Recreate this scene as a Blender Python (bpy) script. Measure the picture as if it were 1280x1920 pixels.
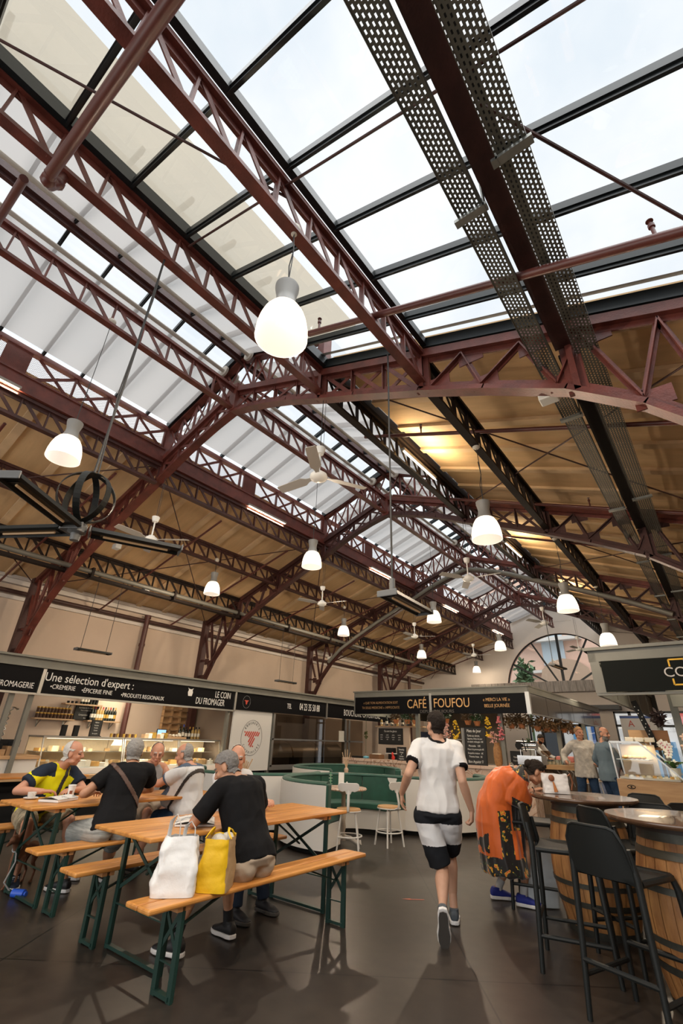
import bpy, bmesh, math, random
from mathutils import Vector, Matrix, noise
random.seed(7)
for o in list(bpy.data.objects): bpy.data.objects.remove(o)
SC = bpy.context.scene
COL = SC.collection
V = Vector
# ---------------------------------------------------------------- camera
CH = 1.4
F = 855.24
YAW, PITCH, ROLL = math.radians(38.466), math.radians(26.537), math.radians(1.995)
fw = V((-math.sin(YAW)*math.cos(PITCH), math.cos(YAW)*math.cos(PITCH), math.sin(PITCH)))
rt0 = V((math.cos(YAW), math.sin(YAW), 0)); up0 = rt0.cross(fw)
rt = rt0*math.cos(ROLL)+up0*math.sin(ROLL); up = up0*math.cos(ROLL)-rt0*math.sin(ROLL)
cd = bpy.data.cameras.new('camera'); cam = bpy.data.objects.new('camera', cd); COL.objects.link(cam)
cd.sensor_fit = 'VERTICAL'; cd.sensor_height = 36; cd.sensor_width = 24; cd.lens = 36*F/1920; cd.clip_start = .05; cd.clip_end = 300
m = Matrix((rt, up, -fw)).transposed().to_4x4(); m.translation = V((0, 0, CH)); cam.matrix_world = m
SC.camera = cam
SC.view_settings.view_transform = 'Standard'; SC.view_settings.look = 'None'
SC.view_settings.exposure = 0.12; SC.view_settings.gamma = 1; SC.view_settings.use_curve_mapping = False
# ---------------------------------------------------------------- world: bright overcast sky with soft cloud
W = bpy.data.worlds.new('sky'); SC.world = W; W.use_nodes = True
nt = W.node_tree; nt.nodes.clear()
out = nt.nodes.new('ShaderNodeOutputWorld'); bg = nt.nodes.new('ShaderNodeBackground')
tc = nt.nodes.new('ShaderNodeTexCoord'); nz = nt.nodes.new('ShaderNodeTexNoise'); cr = nt.nodes.new('ShaderNodeValToRGB')
nz.inputs['Scale'].default_value = 2.6; nz.inputs['Detail'].default_value = 5; nz.inputs['Roughness'].default_value = .55
cr.color_ramp.elements[0].position = .36; cr.color_ramp.elements[0].color = (.78, .84, .90, 1)
cr.color_ramp.elements[1].position = .56; cr.color_ramp.elements[1].color = (.95, .96, .97, 1)
nt.links.new(tc.outputs['Generated'], nz.inputs['Vector']); nt.links.new(nz.outputs['Fac'], cr.inputs['Fac'])
nt.links.new(cr.outputs['Color'], bg.inputs['Color']); bg.inputs['Strength'].default_value = 1.10
nt.links.new(bg.outputs['Background'], out.inputs['Surface'])
sn = bpy.data.lights.new('sun', 'SUN'); sn.energy = 4.6; sn.angle = math.radians(80); sn.color = (1, .98, .95)      # sun behind thin cloud: very soft
so = bpy.data.objects.new('sun', sn); COL.objects.link(so); so.rotation_euler = V((-.30, .12, -1)).to_track_quat('-Z', 'Y').to_euler()
LK = 1.0      # strength of every lamp in the hall

# ---------------------------------------------------------------- materials
MATS = {}
def mat(name, col=(.5,.5,.5), rough=.5, metal=0, var=0, vscale=3, bump=0, bscale=40, stretch=None, col2=None, emit=None, estr=1, alpha=None, trans=0, coat=0, sheen=0, spec=None, ramp=(.35,.65)):
    if name in MATS: return MATS[name]
    M = bpy.data.materials.new(name); M.use_nodes = True; t = M.node_tree; N = t.nodes; L = t.links
    b = N['Principled BSDF']; b.inputs['Base Color'].default_value = (*col, 1); b.inputs['Roughness'].default_value = rough
    b.inputs['Metallic'].default_value = metal
    if spec is not None: b.inputs['Specular IOR Level'].default_value = spec
    if coat: b.inputs['Coat Weight'].default_value = coat
    if sheen: b.inputs['Sheen Weight'].default_value = sheen
    if trans: b.inputs['Transmission Weight'].default_value = trans
    if emit: b.inputs['Emission Color'].default_value = (*emit, 1); b.inputs['Emission Strength'].default_value = estr
    if alpha is not None: b.inputs['Alpha'].default_value = alpha
    c = None
    if var or col2 or bump:
        c = N.new('ShaderNodeTexCoord'); mp = N.new('ShaderNodeMapping'); L.new(c.outputs['Object'], mp.inputs['Vector'])
        if stretch: mp.inputs['Scale'].default_value = stretch
    if var or col2:
        n = N.new('ShaderNodeTexNoise'); n.inputs['Scale'].default_value = vscale; n.inputs['Detail'].default_value = 6; n.inputs['Roughness'].default_value = .6
        L.new(mp.outputs['Vector'], n.inputs['Vector'])
        r = N.new('ShaderNodeValToRGB'); r.color_ramp.elements[0].position = ramp[0]; r.color_ramp.elements[1].position = ramp[1]
        c2 = col2 or tuple(max(0, x*(1-var)) for x in col)
        r.color_ramp.elements[0].color = (*c2, 1); r.color_ramp.elements[1].color = (*col, 1)
        L.new(n.outputs['Fac'], r.inputs['Fac']); L.new(r.outputs['Color'], b.inputs['Base Color'])
    if bump:
        n2 = N.new('ShaderNodeTexNoise'); n2.inputs['Scale'].default_value = bscale; n2.inputs['Detail'].default_value = 4
        L.new(mp.outputs['Vector'], n2.inputs['Vector'])
        bp = N.new('ShaderNodeBump'); bp.inputs['Strength'].default_value = bump; bp.inputs['Distance'].default_value = .02
        L.new(n2.outputs['Fac'], bp.inputs['Height']); L.new(bp.outputs['Normal'], b.inputs['Normal'])
    MATS[name] = M; return M
def raw(name):
    M = bpy.data.materials.new(name); M.use_nodes = True; M.node_tree.nodes.clear()
    o = M.node_tree.nodes.new('ShaderNodeOutputMaterial'); MATS[name] = M
    return M, M.node_tree.nodes, M.node_tree.links, o
def math_(N, L, op, a, b=None, c=None):
    n = N.new('ShaderNodeMath'); n.operation = op
    for i, x in enumerate((a, b, c)):
        if x is None: continue
        if isinstance(x, (int, float)): n.inputs[i].default_value = x
        else: L.new(x, n.inputs[i])
    return n.outputs[0]
def pane_mat(name, tint, gloss=.08, rough=.02, translucent=0, tcol=(.8,.78,.74)):
    M, N, L, o = raw(name)
    tr = N.new('ShaderNodeBsdfTransparent'); tr.inputs['Color'].default_value = (*tint, 1)
    gl = N.new('ShaderNodeBsdfGlossy'); gl.inputs['Roughness'].default_value = rough
    mx = N.new('ShaderNodeMixShader'); mx.inputs[0].default_value = gloss
    L.new(tr.outputs[0], mx.inputs[1]); L.new(gl.outputs[0], mx.inputs[2]); last = mx
    if translucent:
        tl = N.new('ShaderNodeBsdfTranslucent'); tl.inputs['Color'].default_value = (*tcol, 1)
        df = N.new('ShaderNodeBsdfDiffuse'); df.inputs['Color'].default_value = (*tcol, 1)
        m1 = N.new('ShaderNodeMixShader'); m1.inputs[0].default_value = .35; L.new(tl.outputs[0], m1.inputs[1]); L.new(df.outputs[0], m1.inputs[2])
        m2 = N.new('ShaderNodeMixShader'); m2.inputs[0].default_value = translucent
        L.new(mx.outputs[0], m2.inputs[1]); L.new(m1.outputs[0], m2.inputs[2]); last = m2
    L.new(last.outputs[0], o.inputs[0]); return M

# ---------------------------------------------------------------- mesh builder
class MB:
    def __init__(s): s.v = []; s.f = []; s.m = []; s.sm = []
    def add(s, vs, fs, mi=0, sm=False):
        b = len(s.v); s.v += [V(x) for x in vs]
        for f in fs: s.f.append([b+i for i in f]); s.m.append(mi); s.sm.append(sm)
        return s
    def box(s, c, d, rz=0, mi=0, M=None):
        x, y, z = d[0]/2, d[1]/2, d[2]/2
        R = M if M is not None else Matrix.Rotation(rz, 3, 'Z')
        vs = [V(c)+R@V((a*x, b*y, e*z)) for a in (-1,1) for b in (-1,1) for e in (-1,1)]
        return s.add(vs, [(0,1,3,2),(4,6,7,5),(0,4,5,1),(2,3,7,6),(0,2,6,4),(1,5,7,3)], mi)
    def b2(s, p, q, mi=0):
        return s.box(((p[0]+q[0])/2, (p[1]+q[1])/2, (p[2]+q[2])/2), (abs(q[0]-p[0]), abs(q[1]-p[1]), abs(q[2]-p[2])), mi=mi)
    def frame(s, p, q, upv=None):
        d = (V(q)-V(p)).normalized(); u = V(upv) if upv else V((0,0,1))
        if abs(d.dot(u)) > .98: u = V((0,1,0)) if abs(d.y) < .9 else V((1,0,0))
        x = d.cross(u).normalized(); return d, x, x.cross(d).normalized()
    def beam(s, p, q, w, h, upv=None, mi=0):
        d, x, u = s.frame(p, q, upv); p = V(p); q = V(q); vs = []
        for e in (p, q):
            for a, b in ((-1,-1),(1,-1),(1,1),(-1,1)): vs.append(e+x*a*w/2+u*b*h/2)
        return s.add(vs, [(0,1,2,3),(7,6,5,4),(0,4,5,1),(1,5,6,2),(2,6,7,3),(3,7,4,0)], mi)
    def angle(s, p, q, w, t=.008, upv=None, mi=0):   # L / T section member
        d, x, u = s.frame(p, q, upv)
        s.beam(V(p)+u*w/2, V(q)+u*w/2, w, t, upv, mi); return s.beam(p, q, t, w, upv, mi)
    def tube(s, pts, r, n=10, mi=0, closed=False, flat=1.0, upv=None):
        pts = [V(p) for p in pts]; k = len(pts); rs = r if isinstance(r, (list, tuple)) else [r]*k
        vs = []; px = None
        for i, p in enumerate(pts):
            if closed: d = pts[(i+1) % k]-pts[i-1]
            else: d = pts[min(i+1, k-1)]-pts[max(i-1, 0)]
            d.normalize()
            if px is None:
                u = V(upv) if upv else (V((0,0,1)) if abs(d.z) < .95 else V((1,0,0))); x = d.cross(u).normalized()
            else: x = (px-d*px.dot(d)).normalized()
            px = x; y = x.cross(d)
            for j in range(n):
                a = 2*math.pi*j/n; vs.append(p+x*math.cos(a)*rs[i]+y*math.sin(a)*rs[i]*flat)
        fs = []
        for i in range(k if closed else k-1):
            a = i*n; b = ((i+1) % k)*n
            for j in range(n): fs.append((a+j, b+j, b+(j+1) % n, a+(j+1) % n))
        if not closed: fs += [tuple(range(n)), tuple(range(k*n-1, (k-1)*n-1, -1))]
        return s.add(vs, fs, mi, True)
    def cyl(s, p, q, r, r2=None, n=14, mi=0): return s.tube([p, q], [r, r if r2 is None else r2], n, mi)
    def lathe(s, prof, c=(0,0,0), n=24, mi=0, M=None, a0=0, a1=2*math.pi):
        full = abs(a1-a0-2*math.pi) < 1e-6; k = n if full else n+1; vs = []; c = V(c)
        for r, z in prof:
            for j in range(k):
                a = a0+(a1-a0)*j/n; p = V((r*math.cos(a), r*math.sin(a), z)); vs.append(c+(M@p if M else p))
        fs = []
        for i in range(len(prof)-1):
            for j in range(n):
                j2 = (j+1) % k; fs.append((i*k+j, i*k+j2, (i+1)*k+j2, (i+1)*k+j))
        return s.add(vs, fs, mi, True)
    def ball(s, c, r, n=12, mi=0, M=None):
        rr = r if isinstance(r, (list, tuple)) else (r, r, r); vs = [V((0,0,-1))]; c = V(c)
        h = max(4, n//2)
        for i in range(1, h):
            t = -math.pi/2+math.pi*i/h
            for j in range(n): a = 2*math.pi*j/n; vs.append(V((math.cos(t)*math.cos(a), math.cos(t)*math.sin(a), math.sin(t))))
        vs.append(V((0,0,1))); R = M or Matrix.Identity(3)
        vs = [c+R@V((v.x*rr[0], v.y*rr[1], v.z*rr[2])) for v in vs]; fs = []
        for j in range(n): fs.append((0, 1+(j+1) % n, 1+j)); fs.append((len(vs)-1, len(vs)-1-n+j, len(vs)-1-n+(j+1) % n))
        for i in range(h-2):
            for j in range(n): a = 1+i*n; fs.append((a+j, a+(j+1) % n, a+n+(j+1) % n, a+n+j))
        return s.add(vs, fs, mi, True)
    def prism(s, poly, org, ux, uy, depth, mi=0):     # 2-D outline extruded along ux x uy
        ux = V(ux); uy = V(uy); w = ux.cross(uy)*depth; o = V(org); n = len(poly)
        a = [o+ux*p[0]+uy*p[1] for p in poly]; b = [p+w for p in a]
        return s.add(a+b, [tuple(range(n-1, -1, -1)), tuple(range(n, 2*n))]+[(i, (i+1) % n, n+(i+1) % n, n+i) for i in range(n)], mi)
    def grid(s, fn, nu, nv, mi=0, sm=True):
        vs = [fn(i/nu, j/nv) for i in range(nu+1) for j in range(nv+1)]; k = nv+1
        return s.add(vs, [(i*k+j, (i+1)*k+j, (i+1)*k+j+1, i*k+j+1) for i in range(nu) for j in range(nv)], mi, sm)
    def mesh(s, name, mats, org=(0,0,0)):
        me = bpy.data.meshes.new(name); o = V(org); me.from_pydata([tuple(p-o) for p in s.v], [], s.f)
        for M in (mats if isinstance(mats, (list, tuple)) else [mats]): me.materials.append(M)
        for p, mi, sm in zip(me.polygons, s.m, s.sm): p.material_index = mi; p.use_smooth = sm
        me.update()
        if any(s.sm): me.set_sharp_from_angle(angle=math.radians(42))
        return me
def bevel(o, w=.004, n=2):
    b = o.modifiers.new('bevel', 'BEVEL'); b.width = w; b.segments = n; b.limit_method = 'ANGLE'; b.angle_limit = math.radians(40); return o
def tag(o, label=None, cat=None, group=None, kind=None):
    if label: o['label'] = label
    if cat: o['category'] = cat
    if group: o['group'] = group
    if kind: o['kind'] = kind
    return o
def thing(name, label, cat, loc=(0,0,0), group=None, rz=0):
    o = bpy.data.objects.new(name, None); COL.objects.link(o); o.location = loc; o.rotation_euler = (0,0,rz); o.empty_display_size = .1
    return tag(o, label, cat, group)
def org(p):
    o = V((0,0,0))
    while p is not None: o += V(p.location); p = p.parent
    return o
def part(parent, name, mb, mats, label=None, bev=0):     # mb in the same (world) coordinates as the thing's location
    o = bpy.data.objects.new(name, mb.mesh(name, mats, org(parent))); COL.objects.link(o); o.parent = parent
    if label: o['label'] = label
    if bev: bevel(o, bev)
    return o
def solo(name, mb, mats, label, cat, group=None, loc=None, bev=0):
    if loc is None:
        n = len(mb.v); c = sum(mb.v, V((0,0,0)))/n; loc = V((c.x, c.y, min(v.z for v in mb.v)))
    o = bpy.data.objects.new(name, mb.mesh(name, mats, loc)); COL.objects.link(o); o.location = loc
    if bev: bevel(o, bev)
    return tag(o, label, cat, group)
def struct(name, mb, mats, parent=None):
    o = bpy.data.objects.new(name, mb.mesh(name, mats, org(parent) if parent else (0,0,0))); COL.objects.link(o)
    if parent: o.parent = parent
    else: o['kind'] = 'structure'
    return o
def copy_tree(o, parent=None):
    c = o.copy(); COL.objects.link(c)
    if parent is not None: c.parent = parent
    for ch in list(o.children): copy_tree(ch, c)
    return c
def at(px, py, bx, by, off=0):       # point seen at a photo position on the upright plane through (bx, by) facing the camera
    d = fw*F+rt*(px-640)-up*(py-960); n = V((bx, by, 0)); L = n.length; n.normalize()
    return V((0,0,CH))+d*((L+off)/d.dot(n))
def text(parent, name, body, size, loc, ux, uy, M, xs=1.0, align='CENTER', ext=.002, label=None, spacing=1.0):
    c = bpy.data.curves.new(name, 'FONT'); c.body = body; c.size = size; c.align_x = align; c.align_y = 'CENTER'; c.extrude = ext; c.space_character = spacing; c.resolution_u = 3
    t = bpy.data.objects.new(name, c); COL.objects.link(t)
    bpy.context.view_layer.update()
    me = bpy.data.meshes.new_from_object(t.evaluated_get(bpy.context.evaluated_depsgraph_get()))
    bpy.data.objects.remove(t)
    ux = V(ux).normalized(); uy = V(uy).normalized(); uz = ux.cross(uy)
    R = Matrix((ux*xs, uy, uz)).transposed()
    for v in me.vertices: v.co = R@v.co
    me.materials.clear(); me.materials.append(M); me.name = name
    o = bpy.data.objects.new(name, me); COL.objects.link(o)
    if parent: o.parent = parent; o.location = V(loc)-org(parent)
    else: o.location = loc
    if label: o['label'] = label
    return o
def point(name, loc, power, col, r=.05, parent=None):
    l = bpy.data.lights.new(name, 'POINT'); l.energy = power*LK; l.color = col; l.shadow_soft_size = r
    o = bpy.data.objects.new(name, l); COL.objects.link(o); o.location = V(loc)-(org(parent) if parent else V((0,0,0)))
    if parent: o.parent = parent
    return o
def area(name, loc, dirv, sx, sy, power, col):
    l = bpy.data.lights.new(name, 'AREA'); l.shape = 'RECTANGLE'; l.size = sx; l.size_y = sy; l.energy = power*LK; l.color = col
    o = bpy.data.objects.new(name, l); COL.objects.link(o); o.location = loc; o.rotation_euler = V(dirv).to_track_quat('-Z', 'Y').to_euler(); return o
# ---------------------------------------------------------------- hall dimensions
XC, ZC, SL = -5.188, 6.68, .3652          # ridge line, chord height there, slope
XW = -11.5; XE = 1.13                     # column lines left and right
XA, XP1, XP2, XP3 = -7.12, -3.254, -1.742, -.33
XL2, XL3 = -8.63, -10.08
TY = [3.583, 8.25, 12.92, 17.58]
YB, YN = -5.75, 22.25                     # back wall, end wall
BAYS = [(-1.083, 3.583), (3.583, 8.25), (8.25, 12.92), (12.92, 17.58), (17.58, 22.2)]
BN = ['in the nearest bay', 'in the second bay', 'in the third bay', 'in the fourth bay', 'by the end wall']
def zt(x): return ZC-SL*abs(x-XC)
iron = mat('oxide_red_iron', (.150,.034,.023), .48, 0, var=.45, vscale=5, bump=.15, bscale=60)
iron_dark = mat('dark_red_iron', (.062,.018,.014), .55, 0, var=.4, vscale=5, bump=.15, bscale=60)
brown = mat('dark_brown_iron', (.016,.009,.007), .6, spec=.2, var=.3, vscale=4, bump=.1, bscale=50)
black_al = mat('black_glazing_metal', (.012,.016,.018), .4, .3)
zinc = mat('galvanised_steel', (.30,.31,.29), .45, .8, var=.25, vscale=8)
greymetal = mat('grey_painted_steel', (.27,.25,.22), .5, .2, var=.15, vscale=2)
plaster = mat('beige_plaster', (.62,.50,.40), .9, var=.12, vscale=.6, bump=.15, bscale=8)
plaster_pale = mat('pale_plaster', (.72,.66,.60), .9, var=.1, vscale=.5, bump=.1, bscale=8)

# floor: dark polished concrete, mottled, with saw-cut joints
fm = mat('dark_polished_concrete', (.066,.055,.046), .3, var=0, spec=.38)
N = fm.node_tree.nodes; L = fm.node_tree.links; b = N['Principled BSDF']
c = N.new('ShaderNodeTexCoord'); n1 = N.new('ShaderNodeTexNoise'); n1.inputs['Scale'].default_value = .9; n1.inputs['Detail'].default_value = 8; n1.inputs['Roughness'].default_value = .65
n2 = N.new('ShaderNodeTexNoise'); n2.inputs['Scale'].default_value = 9; n2.inputs['Detail'].default_value = 8
L.new(c.outputs['Object'], n1.inputs['Vector']); L.new(c.outputs['Object'], n2.inputs['Vector'])
r = N.new('ShaderNodeValToRGB'); r.color_ramp.elements[0].position = .3; r.color_ramp.elements[0].color = (.016,.013,.0115,1); r.color_ramp.elements[1].position = .72; r.color_ramp.elements[1].color = (.050,.040,.032,1)
mx = N.new('ShaderNodeMix'); mx.data_type = 'FLOAT'; mx.inputs[0].default_value = .4
L.new(n1.outputs['Fac'], mx.inputs[2]); L.new(n2.outputs['Fac'], mx.inputs[3]); L.new(mx.outputs[0], r.inputs['Fac'])
sx = N.new('ShaderNodeSeparateXYZ'); L.new(c.outputs['Object'], sx.inputs[0])
rot = [math_(N, L, 'ADD', math_(N, L, 'MULTIPLY', sx.outputs[0], .8), math_(N, L, 'MULTIPLY', sx.outputs[1], .6)),
       math_(N, L, 'ADD', math_(N, L, 'MULTIPLY', sx.outputs[0], -.6), math_(N, L, 'MULTIPLY', sx.outputs[1], .8))]
js = []
for q in rot:
    mo = math_(N, L, 'PINGPONG', math_(N, L, 'ADD', q, 50.3), 1.6)
    js.append(math_(N, L, 'LESS_THAN', mo, .006))
j = math_(N, L, 'MAXIMUM', js[0], js[1])
mj = N.new('ShaderNodeMix'); mj.data_type = 'RGBA'; L.new(j, mj.inputs[0]); L.new(r.outputs['Color'], mj.inputs[6]); mj.inputs[7].default_value = (.006,.006,.006,1)
L.new(mj.outputs[2], b.inputs['Base Color'])
rr = N.new('ShaderNodeMapRange'); rr.inputs[3].default_value = .24; rr.inputs[4].default_value = .46; L.new(n1.outputs['Fac'], rr.inputs[0]); L.new(rr.outputs[0], b.inputs['Roughness'])
struct('floor', MB().b2((-12.2, YB, -.2), (2.4, 30, 0)), fm)
struct('wall_left', MB().b2((-12.3, YB, 0), (-12, YN, 4.75)), plaster)
struct('wall_right', MB().b2((2.3, YB, 0), (2.6, YN, 4.3)), plaster)
struct('wall_back', MB().b2((-12.3, YB-.3, 0), (-10.5, YB, 8)).b2((1.5, YB-.3, 0), (2.6, YB, 8)).b2((-10.5, YB-.3, 4.2), (1.5, YB, 8)), plaster)  # wide opening invented behind the camera to let light in
tm = MB(); tm.b2((-12, YB, 4.30), (-11.86, YN, 4.40)); tm.b2((-12, YB, 4.40), (-11.78, YN, 4.47)); tm.b2((-12, YB, 3.98), (-11.93, YN, 4.06))
struct('trim_1', tm, plaster_pale)
# end wall with a half-round window opening and doorways below
AX, AZ, AR = XC, 3.55, 2.43
wm = MB(); seg = 36
arc = [(AX+AR*math.cos(math.pi*i/seg), AZ+AR*math.sin(math.pi*i/seg)) for i in range(seg+1)]     # right to left
for y, fl in ((YN, 0), (YN+.35, 1)):
    for i in range(seg):
        (x1, z1), (x2, z2) = arc[i], arc[i+1]
        q = [(x1, y, z1), (x2, y, z2), (x2, y, 8.2), (x1, y, 8.2)]; wm.add(q, [(0,1,2,3)])
    wm.add([(-12.3,y,0),(AX-AR,y,0),(AX-AR,y,8.2),(-12.3,y,8.2)], [(0,1,2,3)]); wm.add([(AX+AR,y,2.75),(2.6,y,2.75),(2.6,y,8.2),(AX+AR,y,8.2)], [(0,1,2,3)])
    wm.add([(AX-AR,y,2.75),(AX+AR,y,2.75),(AX+AR,y,AZ),(AX-AR,y,AZ)], [(0,1,2,3)])
for i in range(seg):
    (x1, z1), (x2, z2) = arc[i], arc[i+1]; wm.add([(x1,YN,z1),(x2,YN,z2),(x2,YN+.35,z2),(x1,YN+.35,z1)], [(0,1,2,3)], 1)
wm.add([(AX-AR,YN,AZ),(AX+AR,YN,AZ),(AX+AR,YN+.35,AZ),(AX-AR,YN+.35,AZ)], [(0,1,2,3)])
for x0, x1 in ((AX-AR, -6.9), (-4.3, -3.55), (-1.0, 2.6)): wm.b2((x0, YN, 0), (x1, YN+.35, 2.75))
struct('wall_end', wm, [plaster_pale, mat('pink_reveal', (.72,.40,.28), .9)])
glass = pane_mat('clear_glass', (.94,.96,.97), .07)
wn = tag(bpy.data.objects.new('window_1', None), kind='structure'); COL.objects.link(wn); wn.location = (AX, YN+.15, AZ)
gm = MB(); gm.add([(x, YN+.18, z) for x, z in arc], [tuple(range(seg+1))]); part(wn, 'pane', gm, glass)
fmb = MB(); fmb.tube([(x, YN+.1, z) for x, z in arc], .05, 6)
for a in (90, 60, 31, 118, 149): fmb.beam((AX, YN+.12, AZ), (AX+AR*math.cos(math.radians(a)), YN+.12, AZ+AR*math.sin(math.radians(a))), .07 if a != 90 else .11, .06, (0,1,0))
fmb.b2((AX-AR, YN+.06, AZ-.05), (AX+AR, YN+.16, AZ+.05)); part(wn, 'window_frame', fmb, black_al)
# ---------------------------------------------------------------- roof deck: boards with battens down the slope
deck = mat('ochre_roof_board', (.66,.44,.23), .8, var=.16, vscale=2.2, stretch=(.4, 3, 1), bump=.12, bscale=14)
batten = mat('pale_roof_batten', (.68,.48,.28), .8, var=.15, vscale=3)
def roof(name, xa, xb, y0, y1, off=.22):
    mb = MB(); za, zb = zt(xa)+off, zt(xb)+off
    mb.add([(xa,y0,za),(xb,y0,zb),(xb,y1,zb),(xa,y1,za),(xa,y0,za+.12),(xb,y0,zb+.12),(xb,y1,zb+.12),(xa,y1,za+.12)], [(3,2,1,0),(4,5,6,7),(0,1,5,4),(1,2,6,5),(2,3,7,6),(3,0,4,7)])
    y = y0+.25
    while y < y1:
        mb.beam((xa, y, za-.03), (xb, y, zb-.03), .13, .05, (0,0,1), 1); y += .78
    x = xa+.5*(1 if xb > xa else -1)
    return struct(name, mb, [deck, batten])
roof('ceiling_left', XA-.05, -12.05, YB, YN)
roof('ceiling_right', XP1+.1, 2.5, 3.66, YN)
roof('ceiling_corner', XP1+.1, 2.5, YB, -1.6)
# ---------------------------------------------------------------- glazing: lantern over the ridge and the big near skylight
ZL = .66          # lantern rise
def zl(x): return zt(x)+ZL+.06
blind = pane_mat('white_sun_blind', (.86,.84,.80), .02, .3, translucent=.70, tcol=(.40,.375,.36))
cream = pane_mat('cream_sun_blind', (.80,.74,.64), .02, .3, translucent=.80, tcol=(.44,.395,.32))
def glazing(name, xa, xb, y0, y1, zf, ystep, yoff, bars=(.045,.07), edge=True, sides=False):
    w = tag(bpy.data.objects.new(name, None), kind='structure'); COL.objects.link(w); w.location = ((xa+xb)/2, (y0+y1)/2, zf((xa+xb)/2))
    g = MB(); g.add([(xa,y0,zf(xa)+.06),(xb,y0,zf(xb)+.06),(xb,y1,zf(xb)+.06),(xa,y1,zf(xa)+.06)], [(0,1,2,3)]); part(w, 'pane', g, glass)
    y = yoff; k = 0
    while y < y1-.05:
        if y > y0+.05:
            part(w, 'glazing_bar', MB().beam((xa, y, zf(xa)), (xb, y, zf(xb)), bars[0], bars[1]).beam((xa, y, zf(xa)-.055), (xb, y, zf(xb)-.055), bars[0]*.45, .03), black_al)
        y += ystep
    if edge:
        e = MB()
        for yy in (y0, y1): e.beam((xa, yy, zf(xa)), (xb, yy, zf(xb)), .10, .13)
        if sides:
            for xx in (xa, xb): e.beam((xx, y0, zf(xx)-.01), (xx, y1, zf(xx)-.01), .06, .10)
        part(w, 'window_frame', e, black_al)
    return w
nwin = 2
for bi, (y0, y1) in enumerate(BAYS+[(YB, -1.083)]):
    for xa, xb in ((XA, XC-.08), (XP1, XC+.08)):
        glazing('window_%d' % nwin, xa, xb, y0+.06, y1-.06, zl, .6, y0+.6 if bi else .05-.6); nwin += 1
        s = 1 if xb > xa else -1
        bm_ = MB(); a, b_ = xa+s*.16, xb-s*.24
        n = 10
        bm_.grid(lambda u, v: V((a+(b_-a)*u, y0+.14+(y1-y0-.28)*v, zl(a+(b_-a)*u)-.10-.05*math.sin(math.pi*u))), 8, 1)
        o = solo('sun_blind', bm_, blind, 'white translucent roof blind on the %s lantern slope %s' % ('left' if xa == XA else 'right', BN[bi] if bi < 5 else 'behind the viewer'), 'blind', 'sun blinds under the roof lantern')
        tb = MB(); tb.tube([(b_, y0+.12, zl(b_)-.12), (b_, y1-.12, zl(b_)-.12)], .035, 10)
        for yy in (y0+.12, y1-.12): tb.tube([(b_, yy-.02, zl(b_)-.12), (b_, yy+.02, zl(b_)-.12)], .10, 16)
        part(o, 'roller_tube', tb, mat('grey_beige_metal', (.42,.38,.33), .5))
def zs(x): return zt(x)+.10
w = glazing('window_%d' % nwin, XP1+.08, XP2-.07, -1.6, 3.56, zs, .6, -1.13, (.05,.07), sides=True); nwin += 1
glazing('window_%d' % nwin, XP2+.07, XP3-.09, -1.6, 3.56, zs, .6, -1.13, (.05,.07), sides=True); nwin += 1
glazing('window_%d' % nwin, XP3+.09, 2.5, -1.6, 3.56, zs, .6, -1.13, (.05,.07), sides=True); nwin += 1
cb = MB(); a, b_ = XP1-.10, XP2-.68
cb.grid(lambda u, v: V((a+(b_-a)*u, -1.5+4.75*v, zs(a+(b_-a)*u)+.22)), 2, 1)
solo('sun_blind', cb, cream, 'cream translucent sheet stretched above the skylight strip right of the ridge', 'blind', 'sun blinds under the roof lantern')
# flashing along the skylight's far edge, outside
struct('trim_2', MB().add([(XP1,3.40,zs(XP1)+.08),(2.5,3.40,zs(2.5)+.08),(2.5,3.56,zs(2.5)+.20),(XP1,3.56,zs(XP1)+.20)], [(0,1,2,3)]), mat('outside_flashing', (.55,.58,.60), .6))
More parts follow.
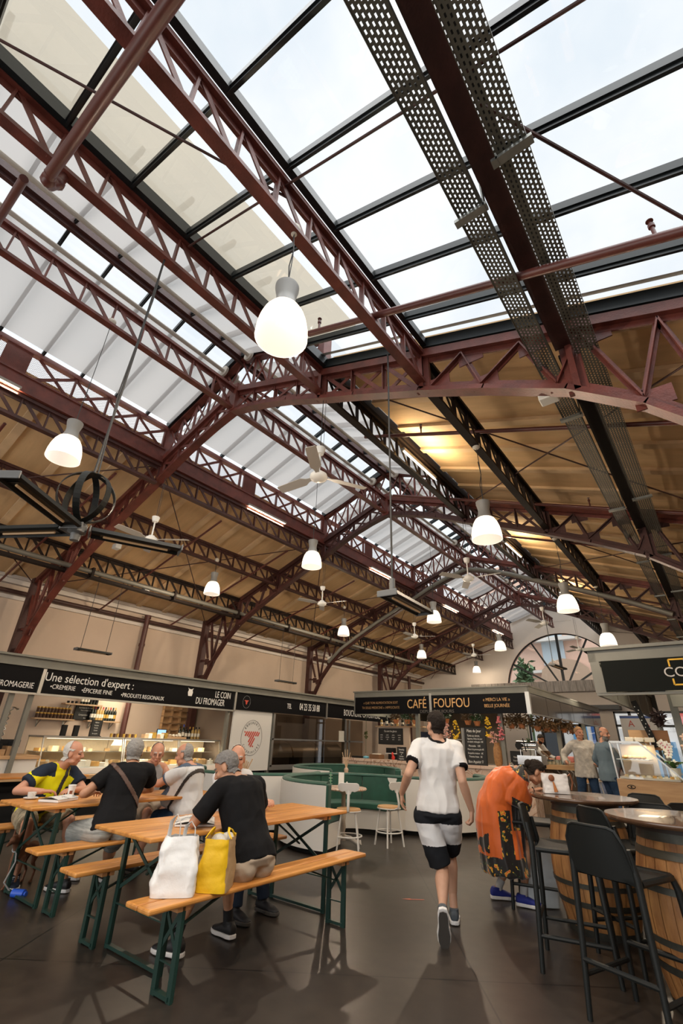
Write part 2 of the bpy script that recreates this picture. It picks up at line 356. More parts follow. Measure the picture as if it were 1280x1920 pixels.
# ---------------------------------------------------------------- trusses
BP = [(0,6.18),(.43,6.08),(.85,5.95),(1.28,5.79),(1.93,5.50),(2.5,5.27),(3.4,4.88),(4.1,4.55),(4.8,4.18),(5.3,3.78),(5.72,3.3),(6.0,2.8),(6.16,2.25)]
def zb(d):
    d = abs(d)
    for (a, x), (b, y) in zip(BP, BP[1:]):
        if d <= b: return x+(y-x)*(d-a)/(b-a)
    return BP[-1][1]
def truss(y, label):
    T = thing('roof_truss', label, 'truss', (XC, y, 6.2))
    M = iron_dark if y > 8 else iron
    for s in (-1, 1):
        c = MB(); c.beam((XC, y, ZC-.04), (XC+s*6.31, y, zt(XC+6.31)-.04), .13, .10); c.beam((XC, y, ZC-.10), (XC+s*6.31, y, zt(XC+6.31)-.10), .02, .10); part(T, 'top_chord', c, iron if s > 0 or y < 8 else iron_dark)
        pts = [V((XC+s*d, y, z)) for d, z in BP]; c = MB()
        for p, q in zip(pts, pts[1:]): c.beam(p, q+(q-p).normalized()*.015, .14, .05); c.beam(p+V((0,0,.05)), q+V((0,0,.05)), .025, .11)
        part(T, 'bottom_chord', c, M)
        c = MB(); c.beam((XC+s*6.31, y, 0), (XC+s*6.31, y, 4.42), .16, .16, (0,1,0)); part(T, 'column', c, iron_dark)
        # posts at purlin lines
        for d in (1.934, 3.446, 4.89):
            c = MB(); c.beam((XC+s*d, y, zb(d)), (XC+s*d, y, zt(XC+d)), .14, .05, (1,0,0)); c.beam((XC+s*d, y, zb(d)), (XC+s*d, y, zt(XC+d)), .04, .16, (1,0,0)); part(T, 'post', c, M)
        # cross braces between ridge and purlin 1, W-braces beyond
        xs = [0, .48, .97, 1.45, 1.934]
        for i in range(4):
            a, b = xs[i]+.04, xs[i+1]-.04
            part(T, 'brace', MB().beam((XC+s*a, y-.012, zb(a)+.05), (XC+s*b, y-.012, zt(XC+b)-.12), .045, .012, (0,1,0)), M)
            part(T, 'brace', MB().beam((XC+s*b, y+.012, zb(b)+.05), (XC+s*a, y+.012, zt(XC+a)-.12), .045, .012, (0,1,0)), M)
            if i: part(T, 'post', MB().angle((XC+s*xs[i], y, zb(xs[i])), (XC+s*xs[i], y, zt(XC+xs[i])-.05), .05, .01, (0,1,0)), M)
        if True:
            xs = [1.99, 2.46, 2.93, 3.40]
            for i in range(3):
                a, b = xs[i]+.04, xs[i+1]-.04
                part(T, 'brace', MB().beam((XC+s*a, y-.015, zt(XC+a)-.12), (XC+s*b, y-.015, zb(b)+.05), .05, .012, (0,1,0)), M)
                part(T, 'brace', MB().beam((XC+s*b, y+.015, zt(XC+b)-.12), (XC+s*a, y+.015, zb(a)+.05), .05, .012, (0,1,0)), M)
                if i: part(T, 'post', MB().angle((XC+s*xs[i], y-.02, zb(xs[i])), (XC+s*xs[i], y-.02, zt(XC+xs[i])-.05), .055, .012, (0,1,0)), M)
            seq = [(3.55,0),(3.92,1),(4.08,0),(4.50,1),(4.74,0),(5.0,1),(5.3,0),(5.55,1),(5.78,0),(6.05,1)]
            for (a, u), (b, v) in zip(seq, seq[1:]):
                za = zt(XC+a)-.12 if u else zb(a)+.06; zb_ = zt(XC+b)-.12 if v else zb(b)+.06
                part(T, 'brace', MB().angle((XC+s*a, y-.02, za), (XC+s*b, y-.02, zb_), .06, .014, (0,1,0)), M)
            for a, u in ((4.0,1),(4.6,1),(3.62,0),(4.12,0),(4.8,0),(5.36,0),(5.84,0),(5.1,1)):
                z = (zt(XC+a)-.17) if u else zb(a)+.11
                part(T, 'gusset_plate', MB().box((XC+s*a, y, z), (.26, .014, .16)), M)
            for d, z in ((6.02, 3.25), (6.05, 4.0), (6.2, 2.6)): part(T, 'gusset_plate', MB().box((XC+s*d, y, z), (.30 if z < 3 else .16, .02, .6 if z < 3 else .16)), M)
            part(T, 'brace', MB().beam((XC+s*6.28, y, 3.3), (XC+s*5.9, y, 3.25), .05, .05), M)
            part(T, 'brace', MB().beam((XC+s*6.28, y, 4.1), (XC+s*6.0, y, 3.35), .05, .05), M)
    c = MB(); c.box((XC, y, 6.45), (.16, .16, .56)); part(T, 'king_post', c, iron)
    # lantern frame above the main chords
    for s in (-1, 1):
        part(T, 'lantern_chord', MB().beam((XC, y, ZC+ZL-.02), (XC+s*1.934, y, zt(XC+1.934)+ZL-.02), .12, .07), iron)
        part(T, 'lantern_post', MB().beam((XC+s*1.934, y, zt(XC+1.934)), (XC+s*1.934, y, zt(XC+1.934)+ZL), .16, .10, (1,0,0)), iron)
        xs = [0, .39, .78, 1.16, 1.55, 1.90]
        for i in range(5):
            a, b = xs[i]+.02, xs[i+1]-.02
            part(T, 'brace', MB().beam((XC+s*a, y-.01, zt(XC+a)), (XC+s*b, y-.01, zt(XC+b)+ZL-.04), .035, .012, (0,1,0)), iron)
            part(T, 'brace', MB().beam((XC+s*b, y+.01, zt(XC+b)), (XC+s*a, y+.01, zt(XC+a)+ZL-.04), .035, .012, (0,1,0)), iron)
            if i: part(T, 'post', MB().beam((XC+s*xs[i], y, zt(XC+xs[i])), (XC+s*xs[i], y, zt(XC+xs[i])+ZL-.04), .04, .03, (0,1,0)), iron)
    return T
for y, nm in zip(TY, ['nearest the viewer, with braced arch under the lantern', 'second from the viewer, behind the hanging fan', 'third from the viewer, with metal conduit along its arch', 'fourth from the viewer, closest to the half-round window']):
    truss(y, 'dark red riveted iron roof truss '+nm)
# ---------------------------------------------------------------- longitudinal members, one per bay
def lattice(x, z0, z1, y0, y1, label, cat='lattice beam', n=12, M=iron, w=.05, warren=True, top_w=.10, group=None):
    T = thing('lattice_beam', label, cat, (x, (y0+y1)/2, z0), group)
    part(T, 'upper_chord', MB().beam((x, y0+.05, z1-.03), (x, y1-.05, z1-.03), top_w, .05).beam((x, y0+.05, z1-.08), (x, y1-.05, z1-.08), .015, .07), M)
    part(T, 'lower_chord', MB().beam((x, y0+.05, z0+.03), (x, y1-.05, z0+.03), top_w, .04).beam((x, y0+.05, z0+.06), (x, y1-.05, z0+.06), .015, .05), M)
    st = (y1-y0-.1)/n
    for i in range(n):
        a = y0+.05+i*st
        part(T, 'post', MB().beam((x, a+st*.98, z0+.04), (x, a+st*.98, z1-.04), w, .02, (0,1,0)), M)
        part(T, 'brace', MB().beam((x+.01, a+.02, z1-.05), (x+.01, a+st*.9, z0+.05), w, .012, (1,0,0)), M)
    return T
for bi, (y0, y1) in enumerate(BAYS):
    w_ = BN[bi]
    lattice(XC, 6.20, 6.66, y0, y1, 'oxide red lattice beam hanging along the centre line '+w_, n=11, group='ridge lattice beams')
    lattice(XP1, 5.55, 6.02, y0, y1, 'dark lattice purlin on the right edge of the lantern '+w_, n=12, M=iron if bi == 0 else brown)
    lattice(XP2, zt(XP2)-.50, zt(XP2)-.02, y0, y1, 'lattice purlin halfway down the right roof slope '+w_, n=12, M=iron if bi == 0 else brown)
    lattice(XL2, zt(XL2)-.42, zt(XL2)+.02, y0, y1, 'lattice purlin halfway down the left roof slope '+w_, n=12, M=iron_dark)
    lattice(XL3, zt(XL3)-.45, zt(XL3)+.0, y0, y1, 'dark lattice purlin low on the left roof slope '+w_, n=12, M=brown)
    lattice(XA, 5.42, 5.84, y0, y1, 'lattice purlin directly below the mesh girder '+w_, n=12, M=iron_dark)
    # ridge beam
    solo('ridge_beam', MB().beam((XC, y0, ZC+ZL+.01), (XC, y1, ZC+ZL+.01), .16, .12).beam((XC, y0, ZC+ZL-.07), (XC, y1, ZC+ZL-.07), .05, .07), iron_dark, 'dark red ridge beam at the top of the lantern '+w_, 'beam')
    # gutter beam over purlin 1
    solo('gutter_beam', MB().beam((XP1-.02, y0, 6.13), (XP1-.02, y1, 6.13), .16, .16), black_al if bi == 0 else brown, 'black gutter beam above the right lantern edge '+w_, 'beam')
    # mesh girder
    G = thing('mesh_girder', 'oxide red crossed girder with wire mesh guard left of the lantern '+w_, 'girder', (XA, (y0+y1)/2, 5.9))
    part(G, 'upper_chord', MB().beam((XA, y0+.08, 6.62), (XA, y1-.08, 6.62), .10, .07), iron)
    part(G, 'wide_channel', MB().beam((XA+.02, y0+.05, 6.0), (XA+.02, y1-.05, 6.0), .10, .26).beam((XA, y0+.05, 6.14), (XA, y1-.05, 6.14), .18, .03).beam((XA, y0+.05, 5.87), (XA, y1-.05, 5.87), .18, .03), iron)
    n = 8; st = (y1-y0-.2)/n
    for i in range(n):
        a = y0+.1+i*st
        if i == 3: part(G, 'solid_panel', MB().b2((XA-.02, a+.1, 6.15), (XA+.02, a+.45, 6.6)), iron); continue
        part(G, 'brace', MB().beam((XA+.01, a, 6.16), (XA+.01, a+st, 6.58), .05, .012, (1,0,0)), iron)
        part(G, 'brace', MB().beam((XA-.01, a, 6.58), (XA-.01, a+st, 6.16), .05, .012, (1,0,0)), iron)
        part(G, 'post', MB().beam((XA, a+st, 6.16), (XA, a+st, 6.6), .05, .03, (0,1,0)), iron)
    if 'mesh_guard' not in MATS:
        M_, N, L, o_ = raw('mesh_guard'); c = N.new('ShaderNodeTexCoord'); s_ = N.new('ShaderNodeSeparateXYZ'); L.new(c.outputs['Object'], s_.inputs[0])
        k = 1/.045
        u = math_(N, L, 'MULTIPLY', math_(N, L, 'ADD', s_.outputs[1], math_(N, L, 'MULTIPLY', s_.outputs[2], 1.6)), k)
        v = math_(N, L, 'MULTIPLY', math_(N, L, 'SUBTRACT', s_.outputs[1], math_(N, L, 'MULTIPLY', s_.outputs[2], 1.6)), k)
        q = math_(N, L, 'MAXIMUM', math_(N, L, 'LESS_THAN', math_(N, L, 'FRACT', u), .17), math_(N, L, 'LESS_THAN', math_(N, L, 'FRACT', v), .17))
        tr = N.new('ShaderNodeBsdfTransparent'); df = N.new('ShaderNodeBsdfDiffuse'); df.inputs[0].default_value = (.14,.05,.04,1); mx = N.new('ShaderNodeMixShader')
        L.new(q, mx.inputs[0]); L.new(tr.outputs[0], mx.inputs[1]); L.new(df.outputs[0], mx.inputs[2]); L.new(mx.outputs[0], o_.inputs[0])
    part(G, 'mesh_guard', MB().add([(XA+.06,y0+.08,6.14),(XA+.06,y1-.08,6.14),(XA+.06,y1-.08,6.62),(XA+.06,y0+.08,6.62)], [(0,1,2,3)]), MATS['mesh_guard'])
    # warm led strips on girder
    T = thing('led_strip', 'row of warm white roof spotlights on the left girder '+w_, 'light', (XA+.1, (y0+y1)/2, 5.9), 'led strips on the left girder')
    ym = y0+2.0 if bi else -1.0+1.0
    part(T, 'rail', MB().b2((XA+.10, ym, 5.84), (XA+.16, ym+1.15, 5.88)), greymetal)
    part(T, 'diode_row', MB().b2((XA+.115, ym+.02, 5.832), (XA+.145, ym+1.13, 5.842)), mat('warm_diode', (1,.9,.7), emit=(1,.82,.6), estr=6))
    l = area('led_light', (XA+.05, ym+.6, 5.80), (-.55, 0, .5), 1.1, .03, 34, (1,.80,.52)); l.parent = T; l.location = V(l.location)-org(T)
# second right-hand strips under purlin 1 lighting the deck
for bi, (y0, y1) in list(enumerate(BAYS))[1:4]:
    T = thing('led_strip', 'row of warm white roof spotlights on the right lantern purlin '+BN[bi], 'light', (XP1+.12, y0+3, 5.6))
    part(T, 'diode_row', MB().b2((XP1+.14, y0+1.9, 5.655), (XP1+.17, y0+2.98, 5.665)), MATS['warm_diode'])
    part(T, 'rail', MB().b2((XP1+.12, y0+1.87, 5.67), (XP1+.19, y0+3.0, 5.71)), greymetal)
    l = area('led_light', (XP1+.2, y0+2.4, 5.72), (.5, 0, .5), 1.1, .06, 22, (1,.80,.52)); l.parent = T; l.location = V(l.location)-org(T)
# purlin 3 solid beams + perforated cable trays
for bi, (y0, y1) in enumerate(BAYS):
    mb = MB(); mb.beam((XP3, y0+.05, 4.62), (XP3, y1-.05, 4.62), .14, .03); mb.beam((XP3, y0+.05, 4.86), (XP3, y1-.05, 4.86), .14, .03); mb.beam((XP3, y0+.05, 4.74), (XP3, y1-.05, 4.74), .05, .22)
    if bi == 0: mb.beam((XP3+.07, y0, 4.97), (XP3+.07, y1, 4.97), .07, .06, mi=1)
    solo('purlin_beam', mb, [iron_dark if bi == 0 else brown, black_al], 'solid dark red purlin between the two cable trays '+BN[bi], 'beam')
M_, N, L, o_ = raw('perforated_tray'); c = N.new('ShaderNodeTexCoord'); s_ = N.new('ShaderNodeSeparateXYZ'); L.new(c.outputs['Object'], s_.inputs[0])
row = math_(N, L, 'MULTIPLY', s_.outputs[0], 1/.024); fr = math_(N, L, 'ABSOLUTE', math_(N, L, 'SUBTRACT', math_(N, L, 'FRACT', math_(N, L, 'ADD', row, 50)), .5))
ri = math_(N, L, 'FLOOR', math_(N, L, 'ADD', row, 50)); sh = math_(N, L, 'MULTIPLY', math_(N, L, 'MODULO', ri, 2), .5)
fy = math_(N, L, 'ABSOLUTE', math_(N, L, 'SUBTRACT', math_(N, L, 'FRACT', math_(N, L, 'ADD', math_(N, L, 'MULTIPLY', s_.outputs[1], 1/.036), sh)), .5))
q = math_(N, L, 'MULTIPLY', math_(N, L, 'LESS_THAN', fr, .2), math_(N, L, 'LESS_THAN', fy, .27))
tr = N.new('ShaderNodeBsdfTransparent'); pb = N.new('ShaderNodeBsdfPrincipled'); pb.inputs['Base Color'].default_value = (.10,.10,.085,1); pb.inputs['Metallic'].default_value = .5; pb.inputs['Roughness'].default_value = .5
mx = N.new('ShaderNodeMixShader'); L.new(q, mx.inputs[0]); L.new(pb.outputs[0], mx.inputs[1]); L.new(tr.outputs[0], mx.inputs[2]); L.new(mx.outputs[0], o_.inputs[0])
tray_side = mat('tray_side', (.10,.10,.085), .5, .5)
for x, w_, nm in ((-.50, .155, 'left of the solid purlin'), (-.165, .175, 'right of the solid purlin')):
    T = thing('cable_tray', 'long perforated grey steel cable tray running '+nm, 'cable tray', (x, 8, 4.5))
    for k in range(9):
        ya, yb = -1+k*2.55, -1+(k+1)*2.55
        part(T, 'tray_section', MB().add([(x-w_/2,ya,4.5),(x+w_/2,ya,4.5),(x+w_/2,yb,4.5),(x-w_/2,yb,4.5)], [(0,1,2,3)]), M_)
        part(T, 'side_rim', MB().b2((x-w_/2-.004, ya, 4.495), (x-w_/2, yb, 4.56)).b2((x+w_/2, ya, 4.495), (x+w_/2+.004, yb, 4.56)), tray_side)
    for k in range(9):
        yy = 1.75+k*2.55-(.1 if x > -.3 else -.1)
        part(T, 'support_bracket', MB().b2((x-w_/2-.03, yy, 4.462), (x+w_/2+.03, yy+.05, 4.49)).b2((XP3+(.075 if x > XP3 else -.085), yy, 4.46), (XP3+(.085 if x > XP3 else -.075), yy+.05, 4.75)), zinc)
# ---------------------------------------------------------------- sprinkler pipes down the slopes
pipe_m = mat('red_brown_pipe', (.10,.024,.018), .4, var=.2, vscale=6)
def sprinkler(pts, r, heads, label):
    T = thing('sprinkler_pipe', label, 'pipe', pts[0]); part(T, 'pipe', MB().tube(pts, r, 12), pipe_m)
    for h in heads:
        h = V(h); part(T, 'sprinkler_head', MB().cyl(h, h+V((0,0,.14)), .012).cyl(h+V((0,0,.10)), h+V((0,0,.125)), .02).cyl(h+V((0,0,.16)), h+V((0,0,.165)), .022).cyl(h+V((0,0,.125)), h+V((0,0,.16)), .006), pipe_m)
    return T
def down(x0, x1, y, dz=-.62, y1=None): return [V((x0, y, zt(x0)+dz)), V((x1, y if y1 is None else y1, zt(x1)+dz))]
sprinkler([V((-2.56, 2.55, 5.35)), V((1.6, 2.55, 3.80))], .034, [(-2.42, 2.55, 5.32), (.40, 2.55, 4.26)], 'thick red sprinkler pipe crossing the skylight just before the first truss')
sprinkler([V((-3.64, 5.15, 5.97)), V((1.6, 5.15, 4.03))], .028, [(-2.6, 5.15, 5.6), (-.3, 5.15, 4.75)], 'red sprinkler pipe down the right slope, behind the first truss')
sprinkler([V((-4.6, 7.6, 6.25)), V((1.6, 7.6, 3.97))], .028, [(-2.9, 7.6, 5.63), (-.9, 7.6, 4.9)], 'red sprinkler pipe on the right slope, just before the second truss')
sprinkler([V((-3.3, 10.1, 5.9)), V((1.6, 10.1, 4.15))], .026, [(-2.0, 10.1, 5.45)], 'dark sprinkler pipe on the right slope, past the second truss')
sprinkler([V((-3.3, 14.8, 5.9)), V((1.6, 14.8, 4.15))], .026, [(-2.0, 14.8, 5.45)], 'dark sprinkler pipe on the right slope, past the third truss')
sprinkler([V((-3.13, .13, 5.3)), V((-.6, .13, 4.45))], .042, [], 'thick red pipe overhead at the upper left corner with an elbow coupling')
eb = MB(); eb.tube([V((-3.13,.13,5.3)), V((-3.20,.14,5.30)), V((-3.27,.17,5.36)), V((-3.28,.20,5.45)), V((-3.28,.21,5.56))], .045, 12)
for p in ((-3.20,.14,5.30), (-3.28,.20,5.45)): eb.ball(p, .058, 10)
solo('pipe_elbow', eb, pipe_m, 'red cast pipe elbow with bolted couplings at upper left, beside the thick pipe', 'pipe fitting')
sprinkler([V((-3.6, .02, 5.6)), V((-5.3, .02, 6.2))], .035, [], 'red pipe rising beyond the elbow at the far upper left')
for i, y in enumerate((1.2, 2.9, 5.2, 7.2, 9.9, 11.9, 14.5, 16.6, 19.0, 21.0)):
    x1 = -11.75
    sprinkler([V((XA-.2, y, zt(XA-.2)-.5)), V((x1, y, zt(x1)-.18))], .022, [(-8.9, y, zt(-8.9)-.42), (-10.6, y, zt(-10.6)-.28)], 'thin dark sprinkler pipe down the left slope, number %s from the viewer' % ['one','two','three','four','five','six','seven','eight','nine','ten'][i])
solo('wall_pipe', MB().tube([V((-11.85, YB+.2, 4.12)), V((-11.85, YN-.1, 4.12))], .05, 12), mat('dark_wall_pipe', (.05,.02,.016), .5), 'long dark red sprinkler main running high along the left wall', 'pipe')
for i, (y, l) in enumerate(((6.55, 'dark red downpipe on the left wall behind the cheese stall'), (20.6, 'dark red downpipe on the left wall near the end wall'))):
    solo('downpipe', MB().tube([V((-11.8, y, 4.2)), V((-11.8, y, 0))], .065, 12).cyl((-11.8, y, 4.18), (-11.8, y, 4.27), .085).cyl((-11.8, y, 3.45), (-11.8, y, 3.52), .08), mat('dark_downpipe', (.085,.028,.022), .45), l, 'pipe')
# tie rods crossing in the roof plane
def rods(xa, xb, y0, y1, off, label, M=None):
    pa, pb = V((xa, y0, zt(xa)+off)), V((xb, y1, zt(xb)+off)); pc, pd = V((xb, y0, zt(xb)+off)), V((xa, y1, zt(xa)+off))
    T = thing('tie_rods', label, 'tie rods', (pa+pb)/2)
    part(T, 'rod', MB().tube([pa, pb], .011, 6), iron_dark); part(T, 'rod', MB().tube([pc, pd], .011, 6), iron_dark)
for bi, (y0, y1) in enumerate(BAYS):
    rods(XA-.1, XW+.1, y0+.1, y1-.1, -.12, 'crossed thin iron tie rods under the left roof slope '+BN[bi])
    if bi: rods(XP1+.1, XE-.1, y0+.1, y1-.1, -.10, 'crossed thin iron tie rods under the right roof slope '+BN[bi])
solo('tie_rod', MB().tube([V((-3.2, -1.02, 5.86)), V((-1.74, 1.44, 5.32))], .012, 6), iron_dark, 'thin iron rod slanting across the upper left skylight', 'tie rods')
solo('tie_rod', MB().tube([V((XP1+.1, 1.31, 5.87)), V((XE, 1.31, 4.27))], .011, 6), iron_dark, 'thin iron rod crossing the skylight level with the big near lamp', 'tie rods')
solo('tie_rod', MB().tube([V((XP3, 1.36, 4.80)), V((XE, 3.5, 4.28))], .012, 6), iron_dark, 'thin iron rod slanting across the upper right skylight, right of the cable trays', 'tie rods')
# spot track and conduit under low left purlin and along third truss arch
T = thing('conduit_run', 'long grey ribbed conduit and wireway clipped under the low left purlin', 'conduit', (XL3+.1, 8, 4.4))
part(T, 'wireway', MB().b2((XL3+.02, YB+.2, 4.30), (XL3+.16, 19.6, 4.36)), brown)
mb = MB()
y = -1.
part(T, 'ribbed_tube', MB().tube([V((XL3+.20, -2, 4.42)), V((XL3+.20, 19.6, 4.42))], .05, 10), mat('ribbed_grey', (.15,.145,.125), .5, .2))
for y in range(0, 19, 2): part(T, 'clamp', MB().b2((XL3+.08, y, 4.28), (XL3+.27, y+.05, 4.5)), brown)
T = thing('conduit_run', 'grey metal conduit following the arch of the third truss', 'conduit', (XC, 12.8, 6))
part(T, 'ribbed_tube', MB().tube([V((XC+s*d, 12.76, zb(d)+.02)) for s, d in [(-1, x) for x in (5.3,4.8,4.1,3.4,2.5,1.93,1.28,.85,.43)]+[(1, x) for x in (0,.43,.85,1.28,1.93,2.5,3.4,4.1,4.8)]], .055, 10), MATS['ribbed_grey'])
for i, (x, y, z) in enumerate([(-10.0, 5.35, 4.40), (-8.9, 3.95, 4.75), (-.56, 3.70, 4.28), (-10.5, 12.86, 3.95)]):
    solo('junction_box', MB().box((x, y, z), (.16, .12, .10)), mat('pale_grey_plastic', (.55,.55,.52), .5), ['pale grey box under the low left purlin, beside the first truss', 'pale emergency light box by the first truss on the left', 'white box below the cable tray at the first truss', 'pale box on the third truss by the left wall'][i], 'junction box', bev=.01)
# ---------------------------------------------------------------- pendant lamps
neck_m = mat('spun_grey_metal', (.27,.27,.26), .5, .2)
wire_m = mat('dark_wire', (.03,.03,.03), .6)
M_, N, L, o_ = raw('frosted_lamp_glass'); b = N.new('ShaderNodeBsdfTranslucent'); b.inputs[0].default_value = (.95,.93,.9,1); e = N.new('ShaderNodeEmission'); e.inputs[0].default_value = (1,.90,.76,1); e.inputs[1].default_value = .30
a = N.new('ShaderNodeAddShader'); L.new(b.outputs[0], a.inputs[0]); L.new(e.outputs[0], a.inputs[1]); L.new(a.outputs[0], o_.inputs[0])
def lamp_tree(loc, top, label):
    x, y, z = loc; T = thing('pendant_lamp', label, 'lamp', loc)
    sh = [(.095,.150),(.135,.125),(.168,.07),(.192,.0),(.207,-.08),(.212,-.17),(.207,-.17),(.201,-.08),(.186,0),(.162,.065),(.13,.118),(.09,.142)]
    sh = [(r_*.84, z_*.9) for r_, z_ in sh]
    part(T, 'lamp_shade', MB().lathe(sh, loc, 28), M_)
    part(T, 'lamp_neck', MB().lathe([(.0,.36),(.086,.355),(.085,.325),(.068,.245),(.072,.19),(.086,.15),(.090,.130),(.0,.130)], loc, 24), neck_m)
    part(T, 'inner_reflector', MB().lathe([(.080,.125),(.070,.05),(.066,.05),(.076,.125)], loc, 20), mat('inner_white', (.85,.85,.83), .4))
    cb = MB(); cb.tube([V((x,y,z+.35)), V((x+.02,y,z+.35+(top-z-.35)*.5)), V((x,y,top))], .004, 5); cb.tube([V((x+.012,y,z+.35)), V((x-.01,y,z+.6)), V((x+.02,y,z+.75)), V((x,y,z+.95 if top > z+1 else top))], .005, 5)
    part(T, 'cable', cb, wire_m)
    part(T, 'ceiling_ball', MB().ball((x,y,top), .055, 12), mat('pale_ball', (.62,.58,.5), .5))
    point('lamp_light', (x,y,z-.21), 105 if y < 20 else 30, (1,.80,.58), .05, T)
    return T
LAMPS = [((-1.74,1.47,3.96),4.98,'largest white bell lamp, hanging nearest overhead'), ((-1.74,5.01,3.75),4.95,'white bell lamp hanging right of the white ceiling fan'),
 ((-1.74,8.69,3.70),4.95,'white bell lamp above the right end of the half-round window'), ((-1.74,12.24,3.68),4.95,'white bell lamp at far right, above the grey stall canopy'),
 ((-5.19,1.46,4.28),6.3,'white bell lamp above the cross-shaped heater at upper left'), ((-5.19,5.73,4.29),6.3,'white bell lamp straight below the white ceiling fan'),
 ((-5.19,10.40,4.25),6.3,'white bell lamp beside the long glowing heater'), ((-5.19,14.94,4.27),6.3,'white bell lamp left of the half-round window'),
 ((-8.6,6.17,4.43),5.1,'white bell lamp before the dark left slope, right of the heater'), ((-8.6,11.13,4.39),5.1,'white bell lamp over the butcher stall sign'),
 ((-8.6,16.02,4.42),5.1,'small white bell lamp over the left part of the cafe canopy'), ((-8.6,21.24,4.51),5.2,'smallest white bell lamp, hanging by the end wall')]
for l, t, s in LAMPS: lamp_tree(l, t, s)
# ---------------------------------------------------------------- ceiling fans
fan_m = mat('white_fan_enamel', (.75,.75,.72), .4); blade_m = mat('fan_blade', (.42,.40,.37), .5)
def fan(loc, top, a0, label):
    x, y, z = loc; T = thing('ceiling_fan', label, 'fan', loc)
    part(T, 'motor', MB().lathe([(0,.07),(.05,.07),(.06,.05),(.10,.03),(.11,0),(.10,-.03),(.05,-.06),(0,-.065)], loc, 20), fan_m)
    part(T, 'rod', MB().cyl((x,y,z+.06), (x,y,z+.34), .013), fan_m); part(T, 'canopy', MB().lathe([(0,.42),(.065,.42),(.06,.38),(.045,.33),(0,.33)], loc, 16), fan_m)
    part(T, 'cable', MB().tube([V((x,y,z+.41)), V((x,y,top))], .005, 5).tube([V((x+.05,y,z+.41)), V((x+.05,y,top))], .003, 5), wire_m)
    for k in range(3):
        a = math.radians(a0+120*k); d = V((math.cos(a), math.sin(a), 0)); p = V((-d.y, d.x, 0))
        c = V(loc); q = []
        for r, w in ((.09,.02),(.17,.03),(.24,.065),(.62,.06),(.64,.05)): q += [(r, w)]
        vs = [c+d*r+p*w*sg+V((0,0,sg*w*.25+dz)) for dz in (0, .006) for r, w in q for sg in (-1, 1)]; n = len(q); fs = []
        for i in range(n-1):
            fs.append((2*i, 2*i+1, 2*i+3, 2*i+2)); fs.append((2*n+2*i, 2*n+2*i+2, 2*n+2*i+3, 2*n+2*i+1))
            fs.append((2*i, 2*i+2, 2*n+2*i+2, 2*n+2*i)); fs.append((2*i+1, 2*n+2*i+1, 2*n+2*i+3, 2*i+3))
        fs += [(2*n-2, 2*n-1, 4*n-1, 4*n-2), (0, 2*n, 2*n+1, 1)]
        part(T, 'blade', MB().add(vs, fs), blade_m)
    return T
for loc, a0, s in [((-3.22,3.58,4.27),62,'large three-bladed ceiling fan hanging under the first truss'), ((-6.90,3.58,4.30),35,'three-bladed ceiling fan half hidden beside the cross-shaped heater'),
 ((-7.06,8.25,4.33),10,'small ceiling fan under the left half of the second truss'), ((-3.33,8.25,4.30),0,'ceiling fan in front of the conduit arch of the third truss'),
 ((-7.15,12.92,4.39),30,'tiny ceiling fan under the left half of the third truss'), ((-7.17,17.58,4.50),15,'tiny ceiling fan just above the smallest lamp'),
 ((-3.23,12.92,4.36),5,'ceiling fan above the top of the half-round window'), ((-3.42,17.58,4.43),20,'ceiling fan in front of the half-round window glass')]:
    fan(loc, 5.5 if loc[2] else 0, a0, s)
# ---------------------------------------------------------------- infrared heaters
hb = mat('black_heater_housing', (.010,.011,.010), .5, 0, spec=.25); hcap = mat('grey_end_cap', (.14,.145,.145), .45); glow = mat('heater_element', (.5,.35,.2), .3, emit=(1,.55,.25), estr=.10); refl = mat('heater_reflector', (.03,.028,.026), .3, .8, var=.5, vscale=30)
def heater_bar(T, p, q, w=.16, h=.05, glowstr=True, endcap=True):
    p, q = V(p), V(q); d = (q-p).normalized(); x = d.cross(V((0,0,1))).normalized(); u = x.cross(d)
    prof = [(-w/2,-.01),(-w/2+.01,.02),(-w*.3,.028),(0,.018),(w*.3,.028),(w/2-.01,.02),(w/2,-.01),(w*.36,-.02),(w*.3,.0),(-w*.3,.0),(-w*.36,-.02)]
    vs = [e+x*a+u*b for e in (p, q) for a, b in prof]; n = len(prof)
    H = part(T, 'heater_bar', MB().add(vs, [(i, (i+1) % n, n+(i+1) % n, n+i) for i in range(n)]+[tuple(range(n-1,-1,-1)), tuple(range(n, 2*n))]), hb)
    part(H, 'reflector', MB().beam(p+d*.06-u*.004, q-d*.06-u*.004, w*.55, .004, u), refl)
    part(H, 'heating_element', MB().tube([p+d*.08-u*.014, q-d*.08-u*.014], .008, 6), glow)
    if endcap:
        for e in (p-d*.012, q+d*.012): part(H, 'end_cap', MB().beam(e-d*.006+u*.004, e+d*.006+u*.004, w, .05, u), hcap, bev=.01)
    return H
T = thing('hanging_heater', 'large three-armed black infrared heater under a round cage at left', 'heater', (-3.28,1.15,2.66))
hub = V((-3.31,1.17,2.67))
for a, l in ((67,.70),(-53,.74),(-150,.66)):
    d = V((math.cos(math.radians(a)), math.sin(math.radians(a)), 0)); heater_bar(T, hub+d*.09, hub+d*l)
part(T, 'hub', MB().lathe([(0,-.08),(.03,-.08),(.035,-.03),(.06,-.02),(.06,.04),(.03,.06),(0,.06)], hub, 12), hcap)
cc = V((-3.27,1.15,2.91))
